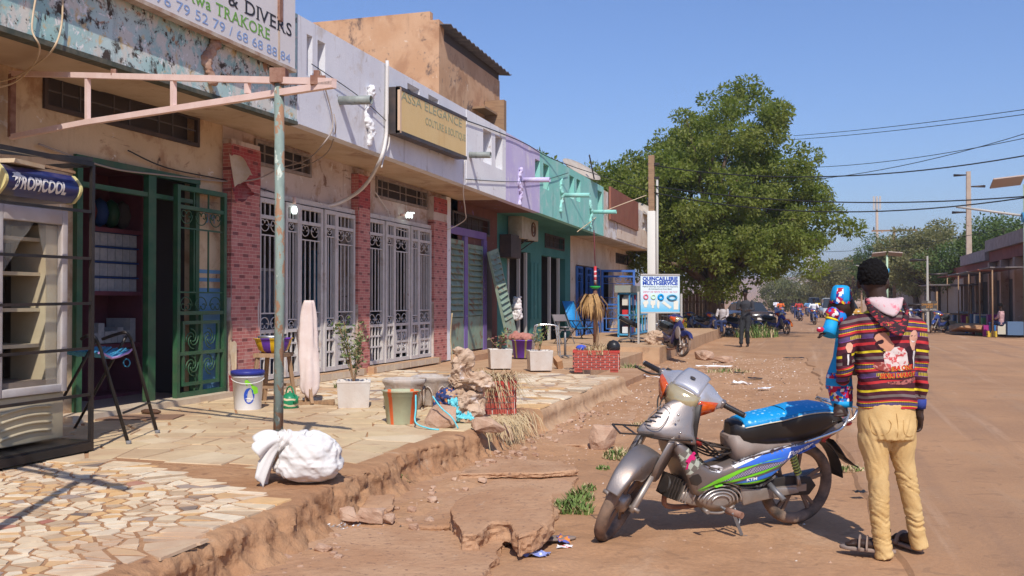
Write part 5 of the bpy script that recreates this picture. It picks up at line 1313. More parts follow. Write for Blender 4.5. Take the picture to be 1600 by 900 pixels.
for i,(px,py,lab,rz_)in enumerate(((632,640,'broken grey carved concrete pot with arched reliefs behind the striped bucket',.3),(676,634,'second grey carved concrete pot covered in dry grass behind the rubbish',.9))):
 p,k=px_scale(px,py);T=Thing('carved_pot',lab,'pot',tuple(p),rz_,'carved concrete pots')
 n=8;rings=[]
 for(r_,z)in((.17,0),(.19,.03),(.22,.26),(.25,.31),(.25,.34),(.215,.34),(.19,.27),(.17,.12)):
  rings.append([(r_*math.cos(2*PI*(j+.5)/n),r_*math.sin(2*PI*(j+.5)/n),z+(.025*math.sin(j*2.1+i)if z>.35 else 0))for j in range(n)])
 T.part('tub',MB().loft(rings,sm=False),mCarv,local=True,bevel=.01)
 for j in range(n):
  a=2*PI*(j+1)/n;R_=.20;cxx,cyy=R_*math.cos(a),R_*math.sin(a);tx,ty=-math.sin(a),math.cos(a)
  pts=[(cxx+tx*.055*s2+.012*math.cos(a),cyy+ty*.055*s2+.012*math.sin(a),z)for s2,z in((-1,.06),(-1,.16),(-.6,.21),(0,.235),(.6,.21),(1,.16),(1,.06))]
  T.part('arch_relief',MB().tube(pts,.009,5),mCarv,local=True)
mRedB=pm('red_brick_paint',(.48,.035,.03),(.38,.03,.025),sc=9,rough=.6,dust=.35,rnd_amt=.12);mJoint=pm('white_joint',(.72,.64,.58),rough=.85,dust=.2)
def brickbox(T,L_,W_,H_,rows,cols,feet=True):
 """planter of painted bricks: core plus individual bricks on all faces (local coords, centred)"""
 z0=.05 if feet else 0
 T.part('core',MB().bx((-L_/2,-W_/2,z0),(L_/2,W_/2,H_-.02)),mJoint,local=True)
 bh=(H_-0)/rows;bl=L_/cols;g=.011
 def addb(name,me,x,y,z,rz):
  o=link(name,me,T.o,(x,y,z),rz);return o
 fb_=MB().box((0,0,0),(bl-g,.022,bh-g)).mesh('brick',mRedB);hb=MB().box((0,0,0),(bl/2-g,.022,bh-g)).mesh('brick',mRedB)
 for r_ in range(rows):
  z=bh*(r_+.5)
  if r_==0 and feet:
   for sx in(-1,1):
    for sy in(-1,1):addb('brick',fb_,sx*(L_/2-bl/2),sy*(W_/2+.008),z,0)
   continue
  for sy in(-1,1):
   if r_%2:
    for c_ in range(cols):addb('brick',fb_,-L_/2+bl*(c_+.5),sy*(W_/2+.008),z,0)
   else:
    for c_ in range(cols-1):addb('brick',fb_,-L_/2+bl*(c_+1),sy*(W_/2+.008),z,0)
    for sx in(-1,1):addb('brick',hb,sx*(L_/2-bl/4),sy*(W_/2+.008),z,0)
  nw=max(2,round(W_/bl))
  for sx in(-1,1):
   for c_ in range(nw-(r_%2)):addb('brick',fb_,sx*(L_/2+.010),-W_/2+bl*(c_+.5+.5*(r_%2)),z,PI/2)
 T.part('rim',MB().bx((-L_/2-.02,-W_/2-.02,H_),(L_/2+.02,-W_/2+.04,H_+.035)).bx((-L_/2-.02,W_/2-.04,H_),(L_/2+.02,W_/2+.02,H_+.035)).bx((-L_/2-.02,-W_/2+.04,H_),(-L_/2+.04,W_/2-.04,H_+.035)).bx((L_/2-.04,-W_/2+.04,H_),(L_/2+.02,W_/2-.04,H_+.035)),mRedB,local=True)
 return T
p,k=px_scale(928,582)
BP=brickbox(Thing('brick_planter','long red brick flower box with white joints standing clear on the pavement edge','planter',(p.x,p.y+.2,p.z),R(11)),.74,.42,.33,8,5)
p2,_=px_scale(745,645)
BP2=brickbox(Thing('brick_planter','round topped red brick flower box buried under dry grass and sacks','planter',(p2.x+.05,p2.y+.1,p2.z),R(20)),.62,.5,.31,5,4,feet=False)
gx=MB();c=BP2.loc+Vector((0,0,.31))
for q in range(400):
 a=rnd.uniform(0,2*PI);r0_=rnd.uniform(0,.3);p0=c+Vector((r0_*math.cos(a)*1.1,r0_*math.sin(a),rnd.uniform(-.02,.06)))
 out=Vector((math.cos(a+rnd.gauss(0,.5)),math.sin(a+rnd.gauss(0,.5)),0));l=rnd.uniform(.12,.42)
 if rnd.random()<.5:out=Vector((.7,-.6,0)).normalized()+out*.35
 q1=p0+out*l*.45+Vector((0,0,rnd.uniform(.0,.1)));q2=p0+out*l*.95+Vector((rnd.gauss(0,.05),rnd.gauss(0,.05),-rnd.uniform(-.05,.36)));q2.z=max(q2.z,.05 if q2.x>EDGE else ZT+.01)
 s_=Vector((-out.y,out.x,0))*.004
 gx.add([p0-s_,p0+s_,q1+s_,q1-s_,q2],[(0,1,2,3),(3,2,4)],rnd.choice([0,0,1]))
tag(link('dry_grass',gx.mesh('dry_grass',[mDry,pm('dry_grass2',(.34,.24,.13),rough=.9)])),kind='stuff')
hx=MB()
for q in range(230):
 b_=Vector((-2.92+rnd.gauss(0,.08),9.15+rnd.gauss(0,.3),.3));l=rnd.uniform(.2,.5);o_=Vector((rnd.uniform(.1,.5),rnd.gauss(0,.25),0));e_=b_+o_*l;e_.z=max(.02,.28-l*.7)
 s_=Vector((.003,.004,0));mpt=(b_+e_)/2+Vector((0,0,.06));hx.add([b_-s_,b_+s_,mpt+s_,mpt-s_,e_],[(0,1,2,3),(3,2,4)],0)
tag(link('dry_grass',hx.mesh('dry_grass',[mDry])),kind='stuff')
def cloth_blob(name,parts,vox,mat,loc,label,cat,amp=.02,sc_=7,rz=0,sm=3,sd_=0):
 mb=MB()
 for q in parts:mb.sph(q[0],q[1],16)
 def dd(co,no):
  return(-np.abs(fbm(co[:,0]*sc_,co[:,1]*sc_,co[:,2]*sc_,4,21+sd_))*amp*2.6+(.5-np.abs(fbm(co[:,0]*sc_*2.3,co[:,1]*sc_*2.3,co[:,2]*sc_*1.4,3,27+sd_)))*amp*1.1+fbm(co[:,0]*sc_*.5+3,co[:,1]*sc_*.5,co[:,2]*sc_*.5,3,23+sd_)*amp*1.6)
 me=remesh(mb,vox,mat,1,dd,name);me.polygons.foreach_set('use_smooth',[amp<.033]*len(me.polygons));o=link(name,me,None,loc,rz);return tag(o,label,cat)
p,k=px_scale(722,655)
mSackB=pm('dirty_sack',(.44,.30,.20),(.54,.39,.28),sc=5,rough=.85,bump=.003,bsc=120,layers=[((.66,.60,.58),4,.6,.68)])
cloth_blob('sack',[((0,0,.17),(.22,.2,.2)),((-.05,0,.12),(.2,.16,.14))],.016,mSackB,tuple(p),'crumpled dirty brown sack, the lower one of two leaning on the brick flower box','sack',.035,6,sd_=1)
cloth_blob('sack',[((0,0,.08),(.26,.12,.12)),((-.1,0,.2),(.12,.09,.17)),((-.13,0,.32),(.05,.05,.10))],.014,mSackB,(p.x+.10,p.y+.0,p.z+.30),'pale brown peaked sack lying on top of the lower one','sack',.035,6,.3,sd_=2)
p,k=px_scale(703,655)
mWax=pm('wax_print_cloth',(.03,.05,.16),rough=.8,layers=[((.55,.20,.04),26,.57,.6),((.04,.25,.3),19,.62,.66)])
cloth_blob('cloth',[((0,0,.2),(.16,.1,.08)),((-.1,0,.12),(.08,.08,.12))],.012,mWax,(p.x,p.y,p.z),'dark blue and orange print cloth bundled on the heap','cloth',.02,11,sd_=3)
mTq=pm('turquoise_string',(.10,.50,.58),(.2,.62,.68),sc=20,rough=.6)
ps=G(712,660,ZT)
cloth_blob('net',[((0,0,.10),(.06,.05,.11)),((.1,0,.03),(.12,.05,.03)),((-.03,0,.2),(.08,.03,.03))],.01,mTq,tuple(ps+Vector((.03,-.08,.02))),'tangled turquoise plastic net hanging over the heap','net',.03,14,sd_=4)
pr=G(690,668,ZT)+Vector((0,0,.0))
cs=cr([(-.24,-.05,.30),(-.21,-.12,.18),(-.19,-.17,.06),(-.05,-.22,.02),(.06,-.22,.01)],6)
tag(link('string',MB().tube(cs,.008,6).tube(cr([(-.05,-.1,.30),(.05,-.14,.2),(.16,-.16,.12),(.22,-.15,.02)],6),.007,6).mesh('string',mTq),None,tuple(pr)),'turquoise plastic string looping down over the rough rock','string')
ws=MB();ws.tube(cr([(0,0,0),(.03,.02,.35),(-.02,.03,.75),(.01,0,1.05)],4),.007,5)
sp3=G(705,640,ZT);tag(link('dry_stalk',ws.mesh('dry_stalk',mDry),None,tuple(sp3)),'single tall dry stalk rising from behind the heap','stalk')
plank_=G(872,574,ZT);single('brick',MB().box(plank_+Vector((0,0,.09)),(.10,.22,.16),.6,M=Matrix.Rotation(.5,3,'X')@Matrix.Rotation(.6,3,'Z')),pm('clay_brick',(.45,.25,.13),rough=.9),'orange clay brick propped between the chrome frame and the long brick flower box','brick')
p,k=px_scale(816,559)
B2=Thing('bucket','purple and yellow striped bucket with a red brown cloth heaped on it','bucket',tuple(p))
h=.36;B2.part('body',stripe_mb([(0,0),(.17,0),(.18,.01),(.225,h),(.245,h),(.245,h+.02),(.22,h+.02),(.17,.03),(0,.03)],30,{q for q in range(30)if q%5==0}),[mPur,pm('dull_yellow',(.42,.38,.1),rough=.5)],local=True)
cloth_blob('cloth',[((0,0,0),(.27,.2,.07)),((-.1,0,.05),(.12,.1,.05))],.018,pm('red_brown_cloth',(.36,.15,.12),(.45,.2,.16),sc=9,rough=.9),(p.x,p.y,p.z+h+.06),'red brown cloth piled on the purple striped bucket','cloth',.03,7,sd_=5)
mChr=pm('chrome',(.62,.61,.60),rough=.22,metal=.9);mChD=pm('grey_metal',(.22,.21,.21),rough=.45,metal=.5)
p,k=px_scale(853,566)
T=Thing('chrome_stool','chrome stool frame without its seat behind the white planters','stool frame',tuple(p),R(20))
for s_ in(-.2,.2):
 T.part('side_tube',MB().tube(cr([(-.27,s_,0),(-.22,s_,.6),(-.16,s_,.72),(.16,s_,.72),(.22,s_,.6),(.27,s_,0)],5),.014,7),mChr,local=True)
T.part('rung',MB().cyl((-.25,-.2,.2),(-.25,.2,.2),.01),mChr,local=True);T.part('rung',MB().cyl((.25,-.2,.2),(.25,.2,.2),.01),mChr,local=True)
p,k=px_scale(883,558)
T=Thing('bar_stool','grey pedestal base of a bar stool with cross feet','stool',tuple(p))
T.part('column',MB().cyl((0,0,.03),(0,0,.62),.028,.024),mChD,local=True);T.part('plate',MB().cyl((0,0,.62),(0,0,.65),.11),mChD,local=True)
for a in range(4):T.part('foot',MB().bar((0,0,.04),(.3*math.cos(a*PI/2+.5),.3*math.sin(a*PI/2+.5),.01),.035,.02),mChD,local=True)
def folding_chair(loc,rz,mat,seatm,label):
 T=Thing('folding_chair',label,'chair',loc,rz)
 for s_ in(-.2,.2):
  T.part('leg',MB().tube([(.28,s_,0),(-.22,s_,.85)],.013,6),mat,local=True);T.part('leg',MB().tube([(-.24,s_*.9,0),(.18,s_*.9,.46)],.013,6),mat,local=True)
 T.part('seat',MB().box((.02,0,.45),(.4,.38,.02)),seatm,local=True,bevel=.006)
 T.part('backrest',MB().box((-.16,0,.76),(.02,.38,.2),M=Matrix.Rotation(R(-30),3,'Y')),seatm,local=True,bevel=.006);return T
p,k=px_scale(880,543);folding_chair(tuple(p),R(-40),mChD,pm('taupe_vinyl',(.18,.15,.15),rough=.6),'grey folding chair beside the blue reclining chair')
p,k=px_scale(908,534)
T=Thing('reclining_chair','reclining garden chair with bright blue mesh on a dark frame','chair',tuple(p),R(-30))
mBlM=pm('blue_mesh',(.02,.22,.52),(.03,.28,.6),sc=20,rough=.6)
for s_ in(-.26,.26):
 T.part('frame_tube',MB().tube(cr([(.5,s_,.42),(.1,s_,.38),(-.15,s_,.42),(-.55,s_,1.2)],5),.014,6),mBlkM,local=True)
 T.part('leg',MB().tube([(.4,s_,0),(-.1,s_,.6)],.013,6),mBlkM,local=True);T.part('leg',MB().tube([(-.35,s_,0),(.2,s_,.6)],.013,6),mBlkM,local=True)
 T.part('armrest',MB().tube([(-.25,s_,.62),(.25,s_,.62)],.018,6),mBlkM,local=True)
T.part('backrest',MB().grid([[(-.17,-.25,.43),(-.17,.25,.43)],[(-.35,-.25,.8),(-.35,.25,.8)],[(-.55,-.25,1.2),(-.55,.25,1.2)]]),mBlM,local=True).modifiers.new('s','SOLIDIFY').thickness=.015
T.part('seat',MB().grid([[(-.17,-.25,.42),(-.17,.25,.42)],[(.1,-.25,.38),(.1,.25,.38)],[(.5,-.25,.42),(.5,.25,.42)]]),mBlM,local=True).modifiers.new('s','SOLIDIFY').thickness=.015
mDead=pm('dead_leaf',(.42,.25,.10),(.30,.17,.07),sc=14,rough=.85);mDead2=pm('dead_leaf_dark',(.16,.09,.045),rough=.9)
c=Vector((BP.loc.x-.0,BP.loc.y,BP.loc.z+.3))
T=Thing('dead_plant','dead plant with a mop of drooping brown leaves in the long brick flower box','plant',tuple(c))
topp=WY(925,468,c.y)-c
T.part('stem',MB().tube(cr([(-.02,0,0),(.02,.0,.35),tuple(topp*.7+Vector((.03,0,0))),tuple(topp)],5),.026,7),pm('dead_stem',(.34,.22,.13),(.26,.16,.09),sc=12,rough=.9),local=True)
for q in range(90):
 a=rnd.uniform(0,2*PI);l=rnd.uniform(.16,.34);d=Vector((math.cos(a),math.sin(a),0));s_=Vector((-d.y,d.x,0))*rnd.uniform(.02,.035);p0=Vector(topp)+Vector((0,0,rnd.uniform(-.12,.06)))
 q1=p0+d*l*.5+Vector((0,0,.04));q2=p0+d*l*.85+Vector((0,0,-.10));q3=p0+d*l*.9+Vector((0,0,-l*.9-.05))
 T.part('leaf',MB().add([p0-s_*.4,p0+s_*.4,q1+s_,q1-s_,q2+s_*.9,q2-s_*.9,q3],[(0,1,2,3),(3,2,4,5),(5,4,6)]),mDead if rnd.random()<.75 else mDead2,local=True)
hp=WY(930,372,23.0)
T=Thing('hanging_ornament','thin red and white ornament with a green saucer hanging on a cord from the canopy','ornament',(hp.x,hp.y,WY(930,450,23).z))
T.part('cord',MB().cyl(WY(928,360,23),WY(930,416,23),.012,n=6),pm('maroon_cord',(.16,.03,.04),rough=.7))
T.part('red_strip',MB().cyl(WY(930,416,23),WY(930,445,23),.035,n=8),pm('red_white_strip',(.5,.03,.04),rough=.5,layers=[((.75,.65,.65),(2,2,30),.52,.56)]))
T.part('green_saucer',MB().lathe([(0,-.04),(.08,-.03),(.14,.02),(.13,.03),(0,.0)],WY(930,449,23),16),pm('green_plastic',(.03,.4,.08),rough=.4))
T.part('brown_tube',MB().cyl(WY(930,452,23),WY(930,540,23),.05,n=8),pm('brown_tube',(.16,.075,.05),rough=.8))
tag(link('dry_grass',tuft((c.x,c.y,c.z),.32,240,.25,m=1,dry=1,wd=.008).mesh('dry_grass',[mDry,mDry])),kind='stuff')
single('black_bag',MB().sph(c+Vector((.30,-.05,.12)),(.12,.1,.12),10),mBlk,'black plastic bag at the right end of the long brick flower box','bag')
single('blue_rag',MB().sph(c+Vector((-.26,0,.10)),(.10,.05,.05),8),pm('blue_rag',(.04,.1,.6),rough=.7),'small bright blue rag on the left end of the long brick flower box','rag')
zc_=.37;p=G(983,535,zc_)
T=Thing('office_chair','black office chair seat without backrest, tipped on a chrome star base','chair',tuple(p),.3)
T.part('seat',MB().box((0,0,.55),(.55,.5,.12),M=Matrix.Rotation(R(28),3,'Y')),mBlk,local=True,bevel=.03);T.part('column',MB().cyl((0,0,.1),(0,0,.5),.03),mChD,local=True)
for a in range(5):
 x,y=.3*math.cos(a*1.257),.3*math.sin(a*1.257);T.part('star_arm',MB().bar((0,0,.12),(x,y,.07),.035),mChr,local=True);T.part('castor',MB().sph((x,y,.03),.03,8),mBlk,local=True)
p=G(1028,538,zc_)
cloth_blob('sack',[((0,0,.18),(.34,.25,.2)),((-.2,0,.12),(.2,.2,.13))],.025,mSackB,tuple(p),'pale open sack slumped under the hardware sign','sack',.04,4,.4,sd_=7)
cx=-5.2;ya,yb2=WX(984,480,cx).y,WX(1027,480,cx).y
T=Thing('display_cabinet','glass fronted cabinet with light blue bars and a grey green sloping lid','cabinet',(cx-.3,(ya+yb2)/2,zc_))
zt5=WX(973,458,cx).z;mLB=pm('light_blue_paint',(.06,.30,.52),(.08,.34,.56),sc=6,rough=.5)
fr=MB()
for y in(ya,yb2):
 for x in(cx,cx-.35):fr.bar((x,y,zc_),(x,y,zt5),.05)
for z in(zc_+.08,(zc_+zt5)/2,zt5):fr.bar((cx,ya,z),(cx,yb2,z),.05).bar((cx-.35,ya,z),(cx-.35,yb2,z),.05).bar((cx,ya,z),(cx-.35,ya,z),.05)
T.part('frame',fr,mLB)
n=10
for i in range(1,n):T.part('bar',MB().bar((cx+.01,ya+(yb2-ya)*i/n,zc_+.08),(cx+.01,ya+(yb2-ya)*i/n,zt5),.03),mLB)
T.part('lid',quadbox(cx-.45,cx+.12,ya-.1,yb2+.1,zt5+.03,zt5+.25,zt5+.03,zt5+.25),pm('grey_green_tin',(.26,.29,.25),rough=.6,dust=.3))
T.part('back',MB().bx((cx-.352,ya,zc_),(cx-.35,yb2,zt5)),mInk)
gc=[pm('goods_%d'%i,c_,rough=.5)for i,c_ in enumerate([(.6,.04,.04),(.65,.6,.5),(.05,.2,.5),(.65,.42,.04),(.35,.03,.2),(.1,.3,.1),(.7,.68,.66)])]
for z in(zc_+.12,zc_+.55,zc_+.98):
 for j in range(22):
  y=ya+.08+(yb2-ya-.16)*j/22
  T.part('goods',MB().bx((cx-.25,y,z),(cx-.08,y+(yb2-ya)/25,z+rnd.uniform(.15,.36))),rnd.choice(gc))
Y1,Y2=24.9,25.5
def sgp(px,py):
 t=(px-1001)/61;return WY(px,py,Y1+(Y2-Y1)*t)
sl_,sr_=sgp(1001,484),sgp(1062,487);tl_,tr_=sgp(1003,427),sgp(1063,428)
T=Thing('hardware_sign','blue and white hardware shop sign board on two thin metal posts','sign',(sl_.x,sl_.y,.1))
ud=(sr_-sl_).normalized();nd=Vector((ud.y,-ud.x,0)).normalized();W_=(sr_-sl_).length;H_=tl_.z-sl_.z;O_=Vector((sl_.x,sl_.y,min(sl_.z,sr_.z)));ud=Vector((ud.x,ud.y,0)).normalized()
def bgrad(N,L,co,tc):
 sp=N.new('ShaderNodeSeparateXYZ');L.new(co,sp.inputs[0])
 return _mixc(N,L,(.10,.46,.70),(.66,.76,.80),_ramp(N,L,sp.outputs[2],O_.z-.1,O_.z+H_*.62))
board=MB().ext([O_,O_+ud*W_,O_+ud*W_+Vector((0,0,H_)),O_+Vector((0,0,H_))],-nd*.03)
T.part('board',board,pm('sign_blue_gradient',(0,0,0),custom=bgrad,coord='World',rough=.4))
T.part('rim',MB().bar(O_+Vector((0,0,H_+.02)),O_+ud*W_+Vector((0,0,H_+.02)),.04).bar(O_+Vector((0,0,-.02)),O_+ud*W_+Vector((0,0,-.02)),.04),mPost)
mNav=pm('sign_navy',(.01,.06,.38),rough=.4);mPk=pm('sign_pink',(.7,.2,.26),rough=.4);mTx=pm('sign_text',(.12,.16,.14),rough=.5)
def sgt(s_,u0,u1,v,size,m_,fat=0):
 vs,fs_=textmesh(s_,size,'LEFT',.001,1,fat);wd=max(q.x for q in vs);kk=(u1-u0)*W_/wd
 T.part('lettering',MB().add([O_+ud*(u0*W_+q.x*kk)+Vector((0,0,v*H_+q.y))+nd*(.004+q.z)for q in vs],fs_),m_)
sgt('QUINCAILLERIE',.05,.95,.86,.135,mNav,.006);sgt('MULTI-SERVICE',.05,.95,.74,.135,mNav,.006)
sgt('Matériel Electrique, de plomberie, de maçonnerie',.05,.95,.675,.055,mTx);sgt('de menuiserie et divers Bazar',.2,.8,.61,.055,mTx);sgt('DEPOT DE VENTE 76 45 21 / 66 74 27',.06,.94,.525,.065,mPk)
def ringp(u,v,r_,w_,m_,fl=1):T.part('hose_ring',MB().torus(O_+ud*u*W_+Vector((0,0,v*H_))+nd*.008,r_,w_,18,6,Matrix((ud,Vector((0,0,1))*fl,nd)).transposed()),m_)
ringp(.13,.41,.055,.02,mPk);ringp(.32,.41,.055,.018,pm('sign_mint',(.55,.75,.5),rough=.5));ringp(.51,.40,.065,.03,pm('sign_cyan',(.0,.3,.65),rough=.4));ringp(.80,.39,.12,.035,pm('sign_teal',(.04,.26,.42),rough=.4),.55)
def poly2(pts,m_,nm='printed_item'):T.part(nm,MB().ext([O_+ud*u*W_+Vector((0,0,v*H_))+nd*.004 for u,v in pts],nd*.003),m_)
mCrm=pm('sign_cream',(.72,.70,.6),rough=.5)
poly2([(.09,.12),(.15,.12),(.16,.18),(.20,.25),(.17,.31),(.10,.31),(.05,.25),(.08,.18)],mCrm);poly2([(.28,.10),(.33,.10),(.33,.17),(.37,.2),(.37,.31),(.25,.31),(.25,.2),(.28,.17)],mCrm)
poly2([(.42,.12),(.46,.08),(.48,.2),(.47,.31),(.42,.31),(.41,.2)],mCrm);poly2([(.54,.24),(.74,.08),(.79,.13),(.59,.30)],mCrm);poly2([(.84,.06),(.96,.06),(.96,.3),(.84,.3)],mCrm)
pa,pb2=O_+ud*-.06,O_+ud*(W_+.05)
T.part('post',MB().bar((pa.x,pa.y,.0),(pa.x,pa.y,O_.z+H_*.55),.05),mPost);T.part('post',MB().bar((pb2.x,pb2.y,.0),(pb2.x,pb2.y,O_.z+H_*.5),.05),mPost)
cloth_blob('knotted_cloth',[((0,0,.42),(.10,.08,.10)),((0,0,.26),(.13,.1,.12)),((0,0,.08),(.17,.12,.14)),((.02,0,.5),(.13,.06,.05))],.022,pm('white_cloth',(.68,.62,.60),rough=.9,layers=[((.15,.1,.12),6,.62,.7)]),tuple(WX(808,497,-6.75)),'white knotted cloth hanging in the turquoise doorway','cloth',.03,7,sd_=9)
AC=Thing('air_conditioner','dusty outdoor air conditioner unit on a bracket under the canopy','air conditioner',tuple(WX(828,372,-6.8)))
a0,a1_=WX(816,372,-6.62),WX(841,372,-6.62);zt=WX(816,337,-6.62).z
AC.part('casing',MB().bx((-6.98,a0.y,a0.z),(-6.62,a1_.y,zt)),pm('ac_casing',(.42,.38,.30),(.34,.29,.22),sc=5,rough=.6),bevel=.01)
AC.part('fan_grille',MB().torus((-6.61,(a0.y+a1_.y)/2+.25,(a0.z+zt)/2),.17,.02,24,6,Matrix.Rotation(PI/2,3,'Y')).torus((-6.61,(a0.y+a1_.y)/2+.25,(a0.z+zt)/2),.09,.012,20,6,Matrix.Rotation(PI/2,3,'Y')),pm('brown_grille',(.16,.08,.05),rough=.7))
for k in(-.3,.3):AC.part('bracket',MB().bar((-6.98,(a0.y+a1_.y)/2+k,a0.z-.02),(-6.6,(a0.y+a1_.y)/2+k,a0.z-.02),.03).bar((-6.98,(a0.y+a1_.y)/2+k,a0.z-.25),(-6.65,(a0.y+a1_.y)/2+k,a0.z-.03),.025),mSteelD)
single('speaker_box',MB().bx((-6.98,WX(786,400,-6.9).y,WX(786,402,-6.9).z),(-6.7,WX(802,400,-6.9).y,WX(786,366,-6.9).z)),mGrilleD,'dark box fixed to the wall at the turquoise corner','box')
mBulb=pm('lit_bulb',(.9,.95,.92),rough=.3,emit=((.82,1.0,.96),2.2))
def bulb(p,d,label,spiral=True):
 T=Thing('light_bulb',label,'light bulb',tuple(p));d=Vector(d).normalized();p=Vector(p)
 T.part('socket',MB().cyl(p-d*.13,p-d*.03,.024,n=10),mCork)
 if spiral:
  x=d.cross(Vector((0,0,1))).normalized();y=d.cross(x)
  pts=[p+d*(-.02+.14*t)+(x*math.cos(t*18)+y*math.sin(t*18))*.045 for t in[i/40 for i in range(41)]]
  T.part('spiral_tube',MB().tube(pts,.014,6),mBulb)
 else:T.part('globe',MB().tube([p,p+d*.03,p+d*.07,p+d*.11],[.025,.04,.045,.03],10),mBulb)
bulb(WX(636,336,-6.85),(.7,.6,0),'lit white spiral bulb above the second white grille');bulb(WX(460,322,-6.85),(0,0,-1),'small lit bulb hanging above the first white grille',False)
mWire=pm('grey_cable',(.34,.28,.24),rough=.6);mWireW=pm('white_cable',(.62,.58,.54),rough=.5);mWireB=pm('black_cable',(.02,.02,.02),rough=.5)
def cable(pts,r,mat,label,nm='cable'):
 mb=MB().tube(cr(pts,6),r,6);return single(nm,mb,mat,label,'cable')
W7=lambda x,y:WX(x,y,WXL+.05);W6=lambda x,y:WX(x,y,FX+.04)
cable([W6(605,95),W6(604,180),W6(603,215),W6(594,250),WX(570,290,-6.4),WX(540,312,-6.8),W7(512,322),W7(498,318)],.028,mWireW,'thick white cable bundle down the grey fascia to the wall')
cable([W6(607,100),W6(607,180),W6(608,222),W6(600,245),W6(596,262)],.012,mWireW,'thin cable beside the thick white bundle')
cable([W6(57,-10),W6(50,45),W6(62,75),WX(50,105,-6.4),WX(20,130,-6.8),W7(-20,140)],.008,mPaperB,'left yellowish cable looping off the turquoise fascia')
cable([W6(98,-10),W6(96,40),W6(82,78),WX(50,105,-6.5),WX(20,122,-6.8),W7(-20,132)],.008,mPaperB,'right yellowish cable looping off the turquoise fascia')
cable([W7(60,225),W7(170,262),W7(250,273),W7(345,283),WX(400,280,-6.8),W7(440,262),WX(478,250,-6.5),W6(505,225),W6(520,190),W6(500,110)],.010,mWire,'slack grey cable crossing above the green gate to the grey fascia')
cable([W7(430,268),W7(470,262),WX(510,240,-6.4),W6(524,205),W6(522,178)],.008,mWire,'second slack cable hanging from the drain spout')
cable([W7(200,235),W7(260,262),W7(345,280),W7(400,292),W7(520,330),W7(600,340)],.008,mWireB,'thin dark cable along the cream and mauve walls')
cable([W7(586,300),W7(606,330),W7(612,352),W7(650,365),W7(690,362),WX(725,345,-6.6),WX(727,330,-6.3),WX(724,300,-6.0),W6(726,250)],.010,mWireW,'pale cable sagging below the second vent up to the light box sign')
cable([W6(487,100),W6(560,150),W6(605,190)],.006,mWireB,'thin dark cable down across the grey fascia')
cable([W6(728,188),W6(775,205),W6(820,224),WX(880,255,-5.8),WX(1018,300,-4.6)],.010,mWireB,'dark cable from the light box sign towards the utility pole')
cable([W6(728,280),W6(800,284),W6(850,281),W6(888,270)],.008,mWireB,'thin cable across the lilac and turquoise fascias')
cable([W6(902,362),W6(925,345),W6(945,330),WX(1010,305,-4.8)],.012,mPaperB,'beige cable from the turquoise fascia to the utility pole')
mDish=pm('dish_grey',(.45,.40,.34),(.38,.33,.28),sc=5,rough=.6,dust=.3)
def dish(c,r,d,label,arm=True):
 T=Thing('satellite_dish',label,'satellite dish',tuple(c));d=Vector(d).normalized();c=Vector(c);M=d.to_track_quat('Z','Y').to_matrix()
 T.part('reflector',MB().lathe([(0,-.16*r),(r*.35,-.13*r),(r*.7,-.02*r),(r,.14*r),(r*1.01,.12*r),(r*.7,-.05*r),(0,-.19*r)],c,28,M=M),mDish)
 T.part('feed_arm',MB().bar(c-M@Vector((0,r*.9,-.1*r)),c+d*r*.9,.03),mSteelD);T.part('mast',MB().bar(c-d*.15*r,c-d*.3*r-Vector((0,0,r*1.1)),.06),mSteelD)
dish(WY(907,268,27.5),.62,(.35,-.15,.55),'grey satellite dish tilted behind the turquoise parapet');dish(WY(1002,328,37),.62,(.3,-.2,.6),'satellite dish behind the far beige parapet')
single('yellow_panel',MB().bx((WY(1056,500,41).x,41.0,WY(1056,522,41).z),(WY(1073,500,41).x,41.1,WY(1056,497,41).z)),pm('yellow_paint',(.75,.55,.03),rough=.5),'bright yellow panel standing behind the right post of the hardware sign','panel')
# ============================================================ motorbikes
mSil=pm('silver_paint',(.225,.21,.21),(.20,.185,.18),sc=2,rough=.40,metal=.6,coat=.2,dust=.34,rvar=.1,bump=.0006,bsc=120,layers=[((.30,.20,.14),5,.56,.78),((.14,.12,.11),22,.64,.68)])
mSilL=pm('sky_lit_silver',(.50,.50,.53),(.46,.46,.48),sc=2,rough=.28,metal=.45,coat=.4,dust=.2,rvar=.08,layers=[((.34,.26,.2),9,.62,.75)])  # silver base lightened to hold the sky's reflection on the headlight cowl
mSilD=pm('dusty_grey_plastic',(.20,.165,.15),(.24,.2,.18),sc=4,rough=.5,dust=.4)
mTyre=pm('dusty_tyre',(.055,.045,.04),(.26,.17,.115),sc=5,rough=.9,bump=.002,bsc=50,layers=[((.34,.22,.15),3,.45,.7)])
mRim=pm('bronze_rim',(.16,.11,.085),(.22,.15,.11),sc=6,rough=.5,metal=.3,dust=.3)
mEng=pm('cast_engine',(.40,.36,.32),(.30,.26,.23),sc=9,rough=.45,metal=.6,dust=.4)
mBkP=pm('black_seat_vinyl',(.013,.013,.014),rough=.32,spec=.5,dust=.05);mBP=pm('black_plastic_part',(.02,.019,.019),rough=.5,dust=.12)
mAmb=pm('amber_lens',(.62,.10,.01),(.5,.06,.01),sc=30,rough=.12,coat=.6,spec=.6);mLens=pm('yellowed_headlight',(.46,.38,.22),(.38,.30,.17),sc=5,rough=.12,coat=.8,metal=.25,spec=.7,bump=.001,bsc=70)
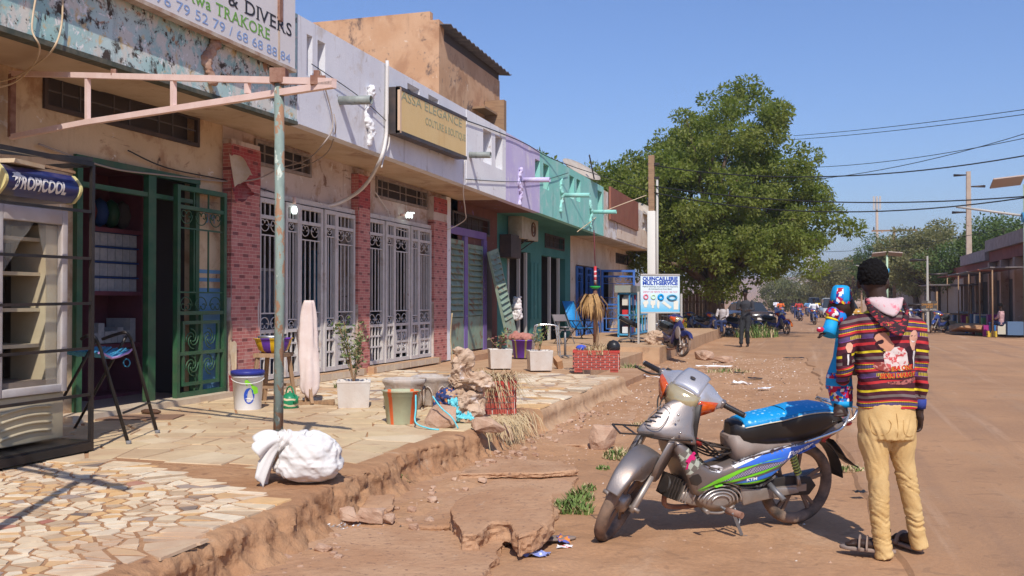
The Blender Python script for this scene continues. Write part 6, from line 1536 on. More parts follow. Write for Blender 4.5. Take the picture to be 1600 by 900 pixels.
def seatblue(N,L,co,tc):
 v=N.new('ShaderNodeTexVoronoi');v.feature='F1';v.inputs['Scale'].default_value=24;v.inputs['Randomness'].default_value=.25;L.new(co,v.inputs[0])
 k=_math(N,L,'LESS_THAN',v.outputs['Distance'],.24)  # pale dots paint star-like glints onto the quilted blue vinyl
 k=_math(N,L,'MULTIPLY',k,_ramp(N,L,_noise(N,L,co,9,3),.40,.52))
 return _mixc(N,L,(.004,.27,.60),(.32,.62,.85),k)
mSeatB=pm('blue_quilted_vinyl',(0,.3,.6),custom=seatblue,rough=.42,spec=.45,bump=.006,bsc=30)
BX=dict(O=Vector((-0.103,6.567,0)),F=Vector((-0.79811,-0.60251,0)),L=Vector((0.59921,-0.79374,-0.10453)),U=Vector((0.06298,-0.08343,0.99452)))
BRZ=math.atan2(-0.60251,-0.79811);BLEAN=R(6)
def bl(px,py,c=.13):
 r=ray(px,py);t=(c-(C0-BX['O']).dot(BX['L']))/r.dot(BX['L']);p=C0+r*t-BX['O'];return p.dot(BX['F']),p.dot(BX['U'])
def wheel(T,c,M,r=.275,w_=.033,nm='wheel'):
 M3=M
 q=Matrix.Rotation(PI/2,3,'X')
 o=T.part(nm,MB().torus(c,r-w_,w_,40,12,M3@q,sq=1.05),mTyre,local=True)
 rim=MB();R2=r-w_-.018
 rim.lathe([(R2+.004,-.024),(R2+.008,-.028),(R2+.0,-.018),(R2-.012,-.012),(R2-.012,.012),(R2,.018),(R2+.008,.028),(R2+.004,.024)],c,36,M=M3@q)
 T.part('rim',rim,mRim,o,local=True)
 T.part('hub',MB().lathe([(0,-.045),(.045,-.045),(.06,-.03),(.06,.03),(.045,.045),(0,.045)],c,20,M=M3@q),mEng,o,local=True)
 for k in range(5):
  a=2*PI*k/5+.3
  for s_ in(-.11,.11):
   p,e=Vector((.05*math.cos(a),0,.05*math.sin(a))),Vector(((R2-.01)*math.cos(a+s_),0,(R2-.01)*math.sin(a+s_)))
   T.part('spoke',MB().bar(Vector(c)+M3@p,Vector(c)+M3@e,.016,.022),mRim,o,local=True)
 return o
def motorbike(label,loc,rz,lean,steer,full=True,group=None,cat='motorbike',mBody=None,mSt=None,mAcc=None):
 mBody=mBody or mSil;mSt=mSt or mSeatB
 T=Thing('motorbike',label,cat,loc,0,group);T.o.rotation_euler=(-lean,0,rz);T.rz=0
 I3=Matrix.Identity(3)
 P=lambda n,mb,m,par=None,**k:T.part(n,mb,m,par,local=True,**k)
 rw=wheel(T,Vector((-.02,0,.272)),I3,.272,.036,'rear_wheel')
 st=[(-.41,.70,.67,.02),(-.36,.695,.655,.06),(-.25,.68,.60,.10),(-.11,.62,.548,.118),(.06,.572,.515,.125),(.19,.545,.40,.13),(.26,.527,.333,.13),(.35,.513,.30,.128),(.455,.492,.298,.125),(.56,.455,.33,.122),(.64,.428,.335,.122),(.707,.437,.30,.126),(.779,.502,.235,.135),(.83,.56,.30,.14),(.87,.60,.39,.142),(.93,.63,.50,.135),(.965,.63,.58,.11)]
 rings=[]
 for x,zt,zb,w_ in st:
  zc,hh=(zt+zb)/2,(zt-zb)/2;rg=[]
  for j in range(16):
   a=2*PI*j/16;ca,sa=math.cos(a),math.sin(a)
   rg.append((x,w_*math.copysign(abs(ca)**.35,ca),zc+hh*math.copysign(abs(sa)**.6,sa)))
  rings.append(rg)
 bd=MB().loft(rings);body=P('body',bd,mBody)
 body.modifiers.new('s','SUBSURF').levels=1;body.modifiers['s'].render_levels=1
 def sec(z,nose,rear,w_):return[(nose,0,z),((nose*.62+rear*.38),w_*.62,z),(rear+.03,w_,z),(rear-.005,w_*.96,z),(rear,w_*.45,z),(rear,-w_*.45,z),(rear-.005,-w_*.96,z),(rear+.03,-w_,z),((nose*.62+rear*.38),-w_*.62,z)]
 fr=MB().loft([sec(.86,.93,.785,.045),sec(.83,.985,.79,.06),(sec(.77,1.065,.805,.085)),sec(.71,1.145,.83,.11),sec(.665,1.19,.835,.13),sec(.64,1.14,.835,.142),sec(.60,.98,.82,.145)][::-1])
 f_=P('front_fairing',fr,mBody,bevel=.02)
 P('inner_shield',MB().loft([[(.775+dx,y,z)for y in(-.10,-.05,.05,.10)]+[(.80+dx,y,z)for y in(.115,-.115)]for z,dx in((.50,.0),(.60,.03),(.72,.02),(.84,.0))]),mBP)
 if full:
  for k in range(3):P('air_slot',MB().tube([(1.125-.035*k,.03,.735+.025*k),(1.095-.035*k,.058,.737+.025*k)],.0055,5),mBP,f_)
  P('recess_rim',MB().tube(cr([(1.0,.015,.835),(1.085,.012,.765),(1.115,.03,.70),(1.06,.085,.70),(1.0,.085,.77),(.975,.06,.82),(1.0,.015,.835)],4),.003,5),mSilD,f_)
  bk=MB();q=[(1.08,-.10,.675),(1.27,-.12,.69),(1.30,.05,.675),(1.08,.06,.655)]
  for a,b in zip(q,q[1:]+q[:1]):bk.bar(a,b,.009)
  P('front_carrier',bk.bar((1.2,-.11,.683),(1.2,.055,.668),.014,.004),mBP)
 ss=[(.525,.70,.62,.035),(.505,.725,.60,.075),(.46,.725,.585,.10),(.40,.738,.58,.115),(.30,.755,.575,.125),(.19,.77,.575,.13),(.04,.80,.583,.135),(-.11,.808,.615,.13),(-.22,.79,.665,.11),(-.30,.745,.70,.07),(-.325,.72,.705,.03)]
 def srings(o,top=False):
  out=[]
  for x,zt,zb,w_ in ss:
   rg=[];e=zt-.045-.02
   if top:
    for j in range(11):
     u=-1+2*j/10;rg.append((x,u*(w_+.001+o),e+.02+(zt-e-.02+o)*(1-abs(u)**3.2)))
    for j in range(10,-1,-1):
     u=-1+2*j/10;rg.append((x,u*(w_-.012),e+.012+(zt-e-.035)*(1-abs(u)**3.2)))
   else:
    for y,z in((-w_,e),(-w_*1.03,(e+zb)/2),(-w_*.86,zb),(w_*.86,zb),(w_*1.03,(e+zb)/2),(w_,e),(w_*.9,zt-.03),(w_*.5,zt-.012),(0,zt-.008),(-w_*.5,zt-.012),(-w_*.9,zt-.03)):rg.append((x,y,z))
   out.append(rg)
  return out
 P('seat',MB().loft(srings(0)),mBkP,bevel=0)
 keep=srings(.002,True)[2:-1];P('seat_cover',MB().loft(keep),mSt)
 if full:
  for s_ in(-1,1):P('piping',MB().tube(cr([(x,s_*(w_+.002),zt-.045)for x,zt,zb,w_ in ss[2:-1]],3),.004,5),pm('cream_piping',(.62,.58,.45),rough=.5))
  P('seat_seam',MB().tube([(.155,-.12+.24*t,.782+.0-.05*abs(2*t-1)**3)for t in[i/10 for i in range(11)]],.003,4),mBkP)
 P('under_seat_panel',MB().loft([[(x,-w_,zb),(x,w_,zb),(x,w_*.95,zt),(x,-w_*.95,zt)]for x,zt,zb,w_ in((.545,.62,.60,.05),(.50,.63,.46,.09),(.38,.60,.48,.105),(.2,.59,.53,.11),(-.0,.60,.56,.11),(-.15,.64,.59,.11),(-.25,.70,.62,.09))]),mSilD)
 if full:
  for k in range(6):
   y=-.05+.02*k;P('cable',MB().tube(cr([(.83,y*.6,.60+.02*(k%2)),(.72,y,.52+.015*k),(.60,y+.01,.475+.02*(k%3)),(.50,y,.52)],4),.006,5),mBP)
  P('frame_tube',MB().tube([(.84,0,.56),(.68,0,.42),(.5,0,.46)],.025,8),mBP);P('red_coupling',MB().tube([(.78,.02,.61),(.73,.03,.575)],.02,8),pm('red_rubber',(.35,.02,.02),rough=.5,dust=.1))
  P('luggage_hook',MB().tube(cr([(.56,.02,.50),(.50,.04,.55),(.47,.02,.62),(.52,0,.59)],4),.008,6),mBP)
  P('carrier_tubes',MB().tube([(.74,-.04,.585),(.5,-.05,.53)],.008,5).tube([(.74,.04,.585),(.5,.05,.53)],.008,5).tube([(.62,-.05,.56),(.62,.05,.56)],.006,5),mBP)
 P('crankcase',MB().loft([[(x,y,z)for x,z in((.88,.24),(.80,.20),(.60,.165),(.45,.19),(.42,.25),(.47,.30),(.60,.315),(.78,.30),(.86,.29))]for y in(-.07,.07)]),mEng,bevel=.012)
 cv=P('engine_cover',MB().loft([[(.60+(.155-k*.055)*math.cos(a)*(1.15 if math.cos(a)>0 else .95),.07+.022*k,.235+(.085-k*.03)*math.sin(a))for a in[2*PI*j/22 for j in range(22)]]for k in(0,1,1.6)]),mEng)
 if full:
  for k in range(5):
   rr=.055+.026*k
   P('cover_rib',MB().tube([(.60+rr*1.18*math.cos(a)+.015,.118-.010*k*.6-.004,.225+rr*.72*math.sin(a))for a in[PI*(.30+1.0*j/12)-PI*.25 for j in range(13)]],.0055,6),pm('bright_alloy',(.66,.62,.58),rough=.35,metal=.8,dust=.2),cv)
 P('cylinder',MB().tube([(.80,0,.27),(.96,0,.33)],[.062,.056],14),mBP)
 for k in range(7):P('cooling_fin',MB().box((.825+.02*k,0,.28+.0075*k),(.006,.15,.135),M=Matrix.Rotation(R(-20),3,'Y')),mEng if k<3 else mBP)
 P('exhaust_pipe',MB().tube(cr([(.93,-.03,.26),(.90,-.06,.17),(.7,-.1,.14),(.4,-.11,.17)],5),.017,8),mRust)
 P('silencer',MB().tube([(.30,-.11,.2),(.1,-.13,.235),(-.27,-.14,.28)],[.03,.042,.036],12),mChD)
 for s_ in(-1,1):
  P('swing_arm',MB().bar((.42,s_*.07,.25),(-.03,s_*.085,.268),.022,.045),mEng)
  P('shock_absorber',MB().tube([(.03,s_*.10,.285),(.05,s_*.10,.36)],.013,8).tube([(.05,s_*.1,.36),(.11,s_*.10,.50)],.008,8),mEng)
  P('spring',MB().tube([(.045+.055*t+.020*math.cos(t*44)*.9,s_*.10+.022*math.sin(t*44),.365+.13*t-.008*math.cos(t*44))for t in[i/84 for i in range(85)]],.0055,5),pm('yellow_green_spring',(.46,.52,.12),rough=.5,dust=.25))
 P('chain_case',MB().loft([[(x,.062,z)for x,z in((.40,.32),(.10,.345),(-.07,.33),(-.12,.27),(-.07,.21),(.38,.22))],[(x,.078,z)for x,z in((.40,.32),(.10,.345),(-.07,.33),(-.12,.27),(-.07,.21),(.38,.22))]]),mBP,bevel=.006)if full else None
 P('drive_cover',MB().loft([[(x,y,z)for x,z in((.47,.30),(.36,.285),(.05,.275),(.02,.235),(.33,.20),(.44,.18))]for y in(.08,.098)]),mEng,bevel=.008)
 P('foot_peg',MB().cyl((.60,-.24,.185),(.60,.24,.185),.009),mChD);P('peg_rubber',MB().cyl((.605,.17,.187),(.57,.28,.187),.021,n=10),mRust);P('peg_rubber',MB().cyl((.605,-.17,.187),(.60,-.28,.187),.021,n=10),mRust)
 P('gear_pedal',MB().tube(cr([(.53,.13,.20),(.62,.14,.165),(.72,.145,.175),(.765,.17,.20)],4),.008,6).cyl((.765,.15,.20),(.765,.21,.20),.013),mEng)
 P('rear_peg',MB().cyl((.26,.10,.31),(.22,.21,.235),.018,n=10).bar((.30,.085,.30),(.22,.10,.36),.014),mChD)
 if full:
  P('stand',MB().bar((.54,.11,.19),(.485,.165,.02),.016).box((.48,.175,.008),(.07,.035,.012)),mChD);P('stand_brace',MB().tube(cr([(.50,.09,.17),(.47,.11,.10),(.50,.13,.06)],4),.007,5),mChD)
 P('rear_mudguard',MB().grid([[(-.02+.325*math.cos(a),y,.272+.325*math.sin(a))for y in(-.06,-.05,0,.05,.06)]for a in[R(60+115*i/12)for i in range(13)]]),mBP).modifiers.new('s','SOLIDIFY').thickness=.006
 P('mud_flap',MB().loft([[(x,-.06,z),(x,.06,z),(x-t_,.06,z-t_),(x-t_,-.06,z-t_)]for x,z,t_ in((-.25,.56,.06),(-.33,.46,.05),(-.43,.385,.02),(-.46,.37,.008))]),mBP)
 P('tail_light',MB().sph((-.36,0,.665),(.05,.075,.03),12),pm('red_lens',(.45,.02,.02),rough=.15,coat=.5))
 rk_=MB()
 for s_ in(-1,1):
  rk_.tube(cr([(.04,s_*.135,.575),(-.15,s_*.14,.625),(-.25,s_*.135,.66),(-.30,s_*.125,.75),(-.24,s_*.11,.80),(-.20,s_*.07,.815)],5),.010,7)
  rk_.tube(cr([(-.22,s_*.11,.80),(-.32,s_*.12,.79),(-.40,s_*.09,.77),(-.40,0,.77)],5),.008,6);rk_.tube([(-.40,s_*.09,.77),(-.38,s_*.08,.70),(-.27,s_*.12,.68)],.008,6)
  rk_.tube([(-.34,s_*.1,.785),(-.38,s_*.08,.70)],.006,6)
 rk_.tube([(-.20,-.07,.815),(-.20,.07,.815)],.010,7);P('grab_rail',rk_,mChr)
 # ------------ steered front end
 A_=Vector((.915,0,.78));ax=Vector((-math.sin(R(30)),0,math.cos(R(30))));RS=Matrix.Rotation(steer,4,ax);X4=Matrix.Translation(A_)@RS@Matrix.Translation(-A_)
 def Q(n,mb,m,par=None,**k):
  mb.v=[tuple(X4@Vector(p))for p in mb.v];return P(n,mb,m,par,**k)
 H=Vector((1.29,0,.268))
 wheel(T,X4@H,RS.to_3x3(),.272,.034,'front_wheel')
 dn=(-ax)
 for s_ in(-1,1):
  top=A_+dn*.10+Vector((.05,s_*.085,0));lo=H+Vector((-.005,s_*.082,0));mid=top+(lo-top)*.52
  Q('fork_leg',MB().tube([top,mid],.015,10).tube([mid,lo+(top-lo)*.02,lo-(top-lo)*.06],[.021,.022,.016],10),mEng)
  Q('axle_nut',MB().cyl(H+Vector((0,s_*.055,0)),H+Vector((0,s_*.125,0)),.013),mEng)
 rows=[]
 for i in range(22):
  t=i/21;a=R(34+98*t);k=math.sin(PI*min(1,t*1.15+.08));w_=.040+.03*min(1,t*2.2)+.02*max(0,t-.5);R_=.325+.04*t;dp=.03+.13*max(0,math.sin(PI*max(0,t-.22)*1.25))**1.2
  r_=[]
  for y,q,zz in((-1.0,1.0,0),(-1.02,.5,0),(-.93,.10,0),(-.6,0,0),(0,-.035,0),(.6,0,0),(.93,.10,0),(1.02,.5,0),(1.0,1.0,0)):
   rr=R_-dp*q;r_.append((H.x+rr*math.cos(a),y*w_,H.z+rr*math.sin(a)))
  rows.append(r_)
 fm=Q('front_fender',MB().grid(rows,flip=True),mBody);fm.modifiers.new('s','SUBSURF').levels=1;fm.modifiers.new('t','SOLIDIFY').thickness=.004
 for s_ in(-1,1):
  pl=[(1.00,.68),(1.10,.67),(1.19,.54),(1.19,.45),(1.14,.40),(1.09,.40),(1.02,.48),(.97,.58)]
  Q('fork_shroud',MB().loft([[(x-.02*k,s_*(.082+.028*k),z)for x,z in pl]for k in(0,1)]),mSilD if not full else mBody,bevel=.008)
 B=Vector((.705,0,.885))
 def sc(y,pts,k=1.12):return[(B.x+x*k,y,B.z+z*k)for x,z in pts]
 c0=[(-.06,-.07),(-.07,.03),(-.02,.075),(.07,.07),(.13,.03),(.155,-.02),(.12,-.10),(.03,-.11)]
 c1=[(-.05,-.05),(-.055,.02),(-.01,.045),(.05,.04),(.085,.015),(.10,-.02),(.075,-.07),(.02,-.07)]
 c2=[(-.025,-.025),(-.028,.01),(0,.026),(.02,.02),(.03,.01),(.032,-.01),(.025,-.028),(0,-.03)]
 cw=MB().loft([sc(-.22,c2,.75),sc(-.21,c2),sc(-.15,c1),sc(-.112,c0,1.08),sc(-.06,c0,1.16),sc(.06,c0,1.16),sc(.112,c0,1.08),sc(.15,c1),sc(.21,c2),sc(.22,c2,.75)])
 cwl=Q('headlight_cowl',cw,mSilL if full else mBody);cwl.modifiers.new('s','SUBSURF').levels=2;cwl.modifiers['s'].render_levels=2
 tpl=[]
 for i in range(9):
  v=-1+2*i/8;r_=[]
  for j in range(9):
   u=j/8;x=-.045+.19*u;z=.104-.012*u-.055*u**3-.014*abs(v)**3
   r_.append((B.x+x,v*(.096-.016*(1-u)),B.z+z+.004))
  tpl.append(r_)
 tp_=Q('cowl_top_cover',MB().grid(tpl,flip=False),mSilL if full else mBody,cwl);tp_.modifiers.new('s','SOLIDIFY').thickness=.010
 Q('badge',MB().sph((B.x+.075,0,B.z+.098),(.012,.02,.003),10,M=Matrix.Rotation(R(12),3,'Y')),mBP,cwl)
 def lens(y0,y1,pts,m_,nm,bul=.012):
  rings=[]
  for i in range(9):
   v=i/8;y=y0+(y1-y0)*v;b=bul*(1-(2*v-1)**2)
   rings.append([(B.x+x+b*(1 if k in(1,2)else .2),y,B.z+z)for k,(x,z)in enumerate(pts(v))])
  return Q(nm,MB().loft(rings),m_,cwl)
 lens(-.104,.104,lambda v:[(.12,.035),(.166,.022),(.182-.03*abs(2*v-1)**3,-.105+.025*abs(2*v-1)**2),(.06,-.10)],mLens,'headlight',.030)
 for s_ in(-1,1):lens(s_*.112,s_*.198,lambda v:[(.06-.05*v,.015),(.172-.10*v,.010),(.164-.10*v,-.105+.062*v),(.03-.03*v,-.105+.065*v)],mAmb,'indicator',.012)
 for s_ in(-1,1):
  g0,g1=Vector((B.x-.01,s_*.225,B.z-.005)),Vector((B.x-.045,s_*.355,B.z-.02))
  Q('grip',MB().tube([g0+(g1-g0)*t for t in[i/14 for i in range(15)]],[.0185 if i%2 else .0165 for i in range(15)],12),mBkP)
  Q('bar_end',MB().cyl(g1,g1+(g1-g0)*.06,.016),mChD)
  Q('lever',MB().tube(cr([(B.x+.03,s_*.20,B.z-.0),(B.x+.065,s_*.26,B.z-.015),(B.x+.05,s_*.33,B.z-.03),(B.x+.035,s_*.375,B.z-.035)],5),.0065,6).sph((B.x+.035,s_*.378,B.z-.035),.011,8),mBP)if s_<0 or not full else None
  Q('switch_block',MB().box((B.x+.0,s_*.212,B.z+.0),(.055,.035,.05)),mBody,bevel=.01)
 if full:Q('switch',MB().box((B.x+.0,-.17,B.z+.035),(.02,.05,.018)),mBP)
 if full:
  for k in range(3):P('brake_cable',MB().tube(cr([(.80,-.10+.05*k,.90),(.93,-.15+.04*k,.86-.02*k),(.97,-.10+.03*k,.76),(.98,-.06,.68)],5),.0055,5),mBP)
  for x,z in((.98,.68),(1.0,.79),(.90,.62)):P('bolt',MB().sph((x-.04,.135,z),.008,6),mChr)
  P('fairing_gap',MB().tube([(1.12,.10,.652),(1.0,.14,.642),(.86,.146,.632)],.005,5),mBP)
 return T,body
MBK,mbody=motorbike('silver motorbike with bright blue seat and turned front wheel in the foreground',tuple(BX['O']),BRZ,BLEAN,R(46))
dg=bpy.context.evaluated_depsgraph_get();dg.update()
bvh=BVHTree.FromObject(mbody,dg)
def decal(polys,mat,nm,lift=.0015,parent=mbody,sub=.02):
 mb=MB()
 for pl in polys:
  bmx=bmesh.new();vs=[bmx.verts.new((x,0,z))for x,z in pl];bmx.faces.new(vs)
  bmesh.ops.triangulate(bmx,faces=bmx.faces[:])
  for _ in range(5):
   es=[e for e in bmx.edges if e.calc_length()>sub]
   if not es:break
   bmesh.ops.subdivide_edges(bmx,edges=es,cuts=1);bmesh.ops.triangulate(bmx,faces=bmx.faces[:])
  out=[]
  for v in bmx.verts:
   h_=bvh.ray_cast(Vector((v.co.x,.5,v.co.z)),Vector((0,-1,0)))
   out.append((v.co.x,(h_[0].y if h_[0]is not None else .115)+lift,v.co.z))
  bmx.verts.index_update();mb.add(out,[[v.index for v in f.verts]for f in bmx.faces],0,True);bmx.free()
 return MBK.part(nm,mb,mat,parent,local=True)
def c4(*pts):return[bl(1120+.2444*x,610+.2444*y,.125)for x,y in pts]
def c3(*pts):return[bl(1040+.2446*x,640+.2446*y,.13)for x,y in pts]
gl_=lambda n,c:pm(n,c,rough=.3,coat=.4,dust=.12)
decal([c4((95,478),(180,442),(300,393),(420,362),(530,338),(538,352),(420,380),(300,420),(190,468),(120,500)),c4((-60,490),(0,480),(60,500),(20,530),(-30,520))],gl_('decal_white',(.74,.76,.80)),'white_stripe')
decal([c4((130,500),(190,468),(300,420),(420,380),(538,352),(670,305),(655,352),(545,405),(440,452),(330,462),(230,478))],gl_('decal_blue',(.03,.14,.60)),'blue_stripe',.0022)
decal([c4((-130,640),(0,572),(60,545),(150,505),(250,474),(440,424),(330,448),(200,500),(60,575),(0,598)),c4((-120,645),(0,610),(100,575),(200,545),(330,500),(420,468),(300,525),(150,575),(0,625))],gl_('decal_green',(.16,.58,.02)),'green_stripe',.003)
def mesh_print(N,L,co,tc):
 ck=N.new('ShaderNodeTexChecker');ck.inputs['Scale'].default_value=110;L.new(co,ck.inputs[0]);ck.inputs[1].default_value=(.34,.30,.38,1);ck.inputs[2].default_value=(.10,.08,.16,1);return ck.outputs[0]
decal([c4((20,592),(120,545),(230,495),(420,452),(470,425),(440,460),(330,498),(200,540),(90,578))],pm('decal_mesh_print',(0,0,0),custom=mesh_print,rough=.35),'mesh_stripe',.0026)
decal([c4((110,598),(250,558),(400,500),(425,488),(350,545),(240,585),(150,602))],gl_('decal_blue2',(.04,.18,.62)),'lower_blue_stripe',.0026)
decal([c4((95,606),(200,590),(300,570),(355,556),(330,580),(210,602),(120,610))],gl_('decal_green',(0,0,0)),'lower_green_stripe',.0032)
def checker(N,L,co,tc):
 mp=N.new('ShaderNodeMapping');L.new(co,mp.inputs[0]);mp.inputs['Rotation'].default_value=(0,.6,0)
 ck=N.new('ShaderNodeTexChecker');ck.inputs['Scale'].default_value=26;L.new(mp.outputs[0],ck.inputs[0]);ck.inputs[1].default_value=(.42,.44,.36,1);ck.inputs[2].default_value=(.15,.13,.11,1);return ck.outputs[0]
decal([c3((78,292),(150,248),(205,285),(262,345),(200,380),(140,425),(115,372))],pm('decal_checker',(0,0,0),custom=checker,rough=.35),'checker_patch',.002)
decal([c3((128,318),(150,290),(190,272),(200,285),(172,300),(196,312),(180,322),(160,320),(140,350),(138,378),(126,384),(130,350),(142,325),(122,335))],gl_('decal_magenta',(.62,.01,.16)),'magenta_mark',.004)
decal([c3((150,440),(165,418),(205,408),(225,432),(230,462),(200,485),(165,480))],mBP,'panel_hole',.003)
decal([c4((668,342),(690,292),(745,272),(738,312),(700,335))],gl_('decal_red',(.45,.02,.03)),'red_mark',.003)
def dtext(s_,p0,p1,size,mat,shear=0,fat=0,lift=.005):
 a,b=Vector(c4(p0)[0]),Vector(c4(p1)[0]);vs,fs=textmesh(s_,size,'LEFT',0,1,fat,shear);wd=max(v.x for v in vs);d=(b-a);k=d.length/wd;d.normalize();n_=Vector((d.y,-d.x));n_=n_ if n_.y>0 else-n_
 mb=MB();out=[]
 for v in vs:
  q=a+d*v.x*k+n_*v.y;h_=bvh.ray_cast(Vector((q.x,.5,q.y)),Vector((0,-1,0)));out.append((q.x,(h_[0].y if h_[0]is not None else .115)+lift,q.y))
 MBK.part('lettering',mb.add(out,fs),mat,mbody,local=True)
mWt=pm('white_lettering',(.82,.82,.84),rough=.4)
dtext('Power',(446,432),(622,354),.045,mWt,.5,.0012,.0065)
decal([c4((60,612),(160,622),(280,612),(360,560),(366,566),(286,620),(160,630),(58,620))],mBP,'panel_gap',.002)
decal([c3((268,352),(300,372),(360,382),(360,387),(298,378),(264,358))],mBP,'panel_gap',.002)
dtext('KTM',(190,582),(256,570),.026,mWt,0,.0008)
def far_bike(label,p,rz,lean=R(5),steer=0.2,sc=1.0,col=(.02,.03,.12),seat=(.03,.03,.03),group='parked motorbikes'):
 i=len([m for m in MATS if m.startswith('bike_col')])
 T,_=motorbike(label,p,rz,lean,steer,False,group,mBody=pm('bike_col_%d'%i,col,rough=.3,coat=.4,dust=.15),mSt=pm('bike_seat_%d'%i,seat,rough=.5));T.o.scale=(sc,)*3;return T
p=G(1052,566,0)
far_bike('black and blue motorbike parked facing the camera beyond the hardware sign',(p.x-.45,p.y+1.35,.12),R(-62),R(7),R(12),1.05,(.015,.02,.10))
# ============================================================ people
BP_=G(1395,865,0.02);DM=(BP_-C0).dot(_f)
def ml(px,py,dy=0.0):
 p=C0+ray(px,py)*DM-BP_;gr=Vector((math.cos(TH),math.sin(TH),0));gf=Vector((-math.sin(TH),math.cos(TH),0))
 return Vector((p.dot(gr),p.dot(gf)+dy,p.z))
K=DM/FPX
mSkin=pm('dark_skin',(.032,.016,.011),(.045,.023,.015),sc=20,rough=.5,spec=.35);mHair=pm('black_hair',(.006,.005,.005),rough=.9,bump=.004,bsc=160,spec=.15)
def shirt_c(N,L,co,tc):
 sp=N.new('ShaderNodeSeparateXYZ');L.new(co,sp.inputs[0])
 ax=_math(N,L,'ABSOLUTE',sp.outputs[0])
 z=_math(N,L,'ADD',sp.outputs[2],_math(N,L,'MULTIPLY',_math(N,L,'SUBTRACT',_noise(N,L,co,3.2,2,.5),.5),.035))
 z=_math(N,L,'ADD',z,_math(N,L,'MULTIPLY',_math(N,L,'POWER',ax,2.0),.45))
 t=_math(N,L,'FRACT',_math(N,L,'DIVIDE',_math(N,L,'SUBTRACT',1.392,z),.2214))
 rp=N.new('ShaderNodeValToRGB');L.new(t,rp.inputs[0]);cr_=rp.color_ramp;cr_.interpolation='CONSTANT'
 Y_,M_,G_,R_,K_,P_=(.72,.56,.03),(.075,.018,.028),(.17,.13,.12),(.52,.035,.04),(.015,.008,.01),(.10,.07,.17)
 B_=(.9,0,.9)
 seq=[(0,Y_),(.055,M_),(.15,G_),(.22,M_),(.29,R_),(.335,Y_),(.35,K_),(.365,P_),(.43,K_),(.445,Y_),(.46,R_),(.52,M_),(.57,P_),(.58,B_),(.67,P_),(.68,M_),(.78,R_),(.85,M_),(.985,K_)]
 while len(cr_.elements)<len(seq):cr_.elements.new(.5)
 for e,(p_,c_)in zip(cr_.elements,seq):e.position=p_;e.color=(*c_,1)
 u=_math(N,L,'FRACT',_math(N,L,'MULTIPLY',sp.outputs[0],7.5));blk=_math(N,L,'LESS_THAN',u,.5)
 hz=_math(N,L,'LESS_THAN',_math(N,L,'FRACT',_math(N,L,'MULTIPLY',sp.outputs[0],110)),.6)
 bc=_mixc(N,L,(.10,.06,.15),_mixc(N,L,(.06,.02,.03),(.50,.40,.05),hz),blk)
 inb=_math(N,L,'MULTIPLY',_math(N,L,'GREATER_THAN',t,.58),_math(N,L,'LESS_THAN',t,.67))
 ch=_math(N,L,'LESS_THAN',_math(N,L,'FRACT',_math(N,L,'MULTIPLY',sp.outputs[0],95)),.45)
 c=_mixc(N,L,rp.outputs[0],bc,inb)
 inc=_math(N,L,'MULTIPLY',_math(N,L,'MULTIPLY',_math(N,L,'GREATER_THAN',t,.335),_math(N,L,'LESS_THAN',t,.46)),_math(N,L,'MULTIPLY',ch,.35))
 return _mixc(N,L,c,(.04,.02,.02),inc)
mShirt=pm('striped_shirt',(.1,.02,.03),custom=shirt_c,rough=.75,spec=.2,bump=.002,bsc=60)
mTrou=pm('mustard_trousers',(.58,.37,.15),(.64,.44,.20),sc=5,rough=.85,bump=.002,bsc=120,spec=.15,layers=[((.50,.28,.09),4,.58,.75)])
MAN=Thing('person','man seen from behind in striped hoodie and mustard trousers carrying a child','person',tuple(BP_),TH)
def addm(name,me,T,parent=None,label=None):
 o=link(name,me,parent or T.o);tag(o,label);return o
def leg(mb,pts):
 P=cr([(*ml(x,y,d),r*K)for x,y,r,d in pts],6);mb.tube([tuple(q[:3])for q in P],[q[3]for q in P],16,sq=(1,1.08))
mb=MB()
leg(mb,[(1367,660,24,0),(1366,690,25,0),(1367,717,19,-.01),(1370,745,16,-.015),(1372,767,14.8,-.01),(1374,800,14.5,.0),(1377,835,13.3,.0),(1381,872,14,-.01)])
leg(mb,[(1407,660,22,0),(1408,690,22.5,0),(1411,717,17,0),(1417,745,15,.005),(1422,767,14.3,.01),(1430,800,13.3,.02),(1436,835,12.3,.03),(1441,858,12.8,.03)])
rings=[]
for y,c_,hw,dp in((628,1385,43,30),(650,1385,44,33),(668,1385,44,36),(684,1386,42,34)):
 p0=ml(c_,y);rings.append([(p0.x+hw*K*math.cos(a),p0.y+dp*K*math.sin(a)*(1.0 if math.sin(a)>0 else 1.08),p0.z)for a in[2*PI*j/28 for j in range(28)]])
mb.loft(rings)
zk=ml(1370,735).z
def tdisp(co,no):
 z=co[:,2];low=np.clip((zk+.10-z)/.12,0,1);s_=np.sign(co[:,0]-.0)
 w=fbm(co[:,0]*5+s_*3,co[:,1]*6,z*40+5*fbm(co[:,0]*8,0,z*4,2,47)+18*co[:,0],3,41);w=1-np.abs(w)*2.2
 w2=fbm(co[:,0]*7,co[:,1]*7,z*22-np.abs(co[:,0]+.02)*60,2,43)
 up_=np.clip((z-zk)/.1,0,1)*np.clip((ml(1385,640).z-z)/.1,.15,1)
 return w*.0048*low*(1-.3*np.clip((.12-z)/.1,0,1))+w2*.0045*up_+fbm(co[:,0]*12,co[:,1]*12,z*12,2,44)*.002
addm('trousers',remesh(mb,.0075,mTrou,2,tdisp,'trousers'),MAN)
tr_o=MAN.o.children[-1]
def onback(pts,bvh_,lift,parent,mat,nm,r=.0018):
 out=[]
 for x,y in pts:
  p=ml(x,y);h_=bvh_.ray_cast(Vector((p.x,-1,p.z)),Vector((0,1,0)));out.append((p.x,(h_[0].y if h_[0]else-.1)-lift,p.z))
 MAN.part(nm,MB().tube(cr(out,3),r,4),mat,parent,local=True)
